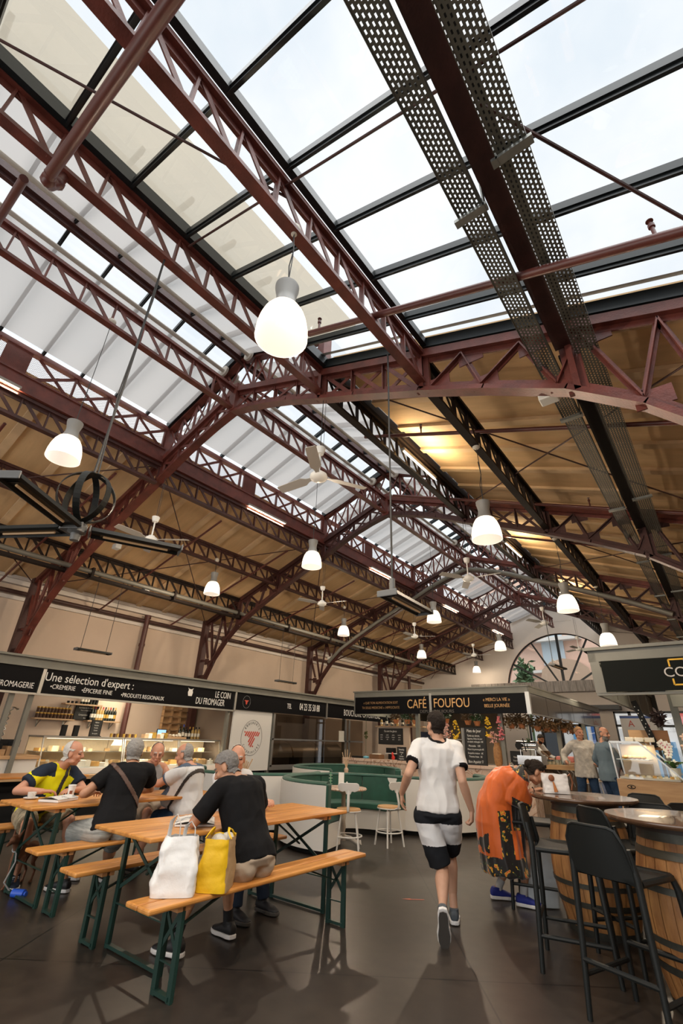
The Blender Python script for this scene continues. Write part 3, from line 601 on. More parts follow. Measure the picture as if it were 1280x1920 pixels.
for k in range(3):
    a = math.radians(20+60*k); d = V((math.cos(a), math.sin(a), 0)); n_ = V((-d.y, d.x, 0))
    rb = MB(); q_ = [cc+d*.19*math.cos(t)+V((0,0,.19*math.sin(t))) for t in [2*math.pi*i/40 for i in range(41)]]
    for a_, b_ in zip(q_, q_[1:]): rb.beam(a_, b_, .045, .005, ((a_+b_)/2-cc).normalized())
    part(T, 'cage_ring', rb, hb)
part(T, 'hanging_chain', MB().tube([V((-3.27,1.15,3.10)), V((-3.26,1.16,4.3)), V((-3.25,1.16,5.58))], .010, 6).tube([V((-3.25,1.17,3.10)), V((-3.27,1.14,3.9)), V((-3.25,1.17,5.0)), V((-3.25,1.16,5.58))], .006, 5), wire_m)
for p, q, top, s, c in [((-1.80,2.86,2.40),(-1.84,3.50,2.40),4.92,'long black infrared heater with glowing element above the cafe canopy', 1), ((-3.1,12.45,3.22),(-3.0,13.15,3.2),5.3,'black infrared heater hanging before the half-round window', 1),
                        ((-10.08,4.22,2.88),(-10.08,4.92,2.88),4.45,'black infrared heater on two wires above the cheese stall sign', 2), ((-10.08,9.95,2.88),(-10.08,10.70,2.88),4.45,'black infrared heater on two wires above the butcher stall sign', 2)]:
    T = thing('hanging_heater', s, 'heater', p); heater_bar(T, p, q, .17); p, q = V(p), V(q)
    if c == 2:
        for t in (.12, .88): part(T, 'hanging_wire', MB().tube([p.lerp(q, t)+V((0,0,.02)), V((p.lerp(q,t).x, p.lerp(q,t).y, top))], .006, 5), wire_m)
    else:
        m_ = p.lerp(q, .12); part(T, 'hanging_wire', MB().tube([m_, V((m_.x, m_.y, top))], .008, 6), wire_m)
        part(T, 'wire_clip', MB().cyl(m_, m_+V((0,0,.14)), .022), hcap)
# ---------------------------------------------------------------- colours shared by the stalls
signblk = mat('black_sign_panel', (.004,.004,.005), .45, spec=.10)
white_t = mat('white_lettering', (.78,.77,.74), .6); gold_t = mat('gold_lettering', (.62,.36,.14), .5); red_t = mat('red_logo', (.55,.07,.04), .6); yellow_t = mat('yellow_logo', (.85,.50,.04), .6); grey_t = mat('grey_lettering', (.10,.09,.08), .6)
canopy_m = mat('grey_green_canopy', (.20,.20,.175), .5, .3, var=.15, vscale=2)
white_p = mat('white_panel', (.66,.65,.62), .5); pale_wood = mat('pale_wood', (.52,.33,.17), .5, col2=(.42,.25,.12), vscale=2.5, stretch=(1,1,9))
shelf_w = mat('shelf_wood', (.50,.34,.2), .6, col2=(.40,.26,.15), vscale=3, stretch=(8,1,8)); steel = mat('brushed_steel', (.45,.45,.43), .35, .9); dark = mat('matt_black', (.010,.010,.010), .6, spec=.25)
slate = mat('slate_board', (.014,.014,.014), .7); chalk = mat('chalk', (.75,.74,.70), .9)
cglass = pane_mat('display_glass', (.93,.96,.95), .10); sglass = pane_mat('smoked_glass', (.42,.36,.30), .16)
X_, Y_, Z_ = V((1,0,0)), V((0,1,0)), V((0,0,1))
def board(loc, w, h, ux, lines, label, cat='chalkboard', name='chalkboard', frame=dark, th=.015, tilt=0, scribble=True):
    ux = V(ux); nrm = ux.cross(Z_); uy = Z_*math.cos(tilt)-nrm*math.sin(tilt)   # nrm faces the viewer
    c = V(loc); n2 = ux.cross(uy); T = thing(name, label, cat, c-Z_*h/2)
    mb = MB(); M3 = Matrix((ux, uy, n2)).transposed(); mb.box(c, (w, h, th), M=M3); part(T, 'board', mb, slate)
    if frame is not None:
        fb = MB()
        for s in (-1, 1): fb.box(c+ux*s*(w/2), (.015, h+.015, th+.008), M=M3); fb.box(c+uy*s*(h/2), (w+.015, .015, th+.008), M=M3)
        part(T, 'frame', fb, frame)
    for body, fx, fy, size in lines: text(T, 'writing', body, size, c+ux*fx*w+uy*fy*h+n2*(th/2+.002), ux, uy, chalk, .8, 'CENTER', .0008)
    return T
def bottle(loc, h, gcol, lab, cap, name='wine_bottle', label='', group='wine bottles on the cheese stall shelves', r=.037):
    T = thing(name, label, 'bottle', loc, group); s = h/.30
    part(T, 'glass_body', MB().lathe([(0,0),(r,0),(r,.18*s),(r*.85,.21*s),(.014,.235*s),(.014,.29*s),(0,.29*s)], loc, 10), gcol)
    part(T, 'label_band', MB().lathe([(r+.001,.06*s),(r+.001,.14*s)], loc, 10), lab); part(T, 'capsule', MB().lathe([(.016,.25*s),(.016,.30*s),(0,.30*s)], loc, 8), cap)
    return T
gdark = mat('dark_green_glass', (.01,.014,.008), .15); gclear = mat('golden_wine_glass', (.45,.30,.10), .15); paper_w = mat('cream_label', (.72,.68,.58), .7); gold_f = mat('gold_foil', (.6,.38,.08), .35, .6); red_f = mat('red_foil', (.4,.03,.03), .4)
# ---------------------------------------------------------------- left-hand row: cheese stall and butcher
SX = -10.0
T = thing('stall_canopy', 'long grey metal fascia beam over the cheese and butcher stalls', 'canopy', (SX, 10, 2.0))
part(T, 'fascia_beam', MB().b2((SX-.06, -3, 2.44), (SX+.04, 20.5, 2.6)).b2((SX-.2, -3, 2.585), (SX+.12, 20.5, 2.62)).b2((SX+.0, -3, 2.43), (SX+.09, 20.5, 2.45)), canopy_m)
part(T, 'lower_rail', MB().b2((SX-.03, -3, 1.965), (SX+.05, 8.38, 2.0)), steel)
for y in (3.73, 8.40, 12.14, 16.0): part(T, 'hanger', MB().b2((SX-.02, y-.03, 1.98), (SX+.055, y+.03, 2.44)), steel)
for y in (3.35, 3.67, 8.30, 9.86, 13.2, 16.5): part(T, 'post', MB().b2((SX-.12, y-.04, 0), (SX-.04, y+.04, 2.45)), canopy_m)
def sign(y0, y1, z0, z1, label):
    T = thing('stall_sign', label, 'sign', (SX+.03, (y0+y1)/2, z0)); part(T, 'panel', MB().b2((SX+.02, y0+.02, z0), (SX+.045, y1-.02, z1)), signblk); return T
fx = SX+.047
s = sign(-1.0, 3.70, 2.0, 2.43, 'black sign panel reading FROMAGERIE at far left'); text(s, 'lettering', '•FROMAGERIE', .14, (fx, 3.30, 2.11), Y_, Z_, white_t, .72)
ab = MB(); ab.tube([V((fx, 2.5+.9*math.cos(t)*.9, 2.0+.42*math.sin(t)*.9)) for t in [math.pi*i/10 for i in range(3, 9)]], .012, 4)
s = sign(3.75, 8.36, 2.0, 2.43, 'black cheese stall sign with cream lettering and shop name at right')
text(s, 'lettering', "Une sélection d'expert :", .215, (fx, 4.66, 2.29), Y_, Z_, white_t, .86)
text(s, 'lettering', '•CREMERIE', .115, (fx, 4.13, 2.13), Y_, Z_, white_t, .85); text(s, 'lettering', '•ÉPICERIE FINE', .115, (fx, 4.80, 2.115), Y_, Z_, white_t, .85); text(s, 'lettering', '•PRODUITS REGIONAUX', .115, (fx, 5.82, 2.10), Y_, Z_, white_t, .80)
text(s, 'lettering', 'LE COIN', .21, (fx, 7.98, 2.31), Y_, Z_, white_t, .62, 'CENTER'); text(s, 'lettering', 'DU FROMAGER', .21, (fx, 7.62, 2.13), Y_, Z_, white_t, .60)
lg = MB(); lg.prism([(-.05,-.06),(.05,-.06),(.07,.02),(.05,.07),(.08,.12),(.03,.09),(-.03,.09),(-.08,.12),(-.05,.07),(-.07,.02)], (fx, 7.0, 2.28), Y_, Z_, .003); part(s, 'cow_emblem', lg, white_t)
s = sign(8.43, 12.11, 2.02, 2.43, 'black butcher sign with telephone number and small red emblem'); text(s, 'lettering', 'TEL', .19, (fx, 10.42, 2.22), Y_, Z_, white_t, .62); text(s, 'lettering', '04 23 35 50 88', .27, (fx, 11.32, 2.235), Y_, Z_, white_t, .56)
def emblem(parent, c, ux, r, stripes=False, ringm=white_t, top='', bot=''):
    c = V(c); ux = V(ux); n = ux.cross(Z_)
    poly = [(-.55,.42),(-.72,.34),(-.42,.10),(-.30,.12),(-.26,-.30),(-.12,-.62),(.12,-.62),(.26,-.30),(.30,.12),(.42,.10),(.72,.34),(.55,.42),(.42,.32),(.2,.40),(-.2,.40),(-.42,.32)]
    if stripes:
        for k in range(11):     # diagonal hatching clipped to the head outline
            off = -1.1+k*.2; pts = []
            def inside(px, pz):
                w = .72 if pz > .10 else (.30 if pz > -.3 else .2); return abs(px) < w and -.62 < pz < .42
            run = None
            for i in range(121):
                t = -1.2+i*.02; px = off+t*.6; pz = t
                if inside(px, pz): run = (run[0], (px, pz)) if run else ((px, pz), (px, pz))
                elif run: pts.append(run); run = None
            for a, b in pts:
                if abs(a[1]-b[1]) > .08: part(parent, 'emblem_stripe', MB().beam(c+ux*a[0]*r+Z_*a[1]*r+n*.003, c+ux*b[0]*r+Z_*b[1]*r+n*.003, .09*r*1.2, .003, n), red_t)
    else:
        part(parent, 'emblem', MB().prism([(a*r*.8, b*r*.8) for a, b in poly], c, ux, Z_, .004), red_t)
    part(parent, 'emblem_ring', MB().tube([c+ux*r*math.cos(t)+Z_*r*1.15*math.sin(t)+n*.003 for t in [2*math.pi*i/40 for i in range(40)]], r*.012, 4, closed=True), ringm)
    for word, a0, sgn in ((top, 90, 1), (bot, -90, -1)):
        k = len(word)
        for i, ch in enumerate(word):
            a = math.radians(a0-sgn*(i-(k-1)/2)*(13 if sgn > 0 else 12)); pos = c+ux*r*.84*math.cos(a)+Z_*r*.97*math.sin(a)+n*.003
            d = ux*math.sin(a)*sgn-Z_*math.cos(a)*sgn
            if ch != ' ': text(parent, 'lettering', ch, r*.22, pos, d, d.cross(n)*-1 if False else n.cross(d), ringm if ringm is not white_t or True else ringm, .7)
emblem(s, (fx, 8.78, 2.22), Y_, .13)
s = sign(12.17, 16.0, 2.02, 2.43, 'black butcher sign with large spaced white capitals, partly behind the cafe'); text(s, 'lettering', 'BOUCHERIE CAVERIVIÈRE', .27, (fx, 14.1, 2.20), Y_, Z_, white_t, .62, 'CENTER', .002, None, 1.15)
# white butcher panel and glazed front
T = thing('butcher_wall_sign', 'white panel with round red cow-head logo beside the shuttered butcher', 'panel', (SX, 9.15, 0)); part(T, 'panel', MB().b2((SX-.05, 8.45, .62), (SX-.01, 9.82, 2.02)), white_p)
emblem(T, (SX-.008, 9.14, 1.38), Y_, .36, True, mat('dark_print', (.06,.06,.06), .6), 'BOUCHERIE', 'CAVERIVIERE')
T = thing('butcher_window', 'closed butcher window with grey frame over a curved steel counter', 'shop window', (SX, 11.6, .7))
part(T, 'frame', MB().b2((SX-.04, 9.86, .62), (SX+.0, 14.2, .74)).b2((SX-.04, 9.86, 1.34), (SX, 14.2, 1.38)).b2((SX-.04, 9.88, .7), (SX, 9.95, 2.0)).b2((SX-.04, 13.2, .7), (SX, 13.27, 2.0)).b2((SX-.04, 13.4, .7), (SX, 13.46, 2.0)), steel)
part(T, 'pane', MB().add([(SX-.02,9.9,.72),(SX-.02,14.2,.72),(SX-.02,14.2,2.0),(SX-.02,9.9,2.0)], [(0,1,2,3)]), sglass)
part(T, 'notice', MB().b2((SX, 12.85, 1.35), (SX+.006, 13.12, 1.66)), paper_w)
T = thing('butcher_counter', 'curved steel meat counter behind the closed window', 'display counter', (-10.6, 11.6, 0))
for k in range(3):
    y0 = 9.95+k*1.2; part(T, 'curved_glass', MB().lathe([(.42, y0), (.42, y0+1.15)], (-10.75, 0, .9), 10, M=Matrix(((1,0,0),(0,0,1),(0,1,0))), a0=0, a1=math.pi/2), steel)
part(T, 'body', MB().b2((-11.3, 9.95, 0), (-10.35, 13.7, .9)), dark)
struct('wall_stall', MB().b2((-11.98, 9.9, 0), (-11.9, 14.4, 2.4)).b2((-12, 8.40, 0), (SX-.1, 8.47, 2.4)), mat('brown_back_wall', (.20,.15,.11), .7))
# cheese display cabinets
warm_in = mat('warm_cabinet_inside', (.62,.50,.34), .6)
cheese_m = [mat('cheese_%s' % n, c, .6, var=.15, vscale=20) for n, c in (('pale', (.75,.62,.38)), ('white', (.82,.78,.68)), ('orange', (.72,.40,.12)), ('rind', (.45,.28,.12)))]
def wedge(loc, r, h, a, w, M, label, group):
    n = 6; a0 = math.radians(a); pts = [(0,0)]+[(r*math.cos(a0+math.radians(w)*i/n), r*math.sin(a0+math.radians(w)*i/n)) for i in range(n+1)]
    return solo('cheese', MB().prism(pts, loc, X_, Y_, h), M, label, 'cheese', group, loc)
CX0, CX1 = -10.9, -10.12
for ci, (y0, y1, nm) in enumerate([(4.15, 5.75, 'left section'), (5.77, 7.10, 'middle section'), (7.12, 8.30, 'right section')]):
    T = thing('display_cabinet', 'glass-fronted refrigerated cheese cabinet, %s of the lit row' % nm, 'display cabinet', (-10.5, (y0+y1)/2, 0))
    part(T, 'plinth', MB().b2((CX0, y0, 0), (CX1+.02, y1, .66)), dark); part(T, 'front_trim', MB().b2((CX1-.02, y0, .66), (CX1+.04, y1, .76)), white_p)
    part(T, 'deck', MB().b2((CX0, y0+.02, .70), (CX1-.02, y1-.02, .78)), white_p); part(T, 'back_panel', MB().b2((CX0, y0, .78), (CX0+.03, y1, 1.28)), warm_in)
    part(T, 'glass_shelf', MB().b2((CX0+.05, y0+.03, 1.02), (CX0+.45, y1-.03, 1.03)), steel)
    part(T, 'top', MB().b2((CX0-.02, y0, 1.27), (CX1-.10, y1, 1.30)), steel)
    part(T, 'front_glass', MB().add([(CX1,y0+.02,.76),(CX1,y1-.02,.76),(CX1-.12,y1-.02,1.27),(CX1-.12,y0+.02,1.27)], [(0,1,2,3)]), cglass)
    for y in (y0+.01, y1-.01): part(T, 'upright', MB().beam((CX1+.005, y, .76), (CX1-.115, y, 1.27), .025, .02, (0,1,0)), steel)
    part(T, 'tube_light', MB().b2((CX1-.2, y0+.1, 1.252), (CX1-.185, y1-.1, 1.262)), mat('cabinet_tube', (1,.93,.8), emit=(1,.88,.7), estr=1.6))
    l = area('cabinet_light', (CX1-.25, (y0+y1)/2, 1.24), (-.2,0,-1), y1-y0-.2, .03, 9, (1,.84,.62)); l.parent = T; l.location = V(l.location)-org(T)
    rnd = random.Random(ci); g = 'cheeses on the cabinet deck'
    y = y0+.14; k = 0
    while y < y1-.12:
        for dx in (.16, .42):
            m_ = rnd.choice(cheese_m); h = rnd.uniform(.05,.11)
            wedge((CX1-dx, y+rnd.uniform(-.03,.03), .78), rnd.uniform(.10,.15), h, rnd.uniform(0,360), rnd.choice((60,90,180,355)), m_, 'piece of cheese laid out behind the cabinet glass', g)
        if k % 2 == 0: solo('price_card', MB().b2((CX1-.08, y, .84), (CX1-.075, y+.06, .90)), paper_w, 'small white price card standing among the cheeses', 'price card', 'price cards in the cheese cabinets', (CX1-.078, y+.03, .78))
        y += .19; k += 1
    y = y0+.15
    while y < y1-.12:
        wedge((CX0+.25, y, 1.03), .10, rnd.uniform(.05,.10), rnd.uniform(0,360), rnd.choice((90,355)), rnd.choice(cheese_m), 'cheese on the upper glass shelf of the cabinets', 'cheeses on the upper cabinet shelf'); y += .26
# white counter with wood top, left
T = thing('service_counter', 'white service counter with pale wood top at the far left stall', 'counter', (-10.4, 3.0, 0)); part(T, 'front', MB().b2((-10.9, 0, .0), (-10.1, 4.1, .92)), white_p); part(T, 'worktop', MB().b2((-10.95, -.1, .92), (-10.05, 4.12, .975)), pale_wood); part(T, 'kick_board', MB().b2((-10.1, 0, 0), (-10.09, 4.1, .55)), dark)
T = thing('wooden_ledge', 'long pale wood eating ledge on black brackets before the cabinets', 'ledge', (-9.9, 5, .55)); part(T, 'shelf', MB().b2((-10.05, -1, .60), (-9.78, 8.3, .66)), pale_wood); part(T, 'front_panel', MB().b2((-10.06, -1, 0), (-10.03, 8.3, .64)), dark)
for i in range(3):
    y = 3.30+i*.18; T = thing('wooden_crate_display', 'stepped wooden tray with dark jars on the left counter', 'crate', (-10.3, y, .975), 'wooden trays on the left counter'); part(T, 'tray', MB().b2((-10.45, y-.08, .975), (-10.15, y+.08, 1.02+.05*i)), pale_wood)
    for j in range(2): part(T, 'jar', MB().cyl((-10.22-.1*j, y, 1.02+.05*i), (-10.22-.1*j, y, 1.10+.05*i), .035), dark, bev=0)
T = thing('coffee_grinder', 'black spray tap and machine with coiled steel hose on the left counter', 'tap', (-10.5, 3.55, .98)); part(T, 'body', MB().b2((-10.62, 3.35, 1.1), (-10.4, 3.85, 1.22)), dark)
part(T, 'coiled_hose', MB().tube([V((-10.5, 3.55+.02*math.sin(i*1.5)+.12*min(1, max(0,(i-20)/14))**2, 1.2+.02*i-.025*max(0,i-28))) for i in range(38)], .012, 5), steel)
# wall behind the cheese stall: shelves, boards, bottles
SWX = -11.98
def wshelf(y0, y1, z, label):
    T = thing('wall_shelf', label, 'shelf', (SWX+.1, (y0+y1)/2, z-.03)); part(T, 'board', MB().b2((SWX, y0, z-.03), (SWX+.22, y1, z)), shelf_w)
    for y in (y0+.15, y1-.15): part(T, 'bracket', MB().b2((SWX, y-.01, z-.18), (SWX+.01, y+.01, z-.03)).beam((SWX+.01, y, z-.16), (SWX+.18, y, z-.03), .012, .012), zinc)
wshelf(4.48, 5.33, 1.63, 'pale wooden wall shelf filled with dark jars'); wshelf(5.03, 5.88, 2.0-.04, 'highest pale wooden wall shelf, just under the cheese sign'); wshelf(5.62, 6.42, 1.63, 'pale wooden wall shelf with wine bottles right of the chalkboard')
for k in range(22):
    r_, c_ = divmod(k, 11); y = 4.54+c_*.073; z = 1.63+r_*.115
    if r_ == 1 and c_ > 9: continue
    T = thing('jar', 'dark jar with gold label in the rows on the wall shelf', 'jar', (SWX+.13, y, z), 'jars on the wall shelf'); part(T, 'glass', MB().cyl((SWX+.13,y,z), (SWX+.13,y,z+.085), .033, n=8), mat('dark_jar', (.06,.025,.012), .3)); part(T, 'lid', MB().cyl((SWX+.13,y,z+.085), (SWX+.13,y,z+.108), .034, n=8), gold_f)
for k in range(10):
    y = 5.84+k*.062-.12; bottle((SWX+.13, y, 1.63), .30, gclear if k in (2,3,4) else gdark, gold_f if k in (5,6,9) else paper_w, [gold_f, red_f, dark][k % 3], label='wine bottle in the row on the shelf right of the chalkboard')
for k in range(6):
    y = 5.42+k*.07; bottle((SWX+.13, y, 1.96), .26 if k < 3 else .22, gdark, paper_w if k < 3 else dark, [dark, gold_f][k % 2], label='dark bottle standing on the highest wall shelf', group='bottles on the highest wall shelf', r=.033)
for k in range(3): solo('glass_cup', MB().cyl((SWX+.13, 5.12+k*.09, 1.96), (SWX+.13, 5.12+k*.09, 2.01), .03, n=8), dark, 'small dark cup at the left of the highest wall shelf', 'cup', 'cups on the highest wall shelf')
board((SWX+.02, 5.62, 1.78), .50, .29, Y_, [('PLATEAU A FROMAGE', 0, .36, .045), ('Pour 2 a 10 personnes', 0, .18, .035), ('Composition', -.1, -.15, .05), ('Bon', 0, -.38, .04)], 'wall chalkboard with cheese platter writing, left of the wine shelf')
T = board((-10.75, 5.35, 1.46), .22, .30, Y_, [('MENU', 0, .36, .04), ('Raclette', 0, .18, .035), ('Fondue', 0, .02, .035), ('Comté', 0, -.14, .035), ('Bon appétit', 0, -.34, .03)], 'small A-frame chalkboard standing on the cheese cabinet')
part(T, 'stand_leg', MB().beam((-10.75, 5.24, 1.32), (-10.70, 5.22, 1.30), .015, .015).beam((-10.75, 5.46, 1.32), (-10.70, 5.48, 1.30), .015, .015), dark)
for i, y in enumerate((4.62, 4.86)): solo('packet', MB().b2((-10.7, y, 1.30), (-10.62, y+.09, 1.50)), dark, 'tall dark packet with gold label on the cabinet top', 'packet', 'dark packets on the cabinet')
for k in range(9): solo('small_jar', MB().cyl((-10.55, 5.62+k*.07, 1.30), (-10.55, 5.62+k*.07, 1.37), .028, n=8), MATS['dark_jar'] if k % 2 else gold_f, 'little jar in the row on the cheese cabinet top', 'jar', 'little jars on the cabinet top')
for k in range(7): solo('goods_box', MB().b2((-10.6, 6.35+k*.1, 1.30), (-10.45, 6.43+k*.1, 1.38+.02*(k % 3))), [shelf_w, paper_w, gold_f][k % 3], 'little packaged grocery box on the cabinet top', 'box', 'grocery boxes on the cabinet top')
T = thing('tablet_till', 'till tablet with lit blue-white screen on the cabinet', 'screen', (-11.0, 7.1, 1.3)); part(T, 'casing', MB().b2((-11.02, 6.98, 1.32), (-11.0, 7.24, 1.50)), dark); part(T, 'screen', MB().b2((-11.0, 6.995, 1.335), (-10.997, 7.225, 1.485)), mat('lit_screen', (.2,.4,.6), emit=(.35,.6,.8), estr=.9)); part(T, 'foot', MB().b2((-11.1, 7.05, 1.30), (-10.95, 7.17, 1.32)), dark)
solo('egg_tray', MB().b2((-10.75, 6.85, 1.30), (-10.45, 7.45, 1.345)), pale_wood, 'pale wooden tray by the till on the cheese cabinet', 'tray')
for k in range(6): solo('pastry', MB().ball((-10.6, 6.92+k*.09, 1.37), (.04,.04,.03), 8), cheese_m[1], 'pale rounded cheese in the wooden tray by the till', 'cheese', 'cheeses in the wooden tray')
for k, c in enumerate((gdark, gdark, gdark, gdark, gclear, gclear, gclear)):
    bottle((-11.0, 7.62+k*.095, 1.30), .33 if k == 1 else .28, c, paper_w, [dark, mat('blue_foil', (.03,.05,.3), .4), dark, gold_f, gold_f, dark, dark][k], label='wine bottle in the row on the right-hand cheese cabinet', group='wine bottles on the right-hand cabinet')
k = 0
for r_ in range(7):
    for c_ in range(5):
        if r_ < 2 and c_ > 3: continue
        y = 7.75+c_*.27; z = 1.0+r_*.165
        if z > 1.95 and c_ == 4: continue
        T = thing('wooden_crate', 'small slatted wooden crate in the stack against the back wall', 'crate', (SWX+.1, y, z), 'stacked wooden crates behind the cheese stall')
        part(T, 'bottom_panel', MB().b2((SWX+.02, y-.125, z), (SWX+.035, y+.125, z+.155)), pale_wood)
        fr = MB()
        for e in (0, .145): fr.b2((SWX+.035, y-.128, z+e), (SWX+.14, y+.128, z+e+.012))
        for e in (-.128, .116): fr.b2((SWX+.035, y+e, z), (SWX+.14, y+e+.012, z+.157))
        part(T, 'side_boards', fr, pale_wood); part(T, 'cross_slat', MB().b2((SWX+.035, y-.12, z+.065), (SWX+.045, y+.12, z+.09)), pale_wood); k += 1
# ---------------------------------------------------------------- cafe stall in the middle
CY = 11.14; CXL, CXR = -8.14, -3.37
T = thing('stall_canopy', 'grey metal cafe canopy with mitred overhanging cornice', 'canopy', ((CXL+CXR)/2, 14.7, 2.05))
part(T, 'cornice', MB().b2((CXL, CY-.02, 2.47), (CXR, CY+.08, 2.60)).b2((CXL-.03, CY-.05, 2.60), (CXR+.03, CY+.2, 2.63)).b2((CXR-.08, CY, 2.47), (CXR+.02, 18.5, 2.60)).b2((CXR-.2, CY, 2.60), (CXR+.03, 18.5, 2.63)).b2((CXL-.02, CY, 2.05), (CXL+.06, 18.5, 2.60)), canopy_m)
part(T, 'roof', MB().b2((CXL, CY+.02, 2.58), (CXR, 18.5, 2.61)), canopy_m)
part(T, 'corner_post', MB().b2((CXR-.07, CY-.03, 2.03), (CXR+.02, CY+.06, 2.49)), steel)
part(T, 'centre_hanger', MB().b2((-5.81, CY-.035, 2.05), (-5.75, CY, 2.52)), steel)
for k in range(6): part(T, 'side_panel', MB().b2((CXR-.03, CY+.1+k*1.23, 2.06), (CXR, CY+1.30+k*1.23, 2.46)), mat('brown_glass_panel', (.035,.03,.024), .12, coat=.3))
part(T, 'lower_rail', MB().b2((CXR-.04, CY+.05, 2.03), (CXR+.01, 18.5, 2.06)), steel)
for x, y in ((-6.26, 11.3), (-4.13, 11.35), (-3.5, 13.6), (-3.5, 16.5)): part(T, 'post', MB().b2((x-.045, y-.045, 0), (x+.045, y+.045, 2.5)), canopy_m)
s = thing('stall_sign', 'black cafe sign with gold shop name across its middle', 'sign', (-5.78, CY, 2.05)); part(s, 'panel', MB().b2((CXL+.04, CY-.03, 2.05), (-5.80, CY-.01, 2.47)).b2((-5.76, CY-.03, 2.05), (CXR-.07, CY-.01, 2.47)), signblk)
text(s, 'lettering', 'CAFÉ', .30, (-6.17, CY-.034, 2.27), X_, Z_, gold_t, .80); text(s, 'lettering', 'FOUFOU', .30, (-5.22, CY-.034, 2.28), X_, Z_, gold_t, .80); text(s, 'lettering', 'DEPUIS TOUJOURS', .10, (-5.62, CY-.034, 2.10), X_, Z_, grey_t, 1.1)
text(s, 'lettering', '« QUE TON ALIMENTATION SOIT', .085, (-7.27, CY-.034, 2.32), X_, Z_, mat('dim_gold_lettering', (.30,.17,.07), .5), .85); text(s, 'lettering', 'TA SEULE MEDECINE » .HIPPOCRATE', .085, (-7.27, CY-.034, 2.20), X_, Z_, MATS['dim_gold_lettering'], .85)
text(s, 'lettering', '« MERCI LA VIE »', .10, (-4.10, CY-.034, 2.34), X_, Z_, gold_t, .85); text(s, 'lettering', 'BELLE JOURNÉE', .10, (-4.10, CY-.034, 2.21), X_, Z_, gold_t, .85)
# marble
mar = mat('pink_marble', (.62,.46,.36), .25); N = mar.node_tree.nodes; L = mar.node_tree.links; b = N['Principled BSDF']; c = N.new('ShaderNodeTexCoord'); mp = N.new('ShaderNodeMapping'); mp.inputs['Rotation'].default_value = (.5,.9,.4); mp.inputs['Scale'].default_value = (1,2.2,1)
n = N.new('ShaderNodeTexNoise'); n.inputs['Scale'].default_value = 2.2; n.inputs['Detail'].default_value = 7; n.inputs['Distortion'].default_value = 1.4; L.new(c.outputs['Object'], mp.inputs[0]); L.new(mp.outputs[0], n.inputs['Vector'])
r = N.new('ShaderNodeValToRGB'); L.new(n.outputs['Fac'], r.inputs[0]); L.new(r.outputs[0], b.inputs['Base Color']); el = r.color_ramp.elements; el[0].position = 0; el[0].color = (.60,.42,.31,1); el[1].position = 1; el[1].color = (.66,.52,.43,1)
for p, cc_ in ((.465,(.62,.46,.36,1)),(.49,(.28,.12,.06,1)),(.51,(.64,.48,.38,1)),(.58,(.68,.55,.46,1)),(.595,(.42,.22,.12,1)),(.61,(.64,.48,.38,1))): e = el.new(p); e.color = cc_
T = thing('cafe_counter', 'long pink veined marble cafe counter under the gold sign', 'counter', (-5.9, 11.2, 0)); part(T, 'front', MB().b2((-8.45, 11.12, .06), (-3.52, 11.6, .92)), mar); part(T, 'worktop', MB().b2((-8.48, 11.08, .92), (-3.48, 11.75, .985)), mar, bev=.006); part(T, 'end_frame', MB().b2((-8.48, 11.09, 0), (-8.38, 11.14, .92)), mar)
T = thing('bar_counter', 'wooden bar counter with pale top beyond the cafe corner', 'counter', (-3.9, 14.5, 0)); part(T, 'front', MB().b2((-4.3, 13.0, 0), (-3.62, 17.6, .98)), mat('grey_brown_planks', (.20,.14,.09), .6, col2=(.12,.08,.05), vscale=4, stretch=(6,6,.6))); part(T, 'worktop', MB().b2((-4.4, 12.9, .98), (-3.52, 17.7, 1.03)), pale_wood)
for y in (13.3, 13.7, 14.1, 14.5, 14.9, 15.3): part(T, 'scroll_bracket', MB().tube([V((-3.60, y, .9)), V((-3.52, y, .8)), V((-3.58, y, .65)), V((-3.54, y, .5))], .02, 6), steel)
solo('back_counter', MB().b2((-7.8, 13.0, 0), (-4.6, 13.5, .95)), mat('dark_joinery', (.05,.035,.025), .5), 'dark back counter inside the cafe', 'counter')
T = thing('cafe_partition', 'beige cafe partition carrying the wide chalk menu', 'partition', (-7.3, 11.9, 0)); part(T, 'panel', MB().b2((-7.85, 11.86, 0), (-6.85, 11.93, 1.76)), mat('beige_board', (.52,.42,.33), .7)); part(T, 'top_shelf', MB().b2((-7.9, 11.8, 1.76), (-6.4, 12.0, 1.79)), shelf_w)
board((-7.42, 11.84, 1.53), .76, .38, X_, [('Ce sont les glaces', 0, .33, .07)]+[(w, -.38+.25*i, .08-.14*j, .04) for i, col_ in enumerate((('sorbet','citron','fraise'), ('vanille','chocolat','café'), ('pêche','mangue','coco'), ('menthe','cassis','poire'))) for j, w in enumerate(col_)], 'wide black chalk menu on the beige cafe partition')
board((-4.73, 11.2, 1.37), .50, .78, X_, [('Plats du Jour', -.05, .40, .085), ('Tarte au citron,', -.08, .27, .06), ('légumes, frites du jour', -.02, .19, .05), ('et salade mélangée 10€', .0, .11, .05), ('Moussaka   12€', -.05, 0, .055), ('Pizza à la provençale 8€', .0, -.09, .05), ('Gaspacho maison   6€', -.02, -.19, .05), ('Tiramisu fraise   5€', -.02, -.28, .05), ('Bon Appétit ♡', -.02, -.41, .075)], 'tall black chalkboard of daily dishes standing on the marble counter', tilt=.08)
board((-6.70, 11.2, 1.13), .24, .30, X_, [('Smoothy', 0, .33, .055), ('Orange', 0, .12, .045), ('&', 0, -.03, .045), ('Carotte', 0, -.18, .045), ('Gingembre', 0, -.35, .04)], 'small chalk sign with orange foot left of the walking man', tilt=.05)
board((-3.92, 11.5, 1.15), .26, .28, X_, [('Poissons', 0, .1, .05), ('Frais du jour', 0, -.15, .04)], 'small black chalk sign behind the bent woman', tilt=.05)
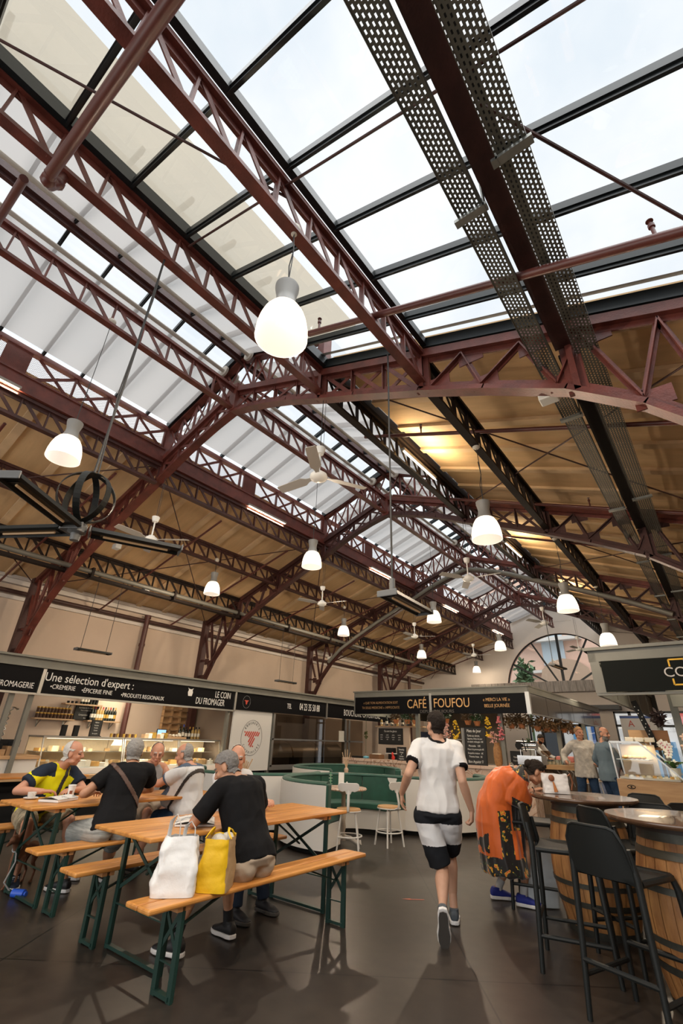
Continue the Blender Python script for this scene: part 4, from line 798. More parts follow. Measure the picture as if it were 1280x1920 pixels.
# vase with flowers
def blossoms(T, c, n, rad, hgt, M, r=.022, seed=1, name='blossom_spray'):
    rnd = random.Random(seed); mb = MB(); c = V(c)
    for i in range(n):
        t = rnd.random(); a = rnd.uniform(0, 6.28); rr = rad*(.3+.7*math.sin(math.pi*min(1, t+.1)))*rnd.random()**.5
        p = c+V((math.cos(a)*rr, math.sin(a)*rr, t*hgt))
        for k in range(4):
            b_ = rnd.uniform(0, 6.28); mb.ball(p+V((math.cos(b_), math.sin(b_), rnd.uniform(-.5,.5)))*r*.7, (r*.8, r*.5, r*.7), 5, M=Matrix.Rotation(b_, 3, 'Z'))
    return part(T, name, mb, M)
def leafmass(T, c, n, rad, M, size=.06, seed=3, name='foliage', squash=1.0, droop=0):
    rnd = random.Random(seed); mb = MB(); c = V(c)
    for i in range(n):
        d = V((rnd.gauss(0,1), rnd.gauss(0,1), rnd.gauss(0,1)*squash)).normalized()*rad*rnd.random()**.4; d.z -= droop*rnd.random(); p = c+d
        u = V((rnd.gauss(0,1), rnd.gauss(0,1), rnd.gauss(0,.6))).normalized(); w = u.cross(V((rnd.gauss(0,1), rnd.gauss(0,1), 1))).normalized()
        mb.add([p, p+u*size*.5+w*size*.22, p+u*size, p+u*size*.5-w*size*.22], [(0,1,2,3)])
    return part(T, name, mb, M)
vase_m = mat('woven_vase', (.42,.22,.08), .6, col2=(.28,.13,.05), vscale=30, bump=.4, bscale=60); green = mat('leaf_green', (.045,.10,.03), .6, var=.4, vscale=20); pink = mat('pink_petals', (.75,.22,.24), .6); palepink = mat('pale_pink_petals', (.68,.38,.32), .7); yel = mat('yellow_petals', (.80,.52,.02), .6); dry = mat('dry_brown_plants', (.16,.09,.035), .8, var=.4, vscale=20); terra = mat('terracotta', (.42,.16,.06), .8)
vp = (-4.27, 11.3, .985)
T = thing('flower_vase', 'tall woven brown vase with yellow and pink blossoms on the counter', 'vase', vp); part(T, 'vase', MB().lathe([(0,0),(.06,0),(.085,.06),(.095,.2),(.085,.36),(.055,.42),(.06,.47),(.045,.47),(.04,.42)], vp, 18), vase_m)
blossoms(T, (-4.42, 11.25, 1.55), 30, .09, .42, yel, seed=2); blossoms(T, (-4.14, 11.25, 1.50), 34, .08, .50, pink, seed=4); blossoms(T, (-4.32, 11.25, 1.45), 40, .14, .22, palepink, r=.016, seed=5)
part(T, 'stems', MB().tube([V((-4.27,11.3,1.4)), V((-4.40,11.25,1.75))], .006, 5).tube([V((-4.27,11.3,1.4)), V((-4.16,11.25,1.8))], .006, 5).tube([V((-4.27,11.3,1.35)), V((-4.31,11.25,1.5))], .01, 5), green)
vp = (-5.28, 11.3, .985)
T = thing('flower_vase', 'vase of yellow and pink blossoms right beside the walking man', 'vase', vp); part(T, 'vase', MB().lathe([(0,0),(.05,0),(.07,.1),(.06,.3),(.04,.36),(.045,.4)], vp, 14), vase_m)
blossoms(T, (-5.22, 11.25, 1.50), 34, .10, .40, yel, seed=7); blossoms(T, (-5.45, 11.25, 1.52), 40, .12, .30, palepink, r=.018, seed=8); blossoms(T, (-5.52, 11.25, 1.78), 10, .05, .12, pink, seed=9)
part(T, 'stems', MB().tube([V((-5.28,11.3,1.3)), V((-5.2,11.25,1.7))], .006, 5).tube([V((-5.28,11.3,1.3)), V((-5.45,11.25,1.6))], .006, 5), green)
for i, (x, y, z, k) in enumerate([(-7.0,11.45,1.93,0),(-6.65,11.45,1.93,1),(-6.45,11.5,1.92,0),(-5.0,11.5,1.92,0),(-4.75,11.45,1.90,1),(-3.95,11.5,1.85,2),(-3.72,11.5,1.86,2),(-3.50,11.9,1.82,2),(-3.50,12.6,1.82,2),(-3.55,13.4,1.86,2),(-3.55,14.4,1.86,2),(-3.6,15.4,1.86,2),(-5.55,11.45,1.95,1)]):
    T = thing('hanging_plant', 'small hanging basket of dry brown foliage under the cafe canopy', 'hanging plant', (x, y, z-.1), 'hanging baskets under the cafe canopy')
    part(T, 'pot', MB().lathe([(0,-.10),(.05,-.10),(.085,.0),(.08,.0),(.04,-.08)], (x,y,z), 12), terra); part(T, 'cord', MB().tube([V((x,y,z)), V((x,y,2.5))], .004, 4), wire_m)
    leafmass(T, (x,y,z+.07), 120 if k < 2 else 300, .14 if k < 2 else .21, [dry, green, dry][k], .08, seed=20+i, squash=.6)
T = thing('trailing_plant', 'long green vine trailing down from the cafe canopy corner', 'hanging plant', (-3.62, 11.5, 1.15)); leafmass(T, (-3.62, 11.5, 1.45), 130, .09, green, .06, seed=50, squash=4.0); part(T, 'stem', MB().tube([V((-3.62,11.5,1.15)), V((-3.60,11.5,1.6)), V((-3.62,11.5,2.05))], .006, 4), green)
T = thing('trailing_plant', 'thin ivy hanging at the left end of the cafe', 'hanging plant', (-8.0, 11.5, 1.1)); leafmass(T, (-8.0, 11.5, 1.55), 110, .07, mat('olive_leaf', (.10,.11,.03), .7), .06, seed=51, squash=7.0); part(T, 'stem', MB().tube([V((-8.0,11.5,1.1)), V((-8.0,11.5,2.05))], .006, 4), green)
# espresso machine and clutter
T = thing('espresso_machine', 'chrome coffee machine with round boiler end beside the vine', 'coffee machine', (-3.75, 11.55, .985)); chrome = mat('chrome', (.6,.6,.6), .15, 1)
part(T, 'body', MB().b2((-3.86, 11.35, 1.05), (-3.35, 11.75, 1.22)), chrome); part(T, 'boiler', MB().cyl((-3.88, 11.5, 1.42), (-3.45, 11.5, 1.42), .09, n=20), chrome); part(T, 'gauge', MB().cyl((-3.80, 11.33, 1.41), (-3.80, 11.36, 1.41), .07, n=20), dark); part(T, 'frame', MB().cyl((-3.82,11.5,1.2), (-3.82,11.5,1.36), .02).cyl((-3.5,11.5,1.2), (-3.5,11.5,1.36), .02), chrome); part(T, 'lever', MB().tube([V((-3.66,11.38,1.3)), V((-3.66,11.25,1.55))], .012, 6), dark); part(T, 'foot', MB().b2((-3.84, 11.38, .985), (-3.38, 11.72, 1.05)), dark)
solo('card_reader', MB().b2((-8.25, 11.2, .985), (-7.95, 11.4, 1.03)), dark, 'flat black device at the left end of the marble counter', 'device'); solo('blue_cloth', MB().ball((-7.82, 11.25, 1.01), (.09,.07,.035), 10), mat('light_blue_cloth', (.15,.42,.55), .9, bump=.5, bscale=30), 'crumpled light blue cloth on the marble counter', 'cloth', bev=0)
T = thing('wooden_box', 'brown wooden box with papers on the marble counter', 'box', (-7.55, 11.3, .985)); part(T, 'box', MB().b2((-7.68, 11.2, .985), (-7.38, 11.45, 1.09)), mat('brown_wood', (.16,.08,.035), .6)); part(T, 'papers', MB().b2((-7.62, 11.24, 1.09), (-7.44, 11.4, 1.11)), paper_w)
T = thing('till', 'black cash till on a shelf under the chalk menu', 'till', (-7.3, 11.7, .985)); part(T, 'drawer', MB().b2((-7.35, 11.6, .985), (-6.95, 11.85, 1.11)), dark); part(T, 'printer', MB().b2((-7.45, 11.65, 1.13), (-7.25, 11.82, 1.25)), dark); part(T, 'tray', MB().b2((-7.45, 11.6, 1.11), (-6.95, 11.85, 1.13)), white_p); part(T, 'cup', MB().cyl((-7.05, 11.7, 1.13), (-7.05, 11.7, 1.24), .02), white_p)
solo('red_figure', MB().ball((-6.95, 11.2, 1.04), (.05,.04,.055), 8).ball((-6.97, 11.2, 1.12), (.03,.03,.045), 8), mat('red_glaze', (.55,.03,.02), .3), 'small red ornament beside the chalk sign', 'ornament')
T = thing('laptop_till', 'dark blue screen standing inside the cafe', 'screen', (-6.5, 12.0, 1.33)); part(T, 'screen', MB().b2((-6.63, 11.98, 1.40), (-6.30, 12.0, 1.66)), mat('dark_blue_screen', (.01,.015,.04), .2)); part(T, 'shelf', MB().b2((-6.85, 11.9, 1.30), (-6.15, 12.15, 1.34)), white_p); part(T, 'foot', MB().b2((-6.5, 11.97, 1.34), (-6.42, 12.03, 1.40)), dark)
for k in range(7):
    x = -7.75+k*.17; bottle((x, 11.9, 1.79), .26 if k % 2 else .2, gdark if k % 3 else gclear, paper_w, dark, 'bottle', 'bottle standing on top of the beige cafe partition', 'bottles on the cafe partition', .035)
for r_ in range(2):
    for k in range(8): solo('drinking_glass', MB().lathe([(0,0),(.028,0),(.034,.11),(.031,.11),(.026,.006),(0,.006)], (-3.95+k*.085, 12.95+r_*.1, 1.03), 10), cglass, 'clear drinking glass in the rack by the bar', 'glass', 'drinking glasses by the bar')
solo('glass_rack', MB().b2((-4.4, 12.88, .93), (-3.1, 13.15, 1.03)), pale_wood, 'pale wooden ledge holding drinking glasses', 'ledge')
solo('pink_box', MB().box((-3.75, 14.9, 1.12), (.45,.3,.14)), mat('pink_lid', (.62,.22,.20), .6), 'rounded salmon pink box on the bar', 'box', bev=.04)
for k in range(4): solo('cup', MB().lathe([(0,0),(.03,0),(.045,.07),(.04,.07),(.027,.008),(0,.008)], (-3.9+k*.1, 14.55, 1.03), 10), white_p, 'white cup lined up on the bar', 'cup', 'white cups on the bar')
# row of shelves / clutter deep inside the cafe
T = thing('kitchen_rack', 'steel shelving with crockery deep inside the cafe', 'rack', (-6.3, 13.2, .95))
for z in (1.0, 1.25, 1.5): part(T, 'shelf', MB().b2((-6.9, 13.1, z), (-5.9, 13.4, z+.02)), steel)
for x in (-6.9, -5.9): part(T, 'upright', MB().b2((x-.015, 13.1, .95), (x+.015, 13.4, 1.8)), steel)
for k in range(8): solo('stacked_crockery', MB().cyl((-6.8+k*.12, 13.2, 1.27), (-6.8+k*.12, 13.2, 1.27+.05+.02*(k % 3)), .045, n=10), white_p if k % 2 else terra, 'crockery stack on the steel shelf inside the cafe', 'crockery', 'crockery inside the cafe')
struct('wall_cafe', MB().b2((-8.1, 16.8, 0), (-6.2, 16.9, 2.5)), mat('beige_inner_wall', (.36,.28,.21), .8))
# ---------------------------------------------------------------- right stall
RY = 7.1; RX = -1.27
T = thing('stall_canopy', 'grey metal canopy of the right-hand stall with black front', 'canopy', (.4, 9.5, 2.05))
part(T, 'cornice', MB().b2((RX-.02, RY, 2.44), (2.2, RY+.1, 2.58)).b2((RX-.06, RY-.06, 2.58), (2.2, RY+.2, 2.62)).b2((RX-.02, RY, 2.44), (RX+.07, 13.2, 2.58)).b2((RX-.06, RY, 2.58), (RX+.2, 13.2, 2.61)), canopy_m)
part(T, 'end_panel', MB().add([(RX-.01,RY-.01,2.44),(RX+.10,RY-.01,2.44),(RX+.13,RY-.01,2.05),(RX+.02,RY-.01,2.05)], [(0,1,2,3)]).b2((RX-.01, RY, 2.05), (RX+.05, RY+.1, 2.45)), canopy_m)
part(T, 'roof', MB().b2((RX, RY+.05, 2.59), (2.2, 13.2, 2.61)), canopy_m); part(T, 'lower_rail', MB().b2((RX, RY+.03, 2.02), (RX+.05, 13.0, 2.06)).b2((RX, RY, 2.02), (2.2, RY+.06, 2.05)), canopy_m)
for k in range(5): part(T, 'side_panel', MB().b2((RX+.0, RY+.2+k*1.17, 2.06), (RX+.03, RY+1.32+k*1.17, 2.44)), canopy_m)
for x, y in ((-.62, 9.3), (-1.2, 12.8), (2.1, 7.2), (-.2, 10.8)): part(T, 'post', MB().b2((x-.05, y-.05, 0), (x+.05, y+.05, 2.5)), canopy_m)
part(T, 'inner_hood', MB().b2((-.6, 8.9, 2.0), (2.0, 9.0, 2.5)), canopy_m)
s = thing('stall_sign', 'black sign with yellow bracket frame and pale rounded letters at right', 'sign', (0, RY, 2.05)); part(s, 'panel', MB().b2((RX+.12, RY-.03, 2.06), (2.1, RY-.008, 2.44)), mat('black_green_panel', (.010,.012,.011), .6, spec=.08))
text(s, 'lettering', 'CORNER', .16, (-.16, RY-.035, 2.26), X_, Z_, mat('pale_grey_lettering', (.62,.60,.58), .6), 1.0); text(s, 'lettering', 'Le', .12, (-.2, RY-.035, 2.37), X_, Z_, MATS['pale_grey_lettering'], 1.0)
for p, q in (((-.40,2.41),(-.22,2.41)),((-.40,2.41),(-.40,2.33)),((-.40,2.19),(-.40,2.12)),((-.40,2.12),(-.28,2.12))): part(s, 'bracket_mark', MB().beam((p[0], RY-.034, p[1]), (q[0], RY-.034, q[1]), .018, .006, (0,1,0)), yellow_t)
# pale wood counter with glass pastry display
T = thing('pastry_counter', 'pale wood counter with small eye-shaped mark under the pastry display', 'counter', (-.5, 8.9, 0)); part(T, 'body', MB().b2((-1.50, 8.55, 0), (2.2, 9.25, 1.02)), pale_wood)
part(T, 'emblem', MB().tube([V((-1.33+.05*math.cos(t), 8.545, .93+.022*math.sin(t))) for t in [2*math.pi*i/20 for i in range(20)]], .004, 4, closed=True).cyl((-1.33,8.548,.93), (-1.33,8.54,.93), .012), dark)
part(T, 'edge', MB().b2((-.62, 8.5, 1.02), (2.2, 9.3, 1.04)), dark)
T = thing('pastry_display', 'lit glass pastry display with sloping front on the pale wood counter', 'display cabinet', (-1.1, 8.9, 1.02))
fr = MB(); A = [(-1.48,8.56),(-1.48,9.2)]
for y in (8.57, 9.2): fr.beam((-1.48,y,1.02), (-1.50,y,1.50), .02, .02); fr.beam((-1.50,y,1.50), (-1.12,y,1.50), .02, .02); fr.beam((-1.12,y,1.50), (-.66,y,1.03), .02, .02)
fr.beam((-1.5,8.57,1.5), (-1.5,9.2,1.5), .02, .02); fr.beam((-1.12,8.57,1.5), (-1.12,9.2,1.5), .02, .02)
part(T, 'frame', fr, steel); part(T, 'side_glass', MB().add([(-1.47,8.57,1.03),(-.68,8.57,1.03),(-1.12,8.57,1.49),(-1.49,8.57,1.49)], [(0,1,2,3)]), cglass); part(T, 'front_glass', MB().add([(-.66,8.57,1.03),(-.66,9.2,1.03),(-1.12,9.2,1.49),(-1.12,8.57,1.49)], [(0,1,2,3)]), cglass)
part(T, 'back_panel', MB().b2((-1.47, 9.18, 1.03), (-1.0, 9.2, 1.48)), mat('pale_slats', (.5,.4,.3), .5)); part(T, 'shelf', MB().b2((-1.46, 8.62, 1.27), (-1.05, 9.15, 1.28)), steel); part(T, 'floor_tray', MB().b2((-1.46, 8.6, 1.025), (-.72, 9.15, 1.05)), white_p); part(T, 'top', MB().b2((-1.5, 8.56, 1.50), (-1.12, 9.2, 1.515)), steel)
l = area('display_light', (-1.2, 8.9, 1.47), (0,0,-1), .3, .5, 4, (1,.80,.52)); l.parent = T; l.location = V(l.location)-org(T)
for k in range(9): solo('pastry', MB().ball((-1.36+.06*(k % 5), 8.72+.12*(k//5), 1.305), (.04,.05,.025), 8), mat('golden_pastry', (.75,.42,.10), .5), 'golden pastry on the upper shelf of the glass display', 'pastry', 'pastries on the display shelf')
for k in range(10): solo('small_cake', MB().cyl((-1.38+.07*k, 8.68, 1.05), (-1.38+.07*k, 8.68, 1.08), .025, n=10), cheese_m[k % 3], 'small cake on the floor tray of the glass display', 'cake', 'small cakes in the display')
for k in range(3): solo('eggs_box', MB().box((-1.28+.13*k, 9.0, 1.545), (.11,.2,.06)), paper_w, 'white egg box on top of the pastry display', 'box', 'egg boxes on the display', bev=.01)
for k in range(2): solo('wood_panel', MB().box((-1.2+.28*k, 9.35, 1.55), (.26,.03,.28), rz=.2), pale_wood if k == 0 else mat('brown_board', (.30,.14,.06), .6), ['upright pale wooden board behind the egg boxes', 'upright brown board behind the pastry display'][k], 'board')
T = thing('hanging_pillar_sign', 'tall narrow black board with white dots leaning behind the display', 'sign', (-1.1, 9.1, 1.5)); part(T, 'board', MB().beam((-.98, 9.3, 1.45), (-1.15, 9.3, 2.12), .08, .02, (0,1,0)), dark)
for k in range(12): part(T, 'dot', MB().ball(V((-.98, 9.285, 1.48)).lerp(V((-1.15, 9.285, 2.08)), k/12)+V((.015*(-1)**k, 0, 0)), .009, 6), white_t)
def orchid(c, h, lean, M, label, seed, pot=white_p, n=9):
    x, y, z = c; T = thing('potted_orchid', label, 'plant', c); part(T, 'pot', MB().lathe([(0,0),(.055,0),(.075,.14),(.065,.14),(.05,.02)], c, 16), pot)
    rnd = random.Random(seed); lf = MB()
    for k in range(7):
        a = k*.9+rnd.random(); d = V((math.cos(a), math.sin(a), 0)); p = V((x,y,z+.13)); s_ = V((-d.y, d.x, 0))
        lf.grid(lambda u, v: p+d*(.22*u)+V((0,0,.10*math.sin(u*2.4)))+s_*(v-.5)*.08*math.sin(math.pi*min(.97, u+.08)), 5, 2)
    part(T, 'leaves', lf, mat('orchid_leaf', (.05,.12,.03), .35))
    st = [V((x,y,z+.1)), V((x+lean*.1,y,z+h*.5)), V((x+lean*.3,y,z+h*.85)), V((x+lean*.7,y,z+h)), V((x+lean*1.2,y,z+h*.92)), V((x+lean*1.7,y,z+h*.7))]; part(T, 'stem', MB().tube(st, .005, 5), MATS['leaf_green'])
    for k in range(n):
        t = k/(n-1)*3.2; i = min(int(t), 3); q = st[i+1 if i < 4 else 4].lerp(st[min(i+2, 5)], t-i)+V((rnd.uniform(-.04,.04), -.03, rnd.uniform(-.04,.04)))
        mb = MB()
        for a in (90, 162, 234, 306, 18): r_ = math.radians(a); mb.ball(q+V((math.cos(r_)*.028, 0, math.sin(r_)*.028)), (.026,.006,.018), 8, M=Matrix.Rotation(-r_, 3, 'Y'))
        mb.ball(q+V((0,-.008,0)), .009, 6, 1); part(T, 'blossom', mb, [M, mat('orchid_throat', (.5,.08,.15), .5)])
blush = mat('blush_petals', (.80,.55,.42), .6); whitep = mat('white_petals', (.85,.84,.80), .6)
orchid((-.55, 8.65, 1.04), .62, .10, blush, 'tall orchid with blush blossoms right of the pastry display', 1); orchid((-.33, 8.62, 1.04), .50, .12, blush, 'orchid in white pot with spotted broad leaves at right edge', 2); orchid((-.80, 9.1, 1.04), .45, -.06, whitep, 'white-flowered orchid behind the sloping display glass', 3, n=12)
T = thing('dried_bunch', 'dark bunch of dried peppers hanging at the stall post', 'hanging plant', (-.85, 9.2, 1.6)); leafmass(T, (-.85, 9.2, 1.85), 120, .10, mat('dark_dried', (.03,.012,.012), .6), .09, seed=77, squash=2.2)
# fill lights added under the stall canopies to brighten the interior
for nm_, p, d_, a_, b_, w_ in (('cheese_stall_fill', (-11.2, 6.2, 2.38), (-.4,0,-1), 4.2, .3, 60), ('cafe_fill', (-5.9, 12.3, 2.5), (0,-.1,-1), 4.0, .8, 70), ('cafe_bar_fill', (-4.0, 15.2, 2.5), (.2,0,-1), .8, 4.0, 45), ('right_stall_fill', (0, 8.3, 2.5), (-.2,-.1,-1), 2.0, .6, 30)):
    area(nm_, p, d_, a_ if nm_ != 'cheese_stall_fill' else .3, b_ if nm_ != 'cheese_stall_fill' else a_, w_, (1,.84,.62))
area('back_fill_light', (-4.5, YB-.4, 2.1), (0,1,.15), 11.5, 4.0, 260, (1,.96,.90))  # unseen fill added behind the camera to brighten the hall
# ---------------------------------------------------------------- far end: band canopy, doorway, outside
T = thing('shutter_box', 'weathered ribbed metal band below the half-round window', 'shutter', (-5.5, 22.0, 3.5)); part(T, 'ribbed_band', MB().b2((-9.2, 21.9, 3.50), (-3.4, 22.26, 3.93)), mat('weathered_zinc', (.34,.31,.28), .6, .3, col2=(.20,.18,.16), vscale=3, stretch=(9,1,1)))
for k in range(20): part(T, 'rib', MB().b2((-9.15+k*.3, 21.87, 3.5), (-9.12+k*.3, 21.9, 3.93)), MATS['weathered_zinc'])
for i, (x0, x1) in enumerate(((-6.9, -4.3), (-3.55, -1.0))):
    d = tag(bpy.data.objects.new('door_%d' % (i+1), None), kind='structure'); COL.objects.link(d); d.location = (x0, YN, 0); fr = MB()
    for x in (x0, x1, (x0+x1)/2, x0+.55, x1-.55): fr.b2((x-.05, YN+.02, 0), (x+.05, YN+.12, 2.75))
    fr.b2((x0, YN+.02, 2.2), (x1, YN+.12, 2.28)); fr.b2((x0, YN+.02, 2.68), (x1, YN+.12, 2.78)); part(d, 'door_frame', fr, black_al); part(d, 'pane', MB().add([(x0,YN+.07,0),(x1,YN+.07,0),(x1,YN+.07,2.7),(x0,YN+.07,2.7)], [(0,1,2,3)]), glass)
solo('door_awning', MB().b2((-4.3, 21.6, 2.80), (-3.2, 22.27, 2.95)), black_al, 'small dark canopy over the far glass door', 'canopy')
T = thing('window_poster', 'white shop poster with red letters in the far door glass', 'poster', (-2.9, YN, 1.7)); part(T, 'sheet', MB().b2((-3.35, YN-.02, 1.75), (-2.0, YN, 2.6)), mat('poster_white', (.75,.75,.74), .6)); text(T, 'lettering', 'A', .32, (-3.0, YN-.025, 2.3), X_, Z_, red_t, 1); text(T, 'lettering', 'A', .32, (-2.5, YN-.025, 2.3), X_, Z_, red_t, 1); part(T, 'stripe', MB().b2((-3.35, YN-.03, 2.5), (-2.0, YN-.022, 2.58)), mat('blue_print', (.08,.16,.45), .6))
fac = mat('pink_facade', (.72,.50,.40), .9, var=.08, vscale=1)
struct('wall_outside', MB().b2((-12, 29, 0), (3, 29.3, 12)), fac)
T = thing('outside_shopfront', 'pale shopfront with blue and white panels across the street', 'shopfront', (-3, 28.4, 0)); part(T, 'front', MB().b2((-11, 28.5, 0), (2.5, 28.95, 3.9)), mat('pale_shopfront', (.70,.71,.70), .6))
for k, (x0, x1, z0, z1, c_) in enumerate([(-6.6,-5.9,.2,2.5,(.10,.30,.55)),(-5.7,-4.9,.2,2.6,(.03,.10,.30)),(-3.9,-3.3,.8,2.8,(.60,.32,.12)),(-3.1,-2.2,.3,1.8,(.12,.30,.50)),(-8.2,-7.2,.2,2.6,(.05,.06,.07)),(-2.0,-1.2,1.9,3.3,(.60,.10,.08))]): part(T, 'panel', MB().b2((x0,28.44,z0), (x1,28.5,z1)), mat('shop_colour_%s' % ['sky','navy','orange','teal','charcoal','red'][k], c_, .5))
T = thing('outside_gable', 'curved beige gable ornament seen through the half-round window', 'gable', (-4.4, 28.6, 2)); part(T, 'gable', MB().prism([(-1.7,0),(-1.7,2.2),(-1.35,2.35),(-1.2,2.9),(-.7,3.3),(0,3.45),(.7,3.3),(1.2,2.9),(1.35,2.35),(1.7,2.2),(1.7,0)], (-6.5, 28.9, 2.45), X_, Z_, .25), mat('beige_gable', (.45,.33,.24), .9))
T = thing('outside_balcony', 'white railing and cornice of the building outside the window', 'balcony', (-7, 28.5, 6.3)); part(T, 'cornice', MB().b2((-9, 28.5, 6.9), (-5.4, 29, 7.1)).b2((-8.8, 28.7, 5.2), (-7.0, 28.95, 5.35)), white_p); part(T, 'window_panel', MB().b2((-7.6, 28.9, 5.6), (-6.4, 28.99, 7.6)), mat('pale_blue_window', (.45,.55,.62), .3))
T = thing('outside_plant', 'drooping green palm seen through the left of the half-round window', 'plant', (-8.2, 27, 0)); part(T, 'trunk', MB().cyl((-8.2,27,0), (-8.2,27,5.3), .08), green); leafmass(T, (-8.2, 27, 5.3), 260, .45, mat('palm_green', (.10,.18,.09), .7), .45, seed=90, squash=1.8, droop=.8)
# ---------------------------------------------------------------- beer tables and benches
def plankwood(name, base, dk):
    return mat(name, base, .38, col2=dk, vscale=2.0, stretch=(9, .9, 9), bump=.06, bscale=12, ramp=(.38,.62), coat=.15)
top_w = plankwood('varnished_pine', (.66,.30,.075), (.44,.17,.035)); green_leg = mat('dark_green_leg', (.012,.040,.032), .4); end_w = mat('pine_batten', (.60,.30,.12), .5)
def slab(w, l, z, th, n, seam=.004):
    mb = MB(); pw = w/n
    for i in range(n): mb.b2((-w/2+i*pw+seam/2, -l/2, z-th), (-w/2+(i+1)*pw-seam/2, l/2, z))
    return mb
def trestle(T, w, z, l, ys, spread=1.0):
    # folding steel frame: two uprights, floor bar, crossed struts up to the underside
    for s in (-1, 1):
        y = s*(l/2-.27); F_ = MB(); hw = w/2-.05
        L_ = part(T, 'leg_frame', MB().beam((-hw, y, .02), (hw, y, .02), .035, .02), green_leg)
        for sx_ in (-1, 1): part(L_, 'leg', MB().beam((sx_*hw, y, .0), (sx_*hw, y, z-.03), .04, .02, (0,1,0)).beam((sx_*hw, y+.01, .0), (sx_*hw, y+.01, z-.03), .015, .03, (0,1,0)), green_leg)
        part(L_, 'cross_strut', MB().beam((-hw, y, z*.45), (hw, y, z-.06), .025, .008, (0,1,0)).beam((hw, y, z*.45), (-hw, y, z-.06), .025, .008, (0,1,0)), green_leg)
        part(L_, 'stay', MB().beam((0, y, z*.62), (0, y-s*.42, z-.04), .022, .010).beam((-hw, y, z*.34), (hw, y, z*.34), .016, .008), green_leg)
        part(T, 'batten', MB().b2((-w/2+.03, y-.05, z-.06), (w/2-.03, y+.05, z-.028)), end_w, bev=.004)
def beer_table():
    T = thing('beer_table', 'x', 'table'); part(T, 'tabletop', slab(.76, 2.2, .765, .028, 3, .002), top_w, bev=.008); trestle(T, .76, .765, 2.2, None); return T
def beer_bench():
    T = thing('beer_bench', 'x', 'bench'); part(T, 'seat', slab(.26, 2.2, .48, .030, 2, .003), top_w, bev=.010); trestle(T, .26, .48, 2.2, None); return T
tb = beer_table(); tb.location = (-3.65, 3.28, 0); tb['label'] = 'varnished pine beer table with newspaper, beside the two shopping bags'
t2 = copy_tree(tb); t2.location = (-5.54, 3.27, 0); t2['label'] = 'varnished pine beer table at left, in front of the man in yellow'
bn = beer_bench(); bn.location = (-3.06, 3.13, 0); bn['label'] = 'pine bench in front, carrying the white and yellow bags'
for (x, y), l in [((-4.12,3.20),'pine bench on the far side of the newspaper table'), ((-4.97,3.28),'pine bench under the man in black with cross-body strap'), ((-6.38,3.27),'pine bench under the man in the yellow shirt'), ((-8.2,3.2),'pine bench under the man in plaid at left edge')]:
    c = copy_tree(bn); c.location = (x, y, 0); c['label'] = l
t3 = copy_tree(tb); t3.location = (-8.85, 3.2, 0); t3['label'] = 'pine beer table beyond the man in plaid, near the cheese counter'
# things on the tables
news = mat('newsprint', (.66,.65,.62), .8, col2=(.16,.17,.18), vscale=16, stretch=(1,1,1), ramp=(.42,.50)); wp = mat('white_paper', (.8,.79,.76), .8)
def paper(loc, w, l, rz, label, th=.012):
    R = Matrix.Rotation(rz, 3, 'Z'); c = V(loc); T = thing('newspaper', label, 'newspaper', loc)
    def fn(k): return lambda u, v: c+R@V(((u-.5)*w, (v-.5)*l, .004+k*th+.010*math.sin(u*3.1)*(1+k)))
    part(T, 'page', MB().grid(fn(1), 8, 4), news); part(T, 'page', MB().box(c+V((0,0,th*.5+.002)), (w*.98, l*.98, th), rz), wp); return T
paper((-3.60, 2.78, .766), .30, .36, .9, 'open newspaper with colour photos under the hand of the seated man')
paper((-5.52, 2.55, .766), .22, .30, .5, 'folded newspaper beside the paper cup on the left table', .02)
def cup_saucer(loc, label):
    T = thing('coffee_cup', label, 'cup', loc); part(T, 'saucer', MB().lathe([(0,0),(.04,0),(.068,.012),(.066,.016),(.035,.006),(0,.006)], loc, 20), white_p)
    part(T, 'cup', MB().lathe([(0,.008),(.022,.008),(.036,.03),(.040,.06),(.037,.06),(.032,.03),(0,.014)], loc, 20), white_p); part(T, 'handle', MB().tube([V(loc)+V((.038,0,.05)), V(loc)+V((.06,0,.045)), V(loc)+V((.055,0,.025)), V(loc)+V((.034,0,.022))], .004, 5), white_p)
cup_saucer((-5.80, 2.40, .766), 'white coffee cup on its saucer before the man in yellow')
T = thing('paper_cup', 'tall white paper cup with a brown mark on the left table', 'cup', (-5.72, 2.75, .766)); part(T, 'cup', MB().lathe([(0,0),(.028,0),(.038,.11),(.041,.112),(.038,.116),(.033,.11),(.024,.006),(0,.006)], (-5.72,2.75,.766), 20), wp); part(T, 'printed_mark', MB().lathe([(.0325,.035),(.0355,.065)], (-5.72,2.75,.766), 8, a0=-.9, a1=-.1), mat('brown_print', (.25,.08,.04), .7))
solo('coffee_cup', MB().lathe([(0,0),(.03,0),(.04,.07),(.036,.07),(0,.01)], (-5.30,2.95,.766), 16), wp, 'small pale cup half hidden by the arm of the man in black', 'cup')
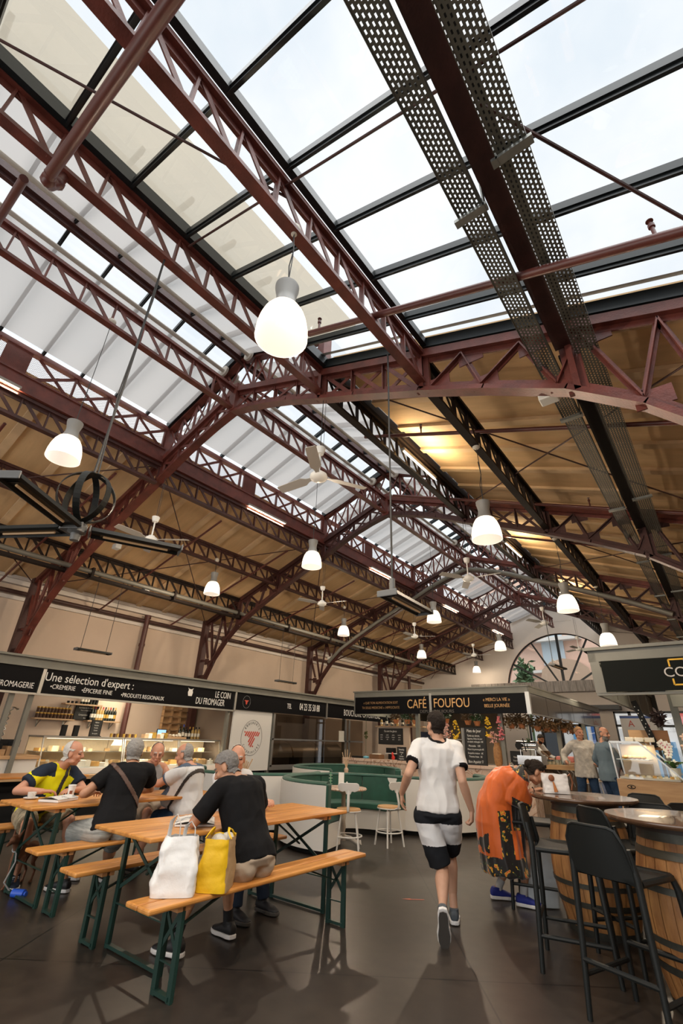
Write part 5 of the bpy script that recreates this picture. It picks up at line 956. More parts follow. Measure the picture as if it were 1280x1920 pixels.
# ---------------------------------------------------------------- shopping bags on the bench
def bagmesh(c, w, d, h, rz, pinch, seed, bulge=.02, nz=22, n=56, topw=0, cr=.014):
    R = Matrix.Rotation(rz, 3, 'Z'); c = V(c); mb = MB(); vs = []
    for i in range(nz+1):
        t = i/nz
        for j in range(n):
            a = 2*math.pi*j/n; ca, sa = math.cos(a), math.sin(a); e = .32
            x = math.copysign(abs(ca)**e, ca)*w/2; y = math.copysign(abs(sa)**e, sa)*d/2
            k = 1-pinch*t**1.5; y *= k; x *= 1-(.04+topw)*t+bulge*math.sin(math.pi*t)
            p = V((x, y, h*t)); q = noise.noise(V((p.x*14+seed, p.y*14, p.z*9)))+.6*abs(noise.noise(V((p.x*30+seed, p.y*30, p.z*22)))); p += V((ca, sa, 0))*q*cr*(min(1, t*5))
            p.z += .012*noise.noise(V((p.x*20+seed, p.y*20, 3)))*t
            vs.append(c+R@p)
    fs = [(i*n+j, i*n+(j+1) % n, (i+1)*n+(j+1) % n, (i+1)*n+j) for i in range(nz) for j in range(n)]; fs.append(tuple(range(n-1, -1, -1)))
    return mb.add(vs, fs, 0, True)
T = thing('shopping_bag', 'crumpled white plastic shopping bag with tied handles on the front bench', 'bag', (-3.10, 2.38, .481)); wpl = mat('white_plastic', (.78,.78,.77), .35, bump=.5, bscale=9, sheen=.2)
o = part(T, 'bag_body', bagmesh((-3.11, 2.31, .482), .27, .21, .31, .85, .70, 1, .08, topw=.26, cr=.022), wpl)
for dx, hgt in ((-.05,.13), (.05,.09)):
    b0 = V((-3.11, 2.31, .78)); d = V((math.cos(.85), math.sin(.85), 0)); part(T, 'handle', MB().tube([b0+d*(dx-.035), b0+d*(dx-.03)+V((0,0,hgt*.7)), b0+d*dx+V((0,0,hgt)), b0+d*(dx+.03)+V((0,0,hgt*.6)), b0+d*(dx+.035)], .016, 8, flat=.25), wpl)
T = thing('shopping_bag', 'bright yellow and kraft woven shopping bag beside the seated man', 'bag', (-2.97, 2.63, .481)); ybag = mat('yellow_woven', (.85,.52,.01), .5, bump=.3, bscale=16); kraft = mat('kraft_woven', (.42,.27,.13), .7, bump=.3, bscale=16)
o = part(T, 'bag_body', bagmesh((-3.02, 2.57, .482), .26, .21, .29, 2.2, .18, 5, .0), [ybag, kraft])
o.data.materials.append(kraft) if len(o.data.materials) < 2 else None
for p in o.data.polygons:
    c = p.center+V((0,0,0)); R = Matrix.Rotation(-2.2, 3, 'Z')@(p.center+V(T.location)-V((-3.02,2.57,.48)))
    p.material_index = 1 if R.y < -.07 or R.y > .9 else 0
    p.material_index = 1 if (abs(R.x) < .112) else 0
part(T, 'contents', MB().ball((-3.02, 2.56, .74), (.07,.05,.05), 10).ball((-2.99, 2.61, .74), (.05,.05,.06), 10), mat('clear_wrap', (.55,.52,.45), .3, bump=.5, bscale=30))
for s in (-1, 1):
    d = V((math.cos(2.2), math.sin(2.2), 0)); n_ = V((-d.y, d.x, 0))*s*.09; b0 = V((-3.02,2.57,.765))+n_
    part(T, 'handle', MB().tube([b0-d*.06, b0-d*.05+V((0,0,.04))-n_*.3, b0+V((0,0,.055))-n_*.4, b0+d*.05+V((0,0,.04))-n_*.3, b0+d*.06], .010, 6, flat=.4), ybag)
# ---------------------------------------------------------------- green velvet horseshoe booths
velvet = mat('green_velvet', (.012,.085,.055), .6, sheen=.15, var=.3, vscale=5); booth_w = mat('white_booth_shell', (.72,.70,.66), .45)
def booth(c, r, a0, a1, label, h=.85, legs=True):
    c = V((c[0], c[1], 0)); T = thing('booth_sofa', label, 'sofa', c); A0, A1 = math.radians(a0), math.radians(a1); n = int(abs(a1-a0)/7)
    def ring(r0, r1, z0, z1):
        mb = MB(); vs = []
        for i in range(n+1):
            a = A0+(A1-A0)*i/n; d = V((math.cos(a), math.sin(a), 0)); vs += [c+d*r0+Z_*z0, c+d*r1+Z_*z0, c+d*r1+Z_*z1, c+d*r0+Z_*z1]
        fs = [(4*i+k, 4*i+(k+1) % 4, 4*i+4+(k+1) % 4, 4*i+4+k) for i in range(n) for k in range(4)]+[(3,2,1,0), (4*n, 4*n+1, 4*n+2, 4*n+3)]
        return mb.add(vs, fs, 0, True)
    part(T, 'outer_shell', ring(r-.035, r, .07, h-.03), booth_w); part(T, 'plinth', ring(r-.5, r-.10, .0, .09), dark)
    part(T, 'seat_base', ring(r-.52, r-.05, .08, .36), booth_w); part(T, 'seat_cushion', ring(r-.56, r-.10, .36, .46), velvet, bev=.02)
    m_ = 5
    for k in range(m_):
        b0 = A0+(A1-A0)*(k+.01)/m_; b1 = A0+(A1-A0)*(k+.99)/m_; vs = []; q = 8
        for i in range(q+1):
            a = b0+(b1-b0)*i/q; d = V((math.cos(a), math.sin(a), 0)); bl = .012*math.sin(math.pi*i/q)
            vs += [c+d*(r-.14-bl)+Z_*.42, c+d*(r-.036)+Z_*.42, c+d*(r-.036)+Z_*(h-.02), c+d*(r-.12-bl)+Z_*(h-.02)]
        part(T, 'back_cushion', MB().add(vs, [(4*i+e, 4*i+(e+1) % 4, 4*i+4+(e+1) % 4, 4*i+4+e) for i in range(q) for e in range(4)]+[(3,2,1,0), (4*q, 4*q+1, 4*q+2, 4*q+3)], 0, True), velvet)
    part(T, 'top_roll', MB().tube([c+V((math.cos(A0+(A1-A0)*i/n), math.sin(A0+(A1-A0)*i/n), 0))*(r-.075)+Z_*(h-.015) for i in range(n+1)], .062, 10, flat=.5), velvet)
    for A in (A0, A1):
        d = V((math.cos(A), math.sin(A), 0)); part(T, 'end_roll', MB().beam(c+d*(r-.07)+Z_*.36, c+d*(r-.07)+Z_*(h-.01), .13, .06, V((-d.y, d.x, 0))), velvet, bev=.02)
        part(T, 'end_panel', MB().beam(c+d*(r-.28)+Z_*.08, c+d*(r-.28)+Z_*.36, .50, .03, V((-d.y, d.x, 0))), booth_w)
    return T
booth((-4.98, 6.92), 1.22, 80, 285, 'green horseshoe booth around the marble table with a green menu')
booth((-5.05, 9.25), 1.25, -100, 55, 'white-backed green booth standing behind the walking man')
booth((-7.35, 6.95), 1.25, -160, 30, 'white-backed green booth behind the newspaper table, left of the menu')
booth((-7.2, 9.6), 1.25, 20, 290, 'farthest green horseshoe booth with dried stems on its table')
def marble_table(c, h, label, r=.36):
    c = V((c[0], c[1], 0)); T = thing('round_table', label, 'table', c); part(T, 'tabletop', MB().lathe([(0,h-.03),(r-.01,h-.03),(r,h-.015),(r-.01,h),(0,h)], c, 40), mar)
    part(T, 'column', MB().lathe([(.0,.05),(.06,.06),(.045,.12),(.03,.16),(.045,.22),(.035,.30),(.045,.36),(.03,.40),(.036,.44),(.03,h-.1),(.10,h-.035),(0,h-.03)], c, 16), mat('stone_column', (.55,.48,.40), .5))
    for k in range(3):
        a = k*2.094+.4; d = V((math.cos(a), math.sin(a), 0)); part(T, 'foot', MB().tube([c+Z_*.10, c+d*.12+Z_*.09, c+d*.22+Z_*.04, c+d*.27+Z_*.045, c+d*.26+Z_*.075], [.035,.03,.028,.035,.02], 8), booth_w)
    return T
marble_table((-5.02, 6.62), .74, 'round pink marble table with ornate white feet and a green menu'); marble_table((-7.0, 9.3), .74, 'round marble table with dried stems inside the farthest booth')
T = thing('menu_stand', 'standing green and white folded menu on the round marble table', 'menu', (-5.10, 6.58, .74)); part(T, 'green_page', MB().beam((-5.18,6.48,.74), (-5.18,6.48,.94), .13, .004, (.7,.7,0)), mat('mint_print', (.16,.42,.24), .6)); part(T, 'white_page', MB().beam((-5.06,6.60,.74), (-5.06,6.60,.94), .09, .004, (-.35,.93,0)), wp)
for k, z in enumerate((.90, .86, .82, .78)): part(T, 'printed_line', MB().box(V((-5.18,6.48,z))+V((.78,-.62,0))*.004, (.05+.01*(k % 2), .002, .006), rz=.67), white_t)
T = thing('salt_shaker', 'small white shaker beside the green menu', 'shaker', (-4.97, 6.63, .74)); part(T, 'body', MB().cyl((-4.97,6.63,.74), (-4.97,6.63,.80), .02, .014), wp); part(T, 'cap', MB().ball((-4.97,6.63,.805), .014, 8), white_p)
T = thing('stem_vase', 'dried beige stems in a small vase on the far booth table', 'vase', (-7.0, 9.3, .74)); part(T, 'vase', MB().lathe([(0,0),(.04,0),(.05,.08),(.02,.12)], (-7.0,9.3,.74), 12), mat('beige_ceramic', (.5,.38,.28), .6))
for k in range(7): part(T, 'stem', MB().tube([V((-7.0,9.3,.82)), V((-7.0+.03*(k-3), 9.3+.02*((k*3) % 5-2), 1.15+.03*(k % 3)))], .008, 5), mat('straw', (.55,.40,.25), .8))
T = thing('stem_vase', 'dried beige stems in a vase behind the bowed seated man', 'vase', (-5.6, 5.05, .74)); part(T, 'vase', MB().lathe([(0,0),(.05,0),(.05,.14),(.04,.16)], (-5.95,5.35,.74), 12), MATS['beige_ceramic'])
for k in range(9): part(T, 'stem', MB().tube([V((-5.95,5.35,.85)), V((-5.95+.025*(k-4), 5.35+.03*((k*3) % 5-2), 1.06+.02*(k % 3)))], .010, 5), MATS['straw'])
marble_table((-5.95, 5.35), .74, 'small round marble table behind the newspaper table, mostly hidden', .28)
# white metal stools with cane seats and curved back plates
stool_w = mat('white_stool_enamel', (.74,.73,.70), .4); cane = mat('woven_cane', (.55,.32,.14), .7, bump=.6, bscale=120)
def cafe_stool():
    T = thing('cafe_stool', 'x', 'stool'); h = .50
    part(T, 'seat', MB().lathe([(0,h-.03),(.17,h-.03),(.18,h-.01),(.17,h+.01),(0,h+.012)], (0,0,0), 28), cane); part(T, 'seat_ring', MB().tube([V((.175*math.cos(t), .175*math.sin(t), h-.02)) for t in [2*math.pi*i/28 for i in range(28)]], .009, 6, closed=True), stool_w)
    for a in (45, 135, 225, 315):
        t = math.radians(a); part(T, 'leg', MB().tube([V((.14*math.cos(t), .14*math.sin(t), h-.03)), V((.19*math.cos(t), .19*math.sin(t), .2)), V((.22*math.cos(t), .22*math.sin(t), 0))], .013, 8), stool_w)
    part(T, 'foot_ring', MB().tube([V((.195*math.cos(t), .195*math.sin(t), .18)) for t in [2*math.pi*i/28 for i in range(28)]], .010, 6, closed=True), stool_w)
    part(T, 'back_stem', MB().tube([V((0,-.15,h-.02)), V((0,-.24,h)), V((0,-.25,h+.07)), V((0,-.21,h+.2)), V((0,-.20,h+.30))], .020, 8, flat=.6, upv=(0,1,0)), stool_w)
    part(T, 'back_plate', MB().prism([(-.15,.03),(-.16,.0),(-.14,-.05),(-.09,-.07),(-.05,-.06),(-.03,-.10),(.03,-.10),(.05,-.06),(.09,-.07),(.14,-.05),(.16,.0),(.15,.03),(.12,.045),(-.12,.045)], (0,-.21,h+.30), (1,0,0), (0,-.12,.99), .012), stool_w, bev=.004)
    return T
st = cafe_stool(); st.location = (-4.72, 6.35, 0); st.rotation_euler = (0,0,math.radians(35)); st['label'] = 'white metal stool with cane seat and curved back before the marble table'
for (x, y, r_), l in [((-4.50,7.10,70),'second white cane-seat stool, right of the one before the marble table'), ((-4.75,8.35,100),'white stool with looped back half hidden by the booth behind the walker'), ((-3.1,13.9,120),'tall pale stool at the wooden bar, behind the handbag'), ((-3.15,14.9,120),'pale stool at the wooden bar beside the man in the linen shirt')]:
    c = copy_tree(st); c.location = (x, y, 0); c.rotation_euler = (0,0,math.radians(r_)); c['label'] = l
    if x > -3.5: c.scale = (1.1, 1.1, 1.35)
# ---------------------------------------------------------------- barrel tables
oak = mat('barrel_oak', (.50,.25,.085), .55, col2=(.26,.11,.035), vscale=3.2, stretch=(3,3,.8), bump=.2, bscale=14); hoop = mat('barrel_hoop', (.10,.10,.085), .5, .7, var=.3, vscale=10)
bt_top = mat('dark_oiled_tabletop', (.14,.075,.04), .22, col2=(.08,.04,.022), vscale=2.5, stretch=(1,5,1), coat=.4)
def barrel(c, label, r=.47, seed=0):
    c = V((c[0], c[1], 0)); T = thing('barrel_table', label, 'table', c); H_ = .93
    def br(z): return .27+.085*math.sin(math.pi*z/H_)
    n = 26
    prof = [(br(z), z) for z in [H_*i/14 for i in range(15)]]
    mb = MB()
    for k in range(n):
        a0, a1 = 2*math.pi*(k+.03)/n, 2*math.pi*(k+.97)/n; vs = []
        for r0, z in prof:
            for a, e in ((a0,-.004),((a0+a1)/2,0),(a1,-.004)): vs.append(c+V((math.cos(a)*(r0+e), math.sin(a)*(r0+e), z)))
        mb.add(vs, [(3*i+j, 3*i+j+1, 3*i+4+j, 3*i+3+j) for i in range(14) for j in (0,1)], 0, False)
    mb.lathe([(0,.03),(.25,.03)], c, 20); mb.lathe([(br(z)-.008, z) for z in [H_*i/14 for i in range(15)]], c, 30)
    part(T, 'barrel_staves', mb, oak)
    for z, hgt in ((.0,.05),(.20,.04),(.335,.035),(.60,.035),(.78,.045),(.87,.05)):
        part(T, 'hoop', MB().lathe([(br(z)+.001, z), (br(z)+.006, z), (br(z+hgt)+.006, z+hgt), (br(z+hgt)+.001, z+hgt)], c, 40), hoop)
    part(T, 'tabletop', MB().lathe([(0,H_+.03),(r-.02,H_+.03),(r-.004,H_+.04),(r,H_+.052),(r-.005,H_+.064),(0,H_+.068)], c, 56), bt_top)
    part(T, 'top_support', MB().cyl(c+Z_*(H_-.01), c+Z_*(H_+.03), .29, n=30), mat('dark_stain', (.03,.018,.012), .6)); return T
barrel((-1.29, 5.48), 'barrel table with glossy round top carrying the white handbag'); barrel((-.43, 4.42), 'nearest barrel table, cut by the right edge of the photo')
# ---------------------------------------------------------------- black moulded bar stools
poly_b = mat('black_moulded_plastic', (.010,.012,.012), .5, bump=.03, bscale=300, spec=.35)
def bar_stool():
    T = thing('bar_stool', 'x', 'bar stool'); h = .71
    # seat shell (front = +Y), back shell as one curved sheet
    part(T, 'seat', MB().grid(lambda u, v: V(((u-.5)*.42*(1-.06*v), -.19+.40*v, h+.012*math.cos((u-.5)*3)*-1+.012+(-.012 if v > .9 else 0))), 10, 8).grid(lambda u, v: V(((.5-u)*.42*(1-.06*v), -.19+.40*v, h-.022)), 10, 8), poly_b)
    part(T, 'seat_edge', MB().tube([V((-.20,-.19,h-.005)), V((-.20,.0,h-.005)), V((-.195,.17,h-.005)), V((-.17,.21,h-.008)), V((.17,.21,h-.008)), V((.195,.17,h-.005)), V((.20,0,h-.005)), V((.20,-.19,h-.005))], .019, 8), poly_b)
    def back(off):
        def fn(u, v):
            w = .41*(1-.10*v); x = (u-.5)*w; e = abs(u-.5)*2
            z = h-.03+v*(.29-(.085*(1-math.sqrt(max(0,1-(max(0,e-.55)/.45)**2)))))+(.05*(1-e**2) if v < .05 else 0)
            return V((x, -.20-.055*v-off-.035*(1-e**2), z))
        return fn
    mb = MB(); f1, f2 = back(0), back(.014); mb.grid(f1, 14, 12); mb.grid(lambda u, v: f2(1-u, v), 14, 12)
    ed = [(u/14, 1) for u in range(15)]
    mb.tube([f1(0,v/6)*.5+f2(0,v/6)*.5 for v in range(7)]+[f1(u/10,1)*.5+f2(u/10,1)*.5 for u in range(1,10)]+[f1(1,1-v/6)*.5+f2(1,1-v/6)*.5 for v in range(7)], .010, 8)
    part(T, 'backrest', mb, poly_b)
    for s in (-1, 1):
        part(T, 'leg', MB().tube([V((s*.190,-.235,h+.16)), V((s*.20,-.215,h+.02)), V((s*.215,-.225,.35)), V((s*.23,-.245,0))], [.014,.021,.019,.016], 10), poly_b)
        part(T, 'leg', MB().tube([V((s*.185,.19,h-.01)), V((s*.20,.205,h-.07)), V((s*.215,.225,.3)), V((s*.225,.24,0))], [.017,.021,.019,.016], 10), poly_b)
        part(T, 'side_rail', MB().tube([V((s*.222,-.235,.20)), V((s*.220,.232,.20))], .014, 8), poly_b)
    part(T, 'front_rail', MB().tube([V((-.217,.228,.29)), V((.217,.228,.29))], .016, 8), poly_b); part(T, 'rear_rail', MB().tube([V((-.217,-.235,.27)), V((.217,-.235,.27))], .014, 8), poly_b)
    return T
bs = bar_stool(); bs.location = (-.76, 3.95, 0); bs.rotation_euler = (0,0,math.radians(-20)); bs['label'] = 'black moulded bar stool nearest the viewer, its backrest turned to us'
for (x, y, r_), l in [((-1.26,4.52,-78),'black bar stool seen side-on, just left of the nearest bar stool'), ((-1.88,5.75,-80),'black bar stool behind the bent woman, beside the first barrel'), ((-.98,6.35,170),'black bar stool facing us behind the first barrel table'), ((-.70,5.25,190),'black bar stool with low back right behind the nearest barrel top'), ((-.35,5.6,215),'black bar stool at the right edge, before the pastry counter'), ((-.90,4.95,-40),'black bar stool squeezed between the two barrels')]:
    c = copy_tree(bs); c.location = (x, y, 0); c.rotation_euler = (0,0,math.radians(r_)); c['label'] = l
# handbag and plastic carrier
T = thing('handbag', 'white leather handbag with brown clasp and tassel on the barrel table', 'bag', (-1.52, 5.42, .998)); hbm = mat('white_leather', (.78,.76,.73), .4, bump=.1, bscale=20); tan = mat('tan_leather', (.26,.09,.035), .5)
part(T, 'bag_body', bagmesh((-1.50, 5.42, 1.0), .24, .10, .165, .45, .45, 9, .03), hbm)
q = V((-1.515,5.36,1.13)); part(T, 'clasp', MB().ball(q, (.028,.012,.03), 12, M=Matrix.Rotation(.45, 3, 'Z')), tan); part(T, 'tassel', MB().tube([q+V((.012,-.006,-.03)), q+V((.02,-.008,-.06)), q+V((.03,-.01,-.115))], [.006,.010,.018], 8), mat('orange_tassel', (.45,.16,.04), .6))
part(T, 'strap', MB().tube([V((-1.40,5.47,1.14)), V((-1.37,5.48,1.17)), V((-1.36,5.5,1.10)), V((-1.38,5.49,1.03))], .008, 6), tan)
# ---------------------------------------------------------------- people
def skinmat(n, c): return mat(n, c, .5, var=.12, vscale=14, ramp=(.3,.7))
skin_a = skinmat('skin_tanned', (.50,.26,.155)); skin_b = skinmat('skin_light', (.58,.33,.22)); skin_c = skinmat('skin_ruddy', (.55,.27,.17))
eye_d = mat('eye_dark', (.03,.02,.015), .3); lip_m = mat('lips', (.36,.13,.10), .5)
def norm(v): return V(v).normalized()
def fuse(mb, voxel, smooth=4, amp=0, fs=9, seed=0, aniso=(1,1,1)):
    me = bpy.data.meshes.new('tmp'); me.from_pydata([tuple(p) for p in mb.v], [], mb.f); me.update()
    bmx = bmesh.new(); bmx.from_mesh(me); bmesh.ops.recalc_face_normals(bmx, faces=bmx.faces); bmx.to_mesh(me); bmx.free()
    o = bpy.data.objects.new('tmp', me); COL.objects.link(o)
    r = o.modifiers.new('r', 'REMESH'); r.mode = 'VOXEL'; r.voxel_size = voxel; r.use_smooth_shade = True
    if smooth: s = o.modifiers.new('s', 'SMOOTH'); s.iterations = smooth; s.factor = .5
    bpy.context.view_layer.update(); dg = bpy.context.evaluated_depsgraph_get(); out = bpy.data.meshes.new_from_object(o.evaluated_get(dg)); bpy.data.objects.remove(o); bpy.data.meshes.remove(me)
    if amp:
        ns = [v.normal.copy() for v in out.vertices]
        for v, n in zip(out.vertices, ns):
            p = V((v.co.x*aniso[0], v.co.y*aniso[1], v.co.z*aniso[2]))*fs+V((seed*7.3, 0, 0))
            v.co += n*amp*(1-2*abs(noise.noise(p))+.5*noise.noise(p*2.3))
    return out
def link_mesh(me, name, parent, mats, label=None):
    me.materials.clear()
    for M in (mats if isinstance(mats, (list, tuple)) else [mats]): me.materials.append(M)
    o = bpy.data.objects.new(name, me); me.name = name; og = org(parent)
    for v in me.vertices: v.co -= og
    COL.objects.link(o); o.parent = parent
    if label: o['label'] = label
    return o
def shell(src, keep, off, name, M, parent, amp=0, thick=.004, off_fn=None):
    og = org(src) if src.parent else V((0,0,0)); me = src.data; idx = {}; vs = []; fs = []
    for p in me.polygons:
        if keep(p.center+og, p.normal):
            f = []
            for i in p.vertices:
                if i not in idx:
                    idx[i] = len(vs); v = me.vertices[i]; c = v.co+og; k = off_fn(c) if off_fn else off
                    vs.append(c+v.normal*(k+(amp*noise.noise(c*60) if amp else 0)))
                f.append(idx[i])
            fs.append(f)
    if not fs: return None
    mb = MB(); mb.add(vs, fs, 0, True); o = part(parent, name, mb, M); s = o.modifiers.new('thickness', 'SOLIDIFY'); s.thickness = thick if thick else .004; s.offset = -1; return o
def cap(mb, p, q, r1, r2, n=14):
    p, q = V(p), V(q); d = (q-p); L_ = d.length
    if L_ < 1e-5: return mb.ball(p, r1)
    d /= L_; pts = []; rs = []
    for a in (80, 55, 28): t = math.radians(a); pts.append(p-d*r1*math.sin(t)); rs.append(r1*math.cos(t))
    pts += [p, p.lerp(q, .5), q]; rs += [r1, (r1+r2)/2, r2]
    for a in (28, 55, 80): t = math.radians(a); pts.append(q+d*r2*math.sin(t)); rs.append(r2*math.cos(t))
    return mb.tube(pts, rs, n)
def frus(mb, p, q, r1, r2, n=20): return mb.tube([p, V(p).lerp(V(q), .33), V(p).lerp(V(q), .66), q], [r1, r1*.67+r2*.33, r1*.33+r2*.67, r2], n)
def loft(mb, secs, n=28):
    vs = []
    for c, ax, ay in secs:
        for j in range(n):
            a = 2*math.pi*j/n; ca, sa = math.cos(a), math.sin(a); e = .85
            vs.append(V(c)+V(ax)*math.copysign(abs(ca)**e, ca)+V(ay)*math.copysign(abs(sa)**e, sa))
    k = len(secs); fs = [(i*n+j, i*n+(j+1) % n, (i+1)*n+(j+1) % n, (i+1)*n+j) for i in range(k-1) for j in range(n)]+[tuple(range(n-1,-1,-1)), tuple(range((k-1)*n, k*n))]
    return mb.add(vs, fs, 0, True)
def ik(a, b, l1, l2, pole):
    a, b = V(a), V(b); d = b-a; D = d.length
    if D > (l1+l2)*.995: b = a+d*((l1+l2)*.995/D); d = b-a; D = d.length
    d = d/D; x = (l1*l1-l2*l2+D*D)/(2*D); h = math.sqrt(max(1e-6, l1*l1-x*x)); p = V(pole)-d*V(pole).dot(d); p.normalize(); return a+d*x+p*h, b
def hand(mb, W, d, n, s, curl, sc=1.0, spread=1.0):
    # W wrist, d finger direction, n palm normal (palm faces +n), s thumb side
    W = V(W); d = norm(d); s = norm(V(s)-d*V(s).dot(d)); n = norm(V(n)-d*V(n).dot(d)-s*V(n).dot(s)); R = lambda v, a: (v*math.cos(a)+n*math.sin(a))
    loft(mb, [(W-d*.02, s*.026*sc, n*.019*sc), (W+d*.015, s*.027*sc, n*.018*sc), (W+d*.05*sc, s*.040*sc, n*.016*sc), (W+d*.088*sc, s*.042*sc, n*.013*sc)], 16)
    tips = []
    for i, (o, L_) in enumerate(((.034,.070),(.0115,.079),(-.0115,.073),(-.034,.058))):
        p = W+d*(.086-.004*abs(i-1.2))*sc+s*o*sc; dd = norm(d+s*o*1.1*spread); a = curl*.55
        for k, fr in enumerate((.44,.31,.25)):
            v = dd*math.cos(a)+n*math.sin(a); q = p+v*L_*fr*sc; cap(mb, p, q, (.0092-.0008*k)*sc, (.0086-.0008*k)*sc, 8); p = q; a += curl*(.75 if k == 0 else .6)
        tips.append(p)
    p = W+d*.022*sc+s*.026*sc; v = norm(d*.62+s*.68+n*.30*curl); q = p+v*.042*sc; cap(mb, p, q, .0135*sc, .011*sc, 8); v = norm(d*.9+s*(.35-.5*curl)+n*.45*curl); r_ = q+v*.032*sc; cap(mb, q, r_, .0105*sc, .0095*sc, 8); cap(mb, r_, r_+norm(v+n*.3*curl)*.022*sc, .0092*sc, .008*sc, 8)
def person(label, P, N, H, hip, sh, face, arms, legs, skin, hair=None, sc=1.0, fat=0.0, voxel=.0065, hairfn=None, headup=None, baldness=0, hairoff=.010, browm=None, beard=None, female=False, bare_leg=True):
    P, N, H = V(P), V(N), V(H); hip = norm(hip); sh = norm(sh); f = norm(face); spine = norm(N-P)
    T = thing('person', label, 'person', (P.x, P.y, min(V(l[0]).z for l in legs)-.09 if legs else 0)); J = dict(P=P, N=N, H=H, hip=hip, sh=sh, f=f, sc=sc, T=T, fat=fat, spine=spine)
    mb = MB(); fwdp = norm(V((0,0,1)).cross(hip)); fwdn = norm(spine.cross(sh)); J['fwd'] = fwdn
    secs = []
    for t, w, d, fo in ((-.10,.10,.075,-.01),(-.03,.155,.115,-.01),(.10,.160,.115,0),(.28,.148,.108+fat*.5,.01+fat*.4),(.45,.150,.112+fat*.55,.015+fat*.45),(.62,.162,.118+fat*.25,.01+fat*.2),(.78,.172,.115,0),(.90,.160,.095,-.01),(.98,.110,.070,-.01),(1.04,.062,.058,0)):
        k = min(1, max(0, t)); sd = norm(hip.lerp(sh, k)); fw_ = norm(norm(N-P).cross(sd)); c = P+(N-P)*t+J.get('bend', V((0,0,0)))*math.sin(math.pi*k)+fw_*fo*sc
        secs.append((c, sd*w*sc*(1+fat*.5), fw_*d*sc))
    J['secs'] = secs; loft(mb, secs)
    # head and neck
    u0 = norm(headup) if headup else norm((H-N)*.7+V((0,0,1))*.6); r_ = norm(f.cross(u0)); u = r_.cross(f); J['hf'] = (H, r_, f, u)
    hd = lambda x, y, z: H+(r_*x+f*y+u*z)*sc
    Mh = Matrix((r_, f, u)).transposed(); B = lambda x, y, z, rx, ry, rz, n=14: mb.ball(hd(x, y, z), (rx*sc, ry*sc, rz*sc), n, M=Mh)
    cap(mb, N-spine*.03, hd(0,-.025,-.07), .060*sc*(1+fat*.6), .054*sc*(1+fat*.5), 16)
    B(0,-.012,.03,.076,.097,.092,20); B(0,.012,-.02,.064,.078,.088,18); B(0,.035,-.075,.046,.048,.042); B(0,.060,-.098,.022,.020,.018,10)
    for s in (-1, 1): B(s*.032,.062,-.028,.026,.024,.026,10); B(s*.076,-.008,-.012,.010,.022,.034,12); B(s*.028,.080,.030,.024,.012,.008,10); B(s*.030,.078,.004,.013,.010,.009,10); B(s*.050,.02,-.075,.018,.035,.022,10)
    cap(mb, hd(0,.090,.018), hd(0,.112,-.022), .008*sc, .012*sc, 8); B(0,.100,-.026,.017,.013,.010,10); B(0,.086,-.057,.024,.012,.007,10); B(0,.083,-.068,.021,.012,.007,10)
    # arms
    J['arm'] = []
    for i, a in enumerate(arms):
        s = 1 if i == 0 else -1; S = N+sh*s*.172*sc-spine*.055*sc
        if a is None: J['arm'].append(None); continue
        W, pole, hdv, pn, curl = a[:5]; E_, W = ik(S, W, .29*sc, .255*sc, pole); cap(mb, N+sh*s*.07*sc-spine*.03*sc, S, .055*sc, .062*sc); cap(mb, S, E_, .054*sc*(1+fat*.4), .040*sc*(1+fat*.3)); m_ = E_.lerp(W, .3); cap(mb, E_, m_, .039*sc, .042*sc); cap(mb, m_, W, .042*sc, .026*sc)
        d = norm(hdv) if hdv else norm(W-E_); n_ = V(pn) if pn else norm(-sh*s); th = d.cross(n_)*(1 if i == 0 else -1)
        if len(a) > 5: th = th*a[5]
        hand(mb, W, d, n_, th, curl, sc); J['arm'].append((S, E_, W, d))
    J['leg'] = []
    for i, a in enumerate(legs):
        s = 1 if i == 0 else -1; Hj = P+hip*s*.094*sc-V((0,0,.02)); A_, pole, toe, sn = a; K, A_ = ik(Hj, A_, .43*sc, .415*sc, pole)
        cap(mb, Hj, Hj.lerp(K, .5), .088*sc*(1+fat*.3), .072*sc*(1+fat*.2)); cap(mb, Hj.lerp(K, .5), K, .073*sc, .056*sc); d = norm(A_-K); c_ = K.lerp(A_, .28); bk = -norm(V(pole)-d*V(pole).dot(d))*.012*sc
        cap(mb, K, c_+bk, .054*sc, .062*sc); cap(mb, c_+bk, K.lerp(A_, .7), .062*sc, .040*sc); cap(mb, K.lerp(A_, .7), A_, .036*sc, .034*sc); toe = norm(toe); sn = norm(sn)
        cap(mb, A_-toe*.03*sc-sn*.04*sc, A_+toe*.11*sc-sn*.055*sc, .032*sc, .026*sc); J['leg'].append((Hj, K, A_, toe, sn))
    me = fuse(mb, voxel, 3); bm_ = browm or (hair if hair else skin); body = link_mesh(me, 'body', T, [skin, eye_d, lip_m, bm_])
    og = org(T)
    for p in me.polygons:
        q = (p.center+og-H)/sc; x, y, z = abs(q.dot(r_)), q.dot(f), q.dot(u)
        if y > .055 and z < .06:
            if abs(x-.031) < .014 and abs(z-.004) < .0055: p.material_index = 1
            elif x < .022 and abs(z+.062) < .006 and y > .07: p.material_index = 2
            elif abs(x-.031) < .019 and abs(z-.028) < .006: p.material_index = 3
    J['body'] = body
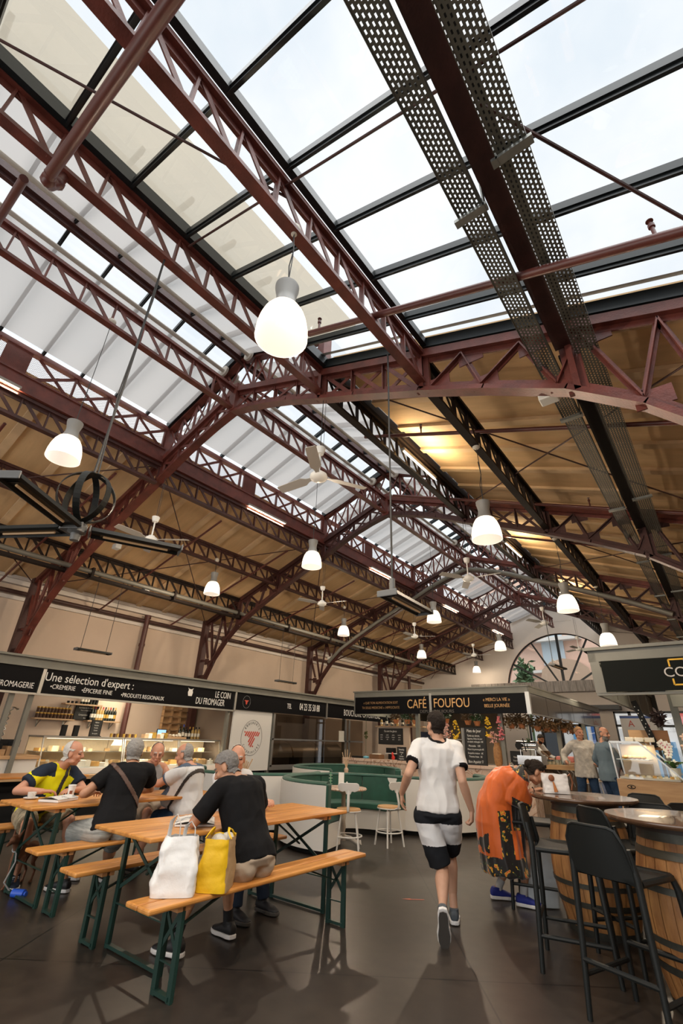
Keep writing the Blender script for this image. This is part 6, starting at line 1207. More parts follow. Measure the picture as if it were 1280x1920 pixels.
    if hair:
        def keep(c, n):
            q = (c-H)/sc; x, y, z = abs(q.dot(r_)), q.dot(f), q.dot(u)
            if q.length > .15 or z < -.085: return False
            if x > .068 and abs(y+.008) < .026 and z < .026: return False
            line = .078 if y > .055 else (.028+(y-.01)*1.1 if y > .01 else (-.015-(.01-y)*1.0 if y > -.06 else -.078))
            if baldness and z > .045 and y > -.055+(.03*(1-baldness)) : return False
            if baldness > .5 and y > .0: return False
            return z > line+.008*noise.noise(c*40)
        h = shell(body, hairfn or keep, hairoff, 'hair', hair, T, amp=.006)
    if beard:
        shell(body, lambda c, n: ((c-H)/sc).dot(f) > .0 and -.12 < ((c-H)/sc).dot(u) < -.035 and ((c-H)/sc).length < .14 and not (abs(((c-H)/sc).dot(r_)) < .02 and ((c-H)/sc).dot(u) > -.066), .004, 'beard', beard, T, amp=.002)
    return J
def shirt(J, M, name='shirt', sleeve=.55, infl=.016, hem=-.12, voxel=.008, amp=.006, seed=1, open_w=1.0, hemout=0.0, sl_r=.068, long=False, cuff_r=.045, matfn=None, tank=False, flare=0):
    sc = J['sc']; mb = MB(); secs = []; P, N = J['P'], J['N']; S0 = J['secs']
    c0, ax, ay = S0[2]; down = -norm(P.lerp(N, .3)-P)
    inf0 = infl
    secs.append((P+down*(-hem)+(c0-P)*0, ax.normalized()*(ax.length+infl+.012+hemout), ay.normalized()*(ay.length+infl+.014+hemout)))
    for i in (2, 3, 4, 5, 6, 7): c, a, b = S0[i]; infl = inf0+(.014 if i == 2 else .008 if i == 3 else 0); secs.append((c, a.normalized()*(a.length+infl), b.normalized()*(b.length+infl)))
    c, a, b = S0[8]; secs.append((c, a.normalized()*(a.length+infl*.8), b.normalized()*(b.length+infl*.6))); c, a, b = S0[9]; secs.append((c-J['spine']*.012*sc, a.normalized()*(a.length+.014), b.normalized()*(b.length+.012)))
    loft(mb, secs, 32)
    if not tank:
        for i, a in enumerate(J['arm']):
            if a is None: continue
            S, E_, W, d = a; s = 1 if i == 0 else -1; cap(mb, J['N']+J['sh']*s*.08*sc-J['spine']*.035*sc, S, .058*sc+infl*.6, .064*sc+infl*.5); e = S.lerp(E_, min(1, sleeve)); frus(mb, S, e, .060*sc+infl*.6, sl_r*sc)
            if long: frus(mb, S.lerp(E_, .8), E_, sl_r*sc, sl_r*.95*sc); cap(mb, E_, E_.lerp(W, .5), sl_r*.85*sc, .05*sc); frus(mb, E_.lerp(W, .4), E_.lerp(W, .92), .052*sc, cuff_r*sc)
    me = fuse(mb, voxel, 3, amp, 7, seed, (1.4,1.4,.8)); o = link_mesh(me, name, J['T'], M)
    if matfn:
        og = org(J['T'])
        for p in me.polygons: p.material_index = matfn(p.center+og, p.normal)
    return o
def pants(J, M, name='shorts', frac=.95, infl=.022, r_end=.085, voxel=.008, amp=.006, seed=2, matfn=None, ankle=False, waist=.06):
    sc = J['sc']; mb = MB(); P, N = J['P'], J['N']; S0 = J['secs']; secs = []
    for i in (0, 1): c, a, b = S0[i]; secs.append((c, a.normalized()*(a.length+infl*.8), b.normalized()*(b.length+infl*.8)))
    c, a, b = S0[2]; secs.append((P+(N-P).normalized()*waist*sc, a.normalized()*(a.length+.006), b.normalized()*(b.length+.006))); loft(mb, secs, 28)
    for Hj, K, A_, toe, sn in J['leg']:
        e = Hj.lerp(K, min(1, frac)); cap(mb, Hj, Hj.lerp(K, .2), .098*sc+infl*.5, .095*sc+infl*.5); frus(mb, Hj, e, .092*sc+infl*.7, max(r_end, .052)*sc)
        if ankle: cap(mb, e, K.lerp(A_, .3), r_end*sc, .066*sc); frus(mb, K.lerp(A_, .2), K.lerp(A_, .97), .068*sc, .055*sc)
    me = fuse(mb, voxel, 3, amp, 7, seed, (1.2,1.2,1)); o = link_mesh(me, name, J['T'], M)
    if matfn:
        og = org(J['T'])
        for p in me.polygons: p.material_index = matfn(p.center+og, p.normal)
    return o
def shoes(J, up, sole, sock=None, accent=None, L_=.275, tread=None):
    sc = J['sc']
    for Hj, K, A_, t, n in J['leg']:
        s = norm(t.cross(n)); c = A_-n*.085*sc; mb = MB()
        for a in range(1):
            loft(mb, [(c-t*.080*sc+n*.045*sc, s*.024, n*.022), (c-t*.070*sc+n*.050*sc, s*.034, n*.036), (c-t*.01*sc+n*.050*sc, s*.040, n*.040), (c+t*.06*sc+n*.042*sc, s*.044, n*.034), (c+t*.12*sc+n*.030*sc, s*.046, n*.024), (c+t*.165*sc+n*.026*sc, s*.036, n*.018), (c+t*.19*sc+n*.022*sc, s*.018, n*.010)], 18)
            loft(mb, [(c-t*.012*sc+n*.06*sc, s*.038, t*.05), (c-t*.014*sc+n*.100*sc, s*.041, t*.048)], 18)
        me = fuse(mb, .006, 2); o = link_mesh(me, 'shoe', J['T'], up)
        out = [(-.088,0),(-.08,.028),(-.04,.038),(.03,.038),(.09,.048),(.14,.044),(.185,.026),(.20,0),(.185,-.026),(.14,-.044),(.09,-.048),(.03,-.038),(-.04,-.038),(-.08,-.028)]
        so_ = part(o, 'sole', MB().prism([(a*sc, b*sc*1.12) for a, b in out], c-n*.004, t, s, -.028 if t.cross(s).dot(n) < 0 else .028), sole, bev=.006)
        if tread: part(so_, 'tread', MB().prism([(a*sc*.92+.003, b*sc*.95) for a, b in out], c-n*.030, t, s, -.006 if t.cross(s).dot(n) < 0 else .006), tread)
        if accent:
            ac = MB()
            for k in range(4): ac.beam(c+t*(.02+.022*k)*sc-s*.026+n*(.088-.010*k)*sc, c+t*(.02+.022*k)*sc+s*.026+n*(.088-.010*k)*sc, .006, .006, n)
            part(o, 'laces', ac, accent)
        if sock: part(J['T'], 'sock', MB().tube([A_-n*.02, A_+(K-A_).normalized()*.05, A_+(K-A_).normalized()*.09], [.040*sc,.040*sc,.041*sc], 14), sock)
def hairmat(n, c, c2): return mat(n, c, .75, col2=tuple((a+b*2)/3 for a,b in zip(c2,c)), vscale=110, bump=.5, bscale=160, ramp=(.35,.65), spec=.2)
h_grey = hairmat('grey_hair', (.34,.33,.31), (.12,.11,.10)); h_white = hairmat('white_hair', (.62,.60,.56), (.40,.38,.35)); h_dark = hairmat('dark_hair', (.025,.018,.014), (.012,.009,.008)); h_salt = hairmat('salt_pepper_hair', (.22,.21,.20), (.05,.045,.04)); h_blond = hairmat('fair_hair', (.40,.24,.12), (.22,.12,.06))
cloth = lambda n, c, **k: mat(n, c, k.pop('rough', .9), bump=.12, bscale=220, spec=.15, **k)
black_tee = cloth('black_cotton', (.010,.010,.011)); black_tr = cloth('black_trim', (.012,.011,.012)); white_tee = cloth('white_cotton', (.74,.73,.72)); beige_sh = cloth('beige_shorts_cloth', (.45,.36,.27)); grey_str = mat('grey_striped_cloth', (.42,.43,.40), .85, col2=(.22,.23,.22), vscale=4, stretch=(1,1,14)); navy = cloth('navy_cloth', (.02,.028,.045)); yellow_c = cloth('yellow_shirt_cloth', (.72,.66,.01)); denim = cloth('blue_denim', (.03,.06,.12), var=.4, vscale=8); linen = mat('pale_linen', (.55,.52,.47), .9, var=.25, vscale=9, bump=.4, bscale=30); bluegrey = cloth('blue_grey_jersey', (.13,.18,.22)); polo_c = cloth('white_polo_cloth', (.60,.60,.60)); greytank = cloth('grey_tank_cloth', (.30,.30,.31))
dk_shoe = mat('black_sneaker', (.010,.010,.012), .6); wsole = mat('white_sole', (.72,.71,.70), .5); bsole = mat('grey_rubber_sole', (.05,.045,.04), .6); greyshoe = mat('grey_sneaker', (.06,.075,.09), .6)
strap_m = mat('dark_strap', (.02,.014,.012), .6)
Zu = V((0,0,1))
def strap(J, src, p, n, w, M, lim=None, name='bag_strap'):
    p = V(p); n = norm(n); return shell(src, lambda c, nn: abs((c-p).dot(n)) < w and (lim is None or lim(c)), .007, name, M, J['T'], thick=.004)
# --- walking man in white ringer tee
b = (-2.36, 4.45); f = norm((-.47,.88,0)); rgt = norm(f.cross(Zu)); A = lambda px, py, off=0: at(px, py, b[0], b[1], off)
shw = norm((rgt.x, rgt.y, -.02)); Pw = A(820,1524); Nw = A(820,1391)
J = person('man in white ringer shirt and black-and-white shorts walking away, head turned left', Pw, Nw, A(816,1359,.02), rgt, shw, norm((-.86,.45,.02)),
    [(A(884,1520,-.04), (.25,-.75,-.1), norm(A(885,1556,-.04)-A(884,1520,-.04)), -rgt*.9+f*.3, 1.25), (A(753,1487,.02), (.40,-.9,-.1), norm(A(753,1520,.06)-A(753,1487,.02)), rgt, .55)],
    [(V((-2.33,4.72,.095)), f, f+V((0,0,-.02)), Zu), (A(830,1712,-.30), f+rgt*.2, norm(f*.30-Zu*.95), norm(f*.95+Zu*.30)*1)], skin_b, h_dark, sc=1.0, voxel=.006, headup=(0,0,1))
def wm(c, n):
    for a in J['arm']:
        S, E_, W, d = a; t = (c-S).dot(norm(E_-S))
        if (E_-S).length*.60-.018 < t < (E_-S).length*.60+.04 and ((c-S)-norm(E_-S)*t).length < .1 and abs((c-J['N']).dot(J['sh'])) > .185: return 1
    return 1 if (c-J['N']).length < .095 and (c-J['N']).dot(J['spine']) > -.012 else 0
shirt(J, [white_tee, black_tr], 'ringer_tee', .60, .015, .015, matfn=wm, amp=.011, sl_r=.072)
zz = lambda c: c.z
def sm(c, n): return 1 if .585 < c.z < .755 else 0
J['leg'] = [(a+rgt*s*.014, b_+rgt*s*.010, *r2) for s, (a, b_, *r2) in zip((1,-1), J['leg'])]
pants(J, [cloth('black_shorts_cloth', (.016,.018,.022)), cloth('white_shorts_cloth', (.80,.81,.83))], 'shorts', .90, .022, .094, matfn=sm, amp=.007)
shoes(J, greyshoe, wsole, accent=wsole, tread=bsole)
# --- bent woman in orange printed kaftan
b = (-2.12, 5.62); f = norm((.80,.60,0)); rgt = norm(f.cross(Zu)); A = lambda px, py, off=0: at(px, py, b[0], b[1], off)
Pl = A(926,1518,.02); Nl = A(974,1444,-.01)
J = person('elderly woman in orange kaftan with black floral panels bending over a handbag', Pl, Nl, A(1004,1448,-.02), rgt, rgt, norm((.62,.46,-.62)),
    [(A(1000,1482,-.16), (-.2,.1,-1), norm((.75,.45,.25)), (.1,.1,-1), .7), (A(988,1565,.08), (-.3,-.1,.3), (.1,0,-1), (-.6,-.4,0), 1.0)],
    [(V((-2.02,5.62,.09)), f, norm((.92,.25,-.02)), Zu), (V((-2.30,5.68,.09)), f, norm((.75,.6,-.02)), Zu)], skin_a, h_dark, sc=.93, voxel=.006, headup=(.72,.53,.62))
# kaftan material: orange silk with black floral borders
M_, N, L, o_ = raw('orange_floral_kaftan'); pb = N.new('ShaderNodeBsdfPrincipled'); pb.inputs['Roughness'].default_value = .38; pb.inputs['Sheen Weight'].default_value = .4; c = N.new('ShaderNodeTexCoord')
M_k = mat('orange_silk', (.80,.155,.02), .4, var=.15, vscale=3, sheen=.3)
vo = N.new('ShaderNodeTexVoronoi'); vo.inputs['Scale'].default_value = 17; n1 = N.new('ShaderNodeTexNoise'); n1.inputs['Scale'].default_value = 9; n1.inputs['Detail'].default_value = 3
mxv = N.new('ShaderNodeMix'); mxv.data_type = 'RGBA'; mxv.inputs[0].default_value = .25; L.new(c.outputs['Object'], mxv.inputs[6]); L.new(n1.outputs['Color'], mxv.inputs[7]); L.new(c.outputs['Object'], n1.inputs['Vector']); L.new(mxv.outputs[2], vo.inputs['Vector'])
r = N.new('ShaderNodeValToRGB'); el = r.color_ramp.elements; el[0].position = 0; el[0].color = (.75,.10,.03,1); el[1].position = .17; el[1].color = (.80,.42,.03,1); e = el.new(.30); e.color = (.06,.12,.03,1); e = el.new(.36); e.color = (.010,.008,.008,1); r.color_ramp.interpolation = 'CONSTANT'
L.new(vo.outputs['Distance'], r.inputs[0]); L.new(r.outputs[0], pb.inputs['Base Color']); L.new(pb.outputs[0], o_.inputs[0])
mb = MB(); P, Nn = J['P'], J['N']; upb = norm(Nn-P)
fw_ = f; side = rgt
mid = P.lerp(Nn, .5)+V((0,0,.07))
loft(mb, [(Nn+V((0,0,-.01))+f*.02, side*.085, norm(upb.cross(side))*.075), (Nn-upb*.06, side*.20, norm(upb.cross(side))*.12), (P.lerp(Nn,.65)+V((0,0,.05)), side*.22, norm(upb.cross(side))*.16), (mid-upb*.06, side*.215, norm((upb*.6+Zu*.2).cross(side))*.18), (P.lerp(Nn,.12)+V((0,0,.02)), side*.21, norm((Zu*.9+upb*.2).cross(side))*.19), (V((P.x,P.y,.68))+f*.0, side*.225, f*.19), (V((P.x,P.y,.45))+f*.04, side*.24, f*.215), (V((P.x,P.y,.25))+f*.06, side*.245, f*.22)], 34)
# wide sleeves and hanging front panel
for i, a in enumerate(J['arm']):
    S, E_, W, d = a; d1 = norm(E_-S); lo = S.lerp(E_, .95)
    loft(mb, [(S-V((0,0,.0)), side*.09, Zu*.10), (S.lerp(E_,.5)+V((0,0,-.04)), side*.08, norm(d1.cross(side))*.13), (lo+V((0,0,-.05)), side*.075, norm(d1.cross(side))*.15)], 20)
loft(mb, [(Nn-upb*.12+V((0,0,-.08)), side*.17, f*.06), (P+f*.22+V((0,0,.03)), side*.19, f*.06), (V((P.x,P.y,.50))+f*.20, side*.17, f*.05), (V((P.x,P.y,.31))+f*.19, side*.16, f*.04)], 20)
me = fuse(mb, .008, 3, .014, 5, 3, (2.0,2.0,.45)); kf = link_mesh(me, 'kaftan', J['T'], [M_k, M_, black_tr]); og = org(J['T'])
J_l = J
for p in me.polygons:
    c = p.center+og; q = c-J['P']; fx_ = q.dot(f); z = c.z; m_ = 0
    if z < .40: m_ = 1 if z > .28 or fx_ > .05 else 1
    if z < .80 and -.03 < fx_ < .10 and q.dot(side) > .0: m_ = 1
    if .40 < z < .80 and fx_ > .20: m_ = 1
    if z > .42 and z < .62 and fx_ < -.13: m_ = 1 if noise.noise(c*9) > .05 else 0
    for S, E_, W, d in J['arm']:
        t = (c-S).dot(norm(E_-S))/(E_-S).length
        if t > .80 and (c-E_).length < .26 and fx_ > .12: m_ = 1
    if (c-J['N']).dot(upb) > -.03: m_ = 1
    p.material_index = m_
shoes(J, mat('royal_blue_knit', (.01,.02,.22), .7), wsole, sock=mat('grey_sock', (.45,.45,.45), .9))
part(J['T'], 'bracelet', MB().tube([J['arm'][0][2]+Matrix.Rotation(t, 3, J['arm'][0][3])@(norm(J['arm'][0][3].cross(Zu))*.030) for t in [2*math.pi*i/16 for i in range(16)]], .004, 5, closed=True), dark)
hb_ = shell(J['body'], lambda c, n: False, 0, 'x', dark, J['T'])
B_ = J['H']-J['hf'][2]*.10+J['hf'][3]*.02; part(J['T'], 'hair_bun', MB().ball(B_, (.045,.045,.045), 12), h_dark)
hw = J['arm'][1][2]+V((.02,.01,-.12)); gp = mat('translucent_plastic_bag', (.46,.50,.52), .25, bump=.6, bscale=14, alpha=.82)
T = thing('plastic_bag', 'thin grey-white plastic bag hanging from the bent woman to the floor', 'bag', (hw.x, hw.y, .0)); part(T, 'bag_body', bagmesh((hw.x+.04, hw.y+.02, .01), .30, .22, .48, .6, .55, 21, .12), gp)
for s in (-1, 1): part(T, 'handle', MB().tube([V((hw.x+.04+s*.08, hw.y+.02, .46)), V((hw.x+s*.03, hw.y, .60)), hw+V((0,0,.02))], [.02,.014,.01], 6, flat=.5), gp)
# --- seated man in black tee, back to us
b = (-3.05, 2.92); f = norm((-1,-.05,0)); rgt = norm(f.cross(Zu)); Ps = V((-3.06, 2.93, .575)); Ns = V((-3.27, 2.90, 1.085)); Hs = V((-3.36, 2.83, 1.165))
J = person('grey-haired man in black T-shirt sitting on the front bench, back turned, reading', Ps, Ns, Hs, rgt, norm((.06,1,.0)), norm((-.72,-.42,-.55)),
    [(V((-3.62,3.30,.83)), (.3,.6,-.6), (-.8,-.3,0), (0,0,-1), .8), (V((-3.56,2.80,.85)), (.25,-.75,-.5), (-.75,.35,.10), (0,.1,-1), .9)],
    [(V((-3.50,3.16,.095)), (-1,0,.3), (-1,.1,-.02), Zu), (V((-3.50,2.68,.095)), (-1,0,.3), (-1,-.25,-.02), Zu)], skin_a, h_salt, sc=.99, fat=.02, voxel=.006, headup=norm((-.45,-.12,.88)))
shirt(J, black_tee, 'black_tshirt', .85, .018, -.01, amp=.007, sl_r=.072, seed=4); pants(J, beige_sh, 'beige_shorts', .9, .024, .085, seed=5); shoes(J, dk_shoe, wsole, sock=dk_shoe, accent=None)
# --- man facing him across the newspaper table
b = (-4.16, 3.62); J = person('white-haired man in grey across the newspaper table, mostly hidden behind the reader', V((-4.16,3.55,.575)), V((-4.05,3.52,1.08)), V((-4.01,3.50,1.20)), (0,-1,0), (0,-1,0), norm((.75,-.55,-.1)),
    [(V((-3.70,3.45,.83)), (-.2,-.5,-.6), (.9,.2,0), (0,0,-1), .5), (V((-3.78,3.74,.84)), (-.2,.6,-.6), (.7,-.3,.1), (0,0,-1), .9)],
    [(V((-3.72,3.42,.095)), (1,0,.3), (1,0,0), Zu), (V((-3.72,3.75,.095)), (1,0,.3), (1,0,0), Zu)], skin_c, h_white, sc=.98, voxel=.008, baldness=.3)
shirt(J, polo_c, 'grey_shirt', .6, hem=0, seed=6, voxel=.01); pants(J, navy, 'trousers', 1, ankle=True, voxel=.01); shoes(J, dk_shoe, bsole)
# --- man in yellow
f = norm((.95,.30,0)); rgt = norm(f.cross(Zu))
J = person('white-haired man in bright yellow shirt with navy shoulders leaning on the left table', V((-6.42,2.72,.575)), V((-6.20,2.79,1.03)), V((-6.10,2.85,1.165)), rgt, norm(rgt+V((0,0,.05))), norm((.62,.78,-.12)),
    [(V((-5.93,2.55,.815)), (-.1,-.9,-.5), norm((.2,.95,0)), (0,0,-1), .6), (V((-5.90,2.86,.82)), (-.1,.9,-.5), norm((.25,-.95,.0)), (0,0,-1), .7)],
    [(V((-6.00,2.55,.095)), (1,-.3,.3), (1,-.35,0), Zu), (V((-5.98,3.05,.095)), (1,.3,.3), (1,.2,0), Zu)], skin_c, h_white, sc=1.03, fat=.08, voxel=.0065, baldness=.35)
def ym(c, n):
    if (c-J['N']).dot(J['spine']) > -.060 and abs((c-J['N']).dot(J['sh'])) > .09 : return 1
    for a in J['arm']:
        S, E_, W, d = a; t = (c-S).dot(norm(E_-S))/(E_-S).length
        if t > .50 and (c-E_).length < .2: return 1
    return 1 if abs(abs((c-J['P']).dot(J['sh']))-.17) < .03 and (c-J['N']).dot(J['spine']) < -.22 else 0
ys = shirt(J, [yellow_c, navy], 'yellow_shirt', .66, .018, -.02, matfn=ym, sl_r=.080, seed=8); strap(J, ys, J['N']+V((0,-.02,-.2)), norm(J['sh']*.93+J['spine']*.35), .022, strap_m)
pants(J, mat('camo_shorts_cloth', (.36,.30,.20), .85, col2=(.20,.17,.11), vscale=9, ramp=(.45,.52)), 'camouflage_shorts', .92, .030, .095, seed=9); shoes(J, navy, wsole, accent=wsole)
# --- man in black with cross-body strap (left)
f = norm((-.96,.2,0)); rgt = norm(f.cross(Zu))
J = person('grey-haired man in black T-shirt and striped shorts with brown cross-body strap', V((-4.97,2.86,.575)), V((-5.10,3.02,1.09)), V((-5.16,3.05,1.215)), rgt, norm((.45,.9,.02)), norm((-.85,.5,-.05)),
    [(V((-5.42,3.28,.83)), (.2,.7,-.5), (-.9,.2,0), (0,0,-1), .6), (V((-5.36,2.80,.84)), (.35,-.85,-.35), norm((-.7,.6,0)), (0,0,-1), .7)],
    [(V((-5.60,3.25,.095)), (-1,.2,.3), (-1,.2,0), Zu), (V((-5.52,2.80,.095)), (-1,-.2,.3), (-.9,-.35,0), Zu)], skin_a, h_grey, sc=1.02, fat=.04, voxel=.0065, hairoff=.014)
bs_ = shirt(J, black_tee, 'black_tshirt', .62, .018, -.02, sl_r=.072, seed=10); strap(J, bs_, J['N'].lerp(J['P'], .35), norm(J['sh']*.72+J['spine']*.70), .018, mat('brown_strap', (.09,.045,.03), .5))
pants(J, grey_str, 'striped_shorts', .93, .028, .092, seed=11); shoes(J, dk_shoe, wsole)
# --- man in tank top
J = person('older man with glasses and grey tank top behind the man in black', V((-6.40,3.98,.575)), V((-6.22,3.98,1.04)), V((-6.12,3.95,1.165)), (0,-1,0), norm((0,-1,.03)), norm((.85,-.45,-.25)),
    [(V((-5.86,3.78,.84)), (-.1,-.7,-.6), (.9,.3,.2), (0,0,-1), .8), (V((-5.84,4.05,.86)), (-.1,.7,-.6), norm((.8,-.5,.2)), (0,0,-1), .9)],
    [(V((-5.95,3.85,.095)), (1,0,.3), (1,0,0), Zu), (V((-5.95,4.15,.095)), (1,0,.3), (1,0,0), Zu)], skin_c, h_white, sc=1.02, fat=.06, voxel=.007, baldness=.2)
shirt(J, greytank, 'tank_top', tank=True, infl=.010, hem=0, seed=12, matfn=None, amp=.003); pants(J, beige_sh, 'beige_shorts', .9, .024, .088, voxel=.01); shoes(J, dk_shoe, wsole)
H, r_, f_, u = J['hf']
for s in (-1, 1): part(J['T'], 'eyeglass_lens', MB().tube([H+(r_*(s*.032+.02*math.cos(t))+f_*.096+u*(.004+.015*math.sin(t)))*J['sc'] for t in [2*math.pi*i/16 for i in range(16)]], .0018, 4, closed=True), dark)
# --- man in white polo, side on
f = norm((-.92,-.38,0)); rgt = norm(f.cross(Zu))
J = person('heavy balding man in white polo with dark shoulder strap, seen side-on', V((-5.22,3.92,.575)), V((-5.30,3.90,1.06)), V((-5.40,3.86,1.175)), rgt, rgt, norm((-.88,-.45,-.22)),
    [(V((-5.85,3.86,.86)), (.1,.6,-.7), norm((-.8,-.3,.2)), (0,0,-1), .8), (V((-5.72,3.62,.88)), (.2,-.7,-.7), norm((-.8,.3,.2)), (0,.3,-1), .9)],
    [(V((-5.70,3.95,.095)), (-1,0,.3), (-1,0,0), Zu), (V((-5.65,3.60,.095)), (-1,-.2,.3), (-1,-.1,0), Zu)], skin_c, h_grey, sc=1.02, fat=.20, voxel=.0065, baldness=.8)
def pm(c, n):
    if (c-J['N']).dot(J['spine']) > -.012: return 1
    for a in J['arm']:
        S, E_, W, d = a; t = (c-S).dot(norm(E_-S))/(E_-S).length
        if t > .58 and (c-E_).length < .16: return 1
    return 0
ps_ = shirt(J, [polo_c, mat('slate_trim', (.06,.09,.14), .8)], 'white_polo', .66, .018, -.02, matfn=pm, sl_r=.078, seed=13); strap(J, ps_, J['N'].lerp(J['P'], .45), norm(J['fwd']*.72+J['spine']*.6), .014, strap_m)
pants(J, denim, 'denim_shorts', .9, .028, .092); shoes(J, dk_shoe, bsole)
# --- man in plaid at left edge
plaid = mat('plaid_cloth', (.46,.49,.50), .9, bump=.1, bscale=100); N = plaid.node_tree.nodes; L = plaid.node_tree.links; pb = N['Principled BSDF']; c = N.new('ShaderNodeTexCoord'); s_ = N.new('ShaderNodeSeparateXYZ'); L.new(c.outputs['Object'], s_.inputs[0])
ln = [math_(N, L, 'LESS_THAN', math_(N, L, 'FRACT', math_(N, L, 'MULTIPLY', math_(N, L, 'ADD', s_.outputs[i], 9), 14)), .3) for i in (1, 2)]
mx = N.new('ShaderNodeMix'); mx.data_type = 'RGBA'; L.new(math_(N, L, 'MULTIPLY', math_(N, L, 'ADD', ln[0], ln[1]), .5), mx.inputs[0]); mx.inputs[6].default_value = (.55,.57,.56,1); mx.inputs[7].default_value = (.22,.27,.30,1); L.new(mx.outputs[2], pb.inputs['Base Color'])
J = person('man in grey plaid shirt with his back to us at the left edge', V((-8.15,2.50,.575)), V((-8.22,2.52,1.08)), V((-8.28,2.53,1.205)), (0,1,0), (0,1,0), (-1,.2,0),
    [(V((-8.55,2.75,.83)), (.2,.7,-.5), (-1,0,0), (0,0,-1), .5), (V((-8.55,2.30,.83)), (.2,-.7,-.5), (-1,0,0), (0,0,-1), .5)],
    [(V((-8.6,2.7,.095)), (-1,0,.3), (-1,0,0), Zu), (V((-8.6,2.3,.095)), (-1,0,.3), (-1,0,0), Zu)], skin_a, h_grey, sc=1.02, fat=.05, voxel=.008)
shirt(J, plaid, 'plaid_shirt', .9, .02, -.03, voxel=.01, sl_r=.08); pants(J, beige_sh, 'trousers', 1, ankle=True, voxel=.012); shoes(J, dk_shoe, bsole)
# --- standing men by the bar
f = norm((.35,-.93,0)); rgt = norm(f.cross(Zu)); b = (-2.75, 12.2); A = lambda px, py, off=0: at(px, py, b[0], b[1], off); k = 1.03
J = person('fair-haired man in pale linen shirt and jeans standing by the wooden bar', V((-2.70,12.2,.97)), V((-2.70,12.2,1.53)), V((-2.70,12.17,1.70)), rgt, rgt, norm((.75,-.65,-.05)),
    [(V((-3.02,11.98,1.10)), (-.7,.3,-.3), (.3,-.5,.2), (0,-1,0), 1.0), (V((-2.42,11.98,1.08)), (.7,.3,-.3), (.1,-.5,.3), (0,-1,0), 1.0)],
    [(V((-2.86,12.1,.095)), (0,-1,0), (.1,-1,0), Zu), (V((-2.56,12.25,.095)), (.2,-1,0), (.4,-1,0), Zu)], skin_c, h_blond, sc=1.04, voxel=.009)
shirt(J, linen, 'linen_shirt', .9, .028, -.12, voxel=.01, long=True, cuff_r=.055, sl_r=.072, amp=.012, seed=15, hemout=.02); pants(J, denim, 'jeans', 1, .012, .075, ankle=True, voxel=.01); shoes(J, dk_shoe, wsole)
f = norm((.75,.65,0)); rgt = norm(f.cross(Zu))
J = person('bald man in blue-grey long-sleeved top turned toward the pastry display', V((-2.02,10.9,.95)), V((-2.02,10.9,1.50)), V((-1.98,10.93,1.66)), rgt, norm((.6,-.75,0)), norm((.93,-.3,-.12)),
    [(V((-1.75,11.1,1.0)), (.4,-.5,-.4), (.8,.5,0), (0,0,-1), .6), (V((-2.1,11.2,1.0)), (-.6,.3,-.4), (.8,.5,0), (0,0,-1), .6)],
    [(V((-1.95,10.78,.095)), f, f, Zu), (V((-2.12,11.05,.095)), f, f, Zu)], skin_c, h_salt, sc=1.02, fat=.08, voxel=.009, baldness=.9, beard=h_salt)
shirt(J, bluegrey, 'long_sleeved_top', .9, .02, -.08, voxel=.01, long=True); pants(J, denim, 'jeans', 1, .015, .078, ankle=True, voxel=.01); shoes(J, dk_shoe, wsole)
J = person('bearded barista in pale shirt and brown apron leaning over the bar', V((-4.75,15.5,.95)), V((-4.55,15.35,1.46)), V((-4.45,15.28,1.60)), (0,-1,0), norm((-.3,-.95,0)), norm((.8,-.4,-.45)),
    [(V((-4.2,15.0,1.1)), (-.1,-.6,-.6), (.8,0,0), (0,0,-1), .8), (V((-4.15,15.5,1.1)), (-.1,.6,-.6), (.8,0,0), (0,0,-1), .8)],
    [(V((-4.75,15.4,.095)), (1,0,0), (1,0,0), Zu), (V((-4.75,15.65,.095)), (1,0,0), (1,0,0), Zu)], skin_a, h_dark, sc=1.02, voxel=.011, beard=h_dark)
o = shirt(J, polo_c, 'pale_shirt', .9, voxel=.012, long=True); shell(o, lambda c, n: n.dot(V((.8,-.4,0))) > .35 and c.z < 1.3, .008, 'apron', mat('brown_apron', (.12,.07,.04), .8), J['T']); pants(J, navy, 'trousers', 1, ankle=True, voxel=.014); shoes(J, dk_shoe, bsole)
# server behind the right stall: only a forearm reaches into view
J = person('stall worker in dark top reaching from the right edge behind the orchids', V((-.05,10.1,.95)), V((-.10,9.98,1.45)), V((-.12,9.92,1.60)), (-1,0,0), (-1,0,0), norm((-.3,-.9,-.3)),
    [(V((-.52,9.55,1.22)), (0,-.1,-1), (-.9,-.3,0), (0,0,-1), .7), (V((.2,9.6,1.15)), (.4,0,-1), (0,-1,0), (0,0,-1), .7)],
    [(V((-.15,10.1,.095)), (0,-1,0), (0,-1,0), Zu), (V((.1,10.1,.095)), (0,-1,0), (0,-1,0), Zu)], skin_b, h_dark, sc=1.0, voxel=.01)
shirt(J, black_tee, 'dark_top', .7, voxel=.012); pants(J, navy, 'trousers', 1, ankle=True, voxel=.014); shoes(J, dk_shoe, bsole)
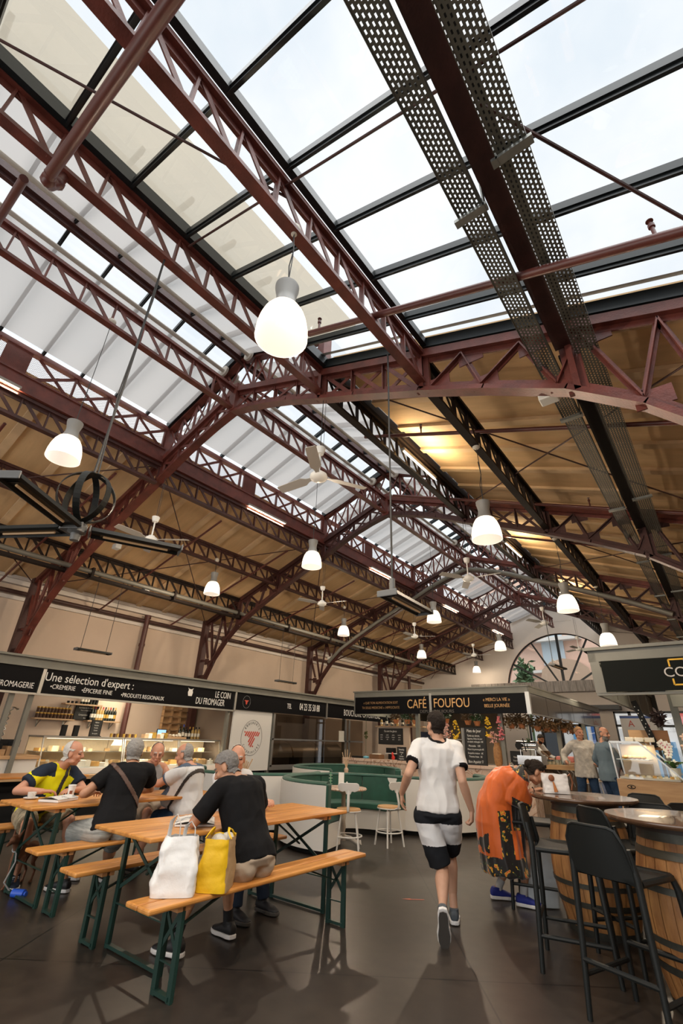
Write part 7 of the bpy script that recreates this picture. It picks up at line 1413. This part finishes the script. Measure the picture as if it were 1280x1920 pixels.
# ---------------------------------------------------------------- small dog under the left table
T = thing('dog', 'slim short-haired brown dog standing under the left table on a lead', 'dog', (-6.02, 2.52, 0)); mb = MB(); dx = norm((.55,-.75,0)); dyv = V((-dx.y, dx.x, 0)); c0 = V((-6.0, 2.58, 0))
g = lambda x, y, z: c0+dx*x+dyv*y+Zu*z
loft(mb, [(g(-.17,0,.29), dyv*.035, Zu*.04), (g(-.12,0,.30), dyv*.055, Zu*.06), (g(-.02,0,.29), dyv*.048, Zu*.055), (g(.08,0,.28), dyv*.06, Zu*.085), (g(.15,0,.30), dyv*.045, Zu*.06)], 16)
cap(mb, g(.14,0,.32), g(.22,0,.41), .038, .032); cap(mb, g(.22,0,.42), g(.26,0,.42), .042, .034); cap(mb, g(.27,0,.41), g(.33,0,.39), .022, .014)
for s in (-1, 1):
    cap(mb, g(.22,s*.03,.45), g(.20,s*.045,.50), .014, .006); cap(mb, g(.10,s*.045,.25), g(.11,s*.045,.14), .028, .014); cap(mb, g(.11,s*.045,.14), g(.12,s*.045,.02), .013, .011); cap(mb, g(.12,s*.045,.014), g(.145,s*.045,.012), .014, .012)
    cap(mb, g(-.13,s*.045,.27), g(-.10,s*.045,.18), .040, .020); cap(mb, g(-.10,s*.045,.18), g(-.17,s*.045,.10), .019, .012); cap(mb, g(-.17,s*.045,.10), g(-.155,s*.045,.015), .012, .011); cap(mb, g(-.155,s*.045,.013), g(-.13,s*.045,.011), .013, .011)
mb.tube([g(-.17,0,.31), g(-.24,0,.27), g(-.28,0,.20), g(-.32,0,.19)], [.014,.011,.008,.005], 8)
me = fuse(mb, .006, 3); link_mesh(me, 'body', T, mat('brown_fur', (.16,.065,.03), .7, bump=.3, bscale=80)); part(T, 'collar', MB().tube([g(.16,0,.34)+Matrix.Rotation(t, 3, norm(g(.22,0,.41)-g(.14,0,.32)))@(dyv*.041) for t in [2*math.pi*i/16 for i in range(16)]], .006, 5, closed=True), mat('grey_lead', (.35,.35,.35), .6))
T = thing('dog_lead', 'grey lead and bright blue pouch lying on the floor by the table leg', 'lead', (-5.75, 2.42, 0)); part(T, 'lead', MB().tube([g(.17,0,.34), g(.26,.08,.25), g(.30,.05,.10), V((-5.78,2.45,.012)), V((-5.68,2.42,.012))], .007, 6), MATS['grey_lead']); part(T, 'pouch', MB().cyl((-5.66,2.42,.035), (-5.56,2.48,.035), .033, n=14), mat('bright_blue', (.02,.10,.60), .4)); part(T, 'pouch_end', MB().cyl((-5.57,2.475,.035), (-5.54,2.49,.035), .02, n=10), mat('bright_blue', (0,0,0)))
# red arrow tape on the floor
solo('floor_tape', MB().prism([(-.11,0),(-.02,.025),(-.03,.008),(.11,.012),(.11,-.006),(-.03,-.010),(-.02,-.022)], (-2.93, 5.05, .002), norm((.8,.6,0)), norm((-.6,.8,0)), .001), mat('worn_red_tape', (.42,.13,.09), .7), 'worn red arrow marking on the dark floor', 'floor marking')
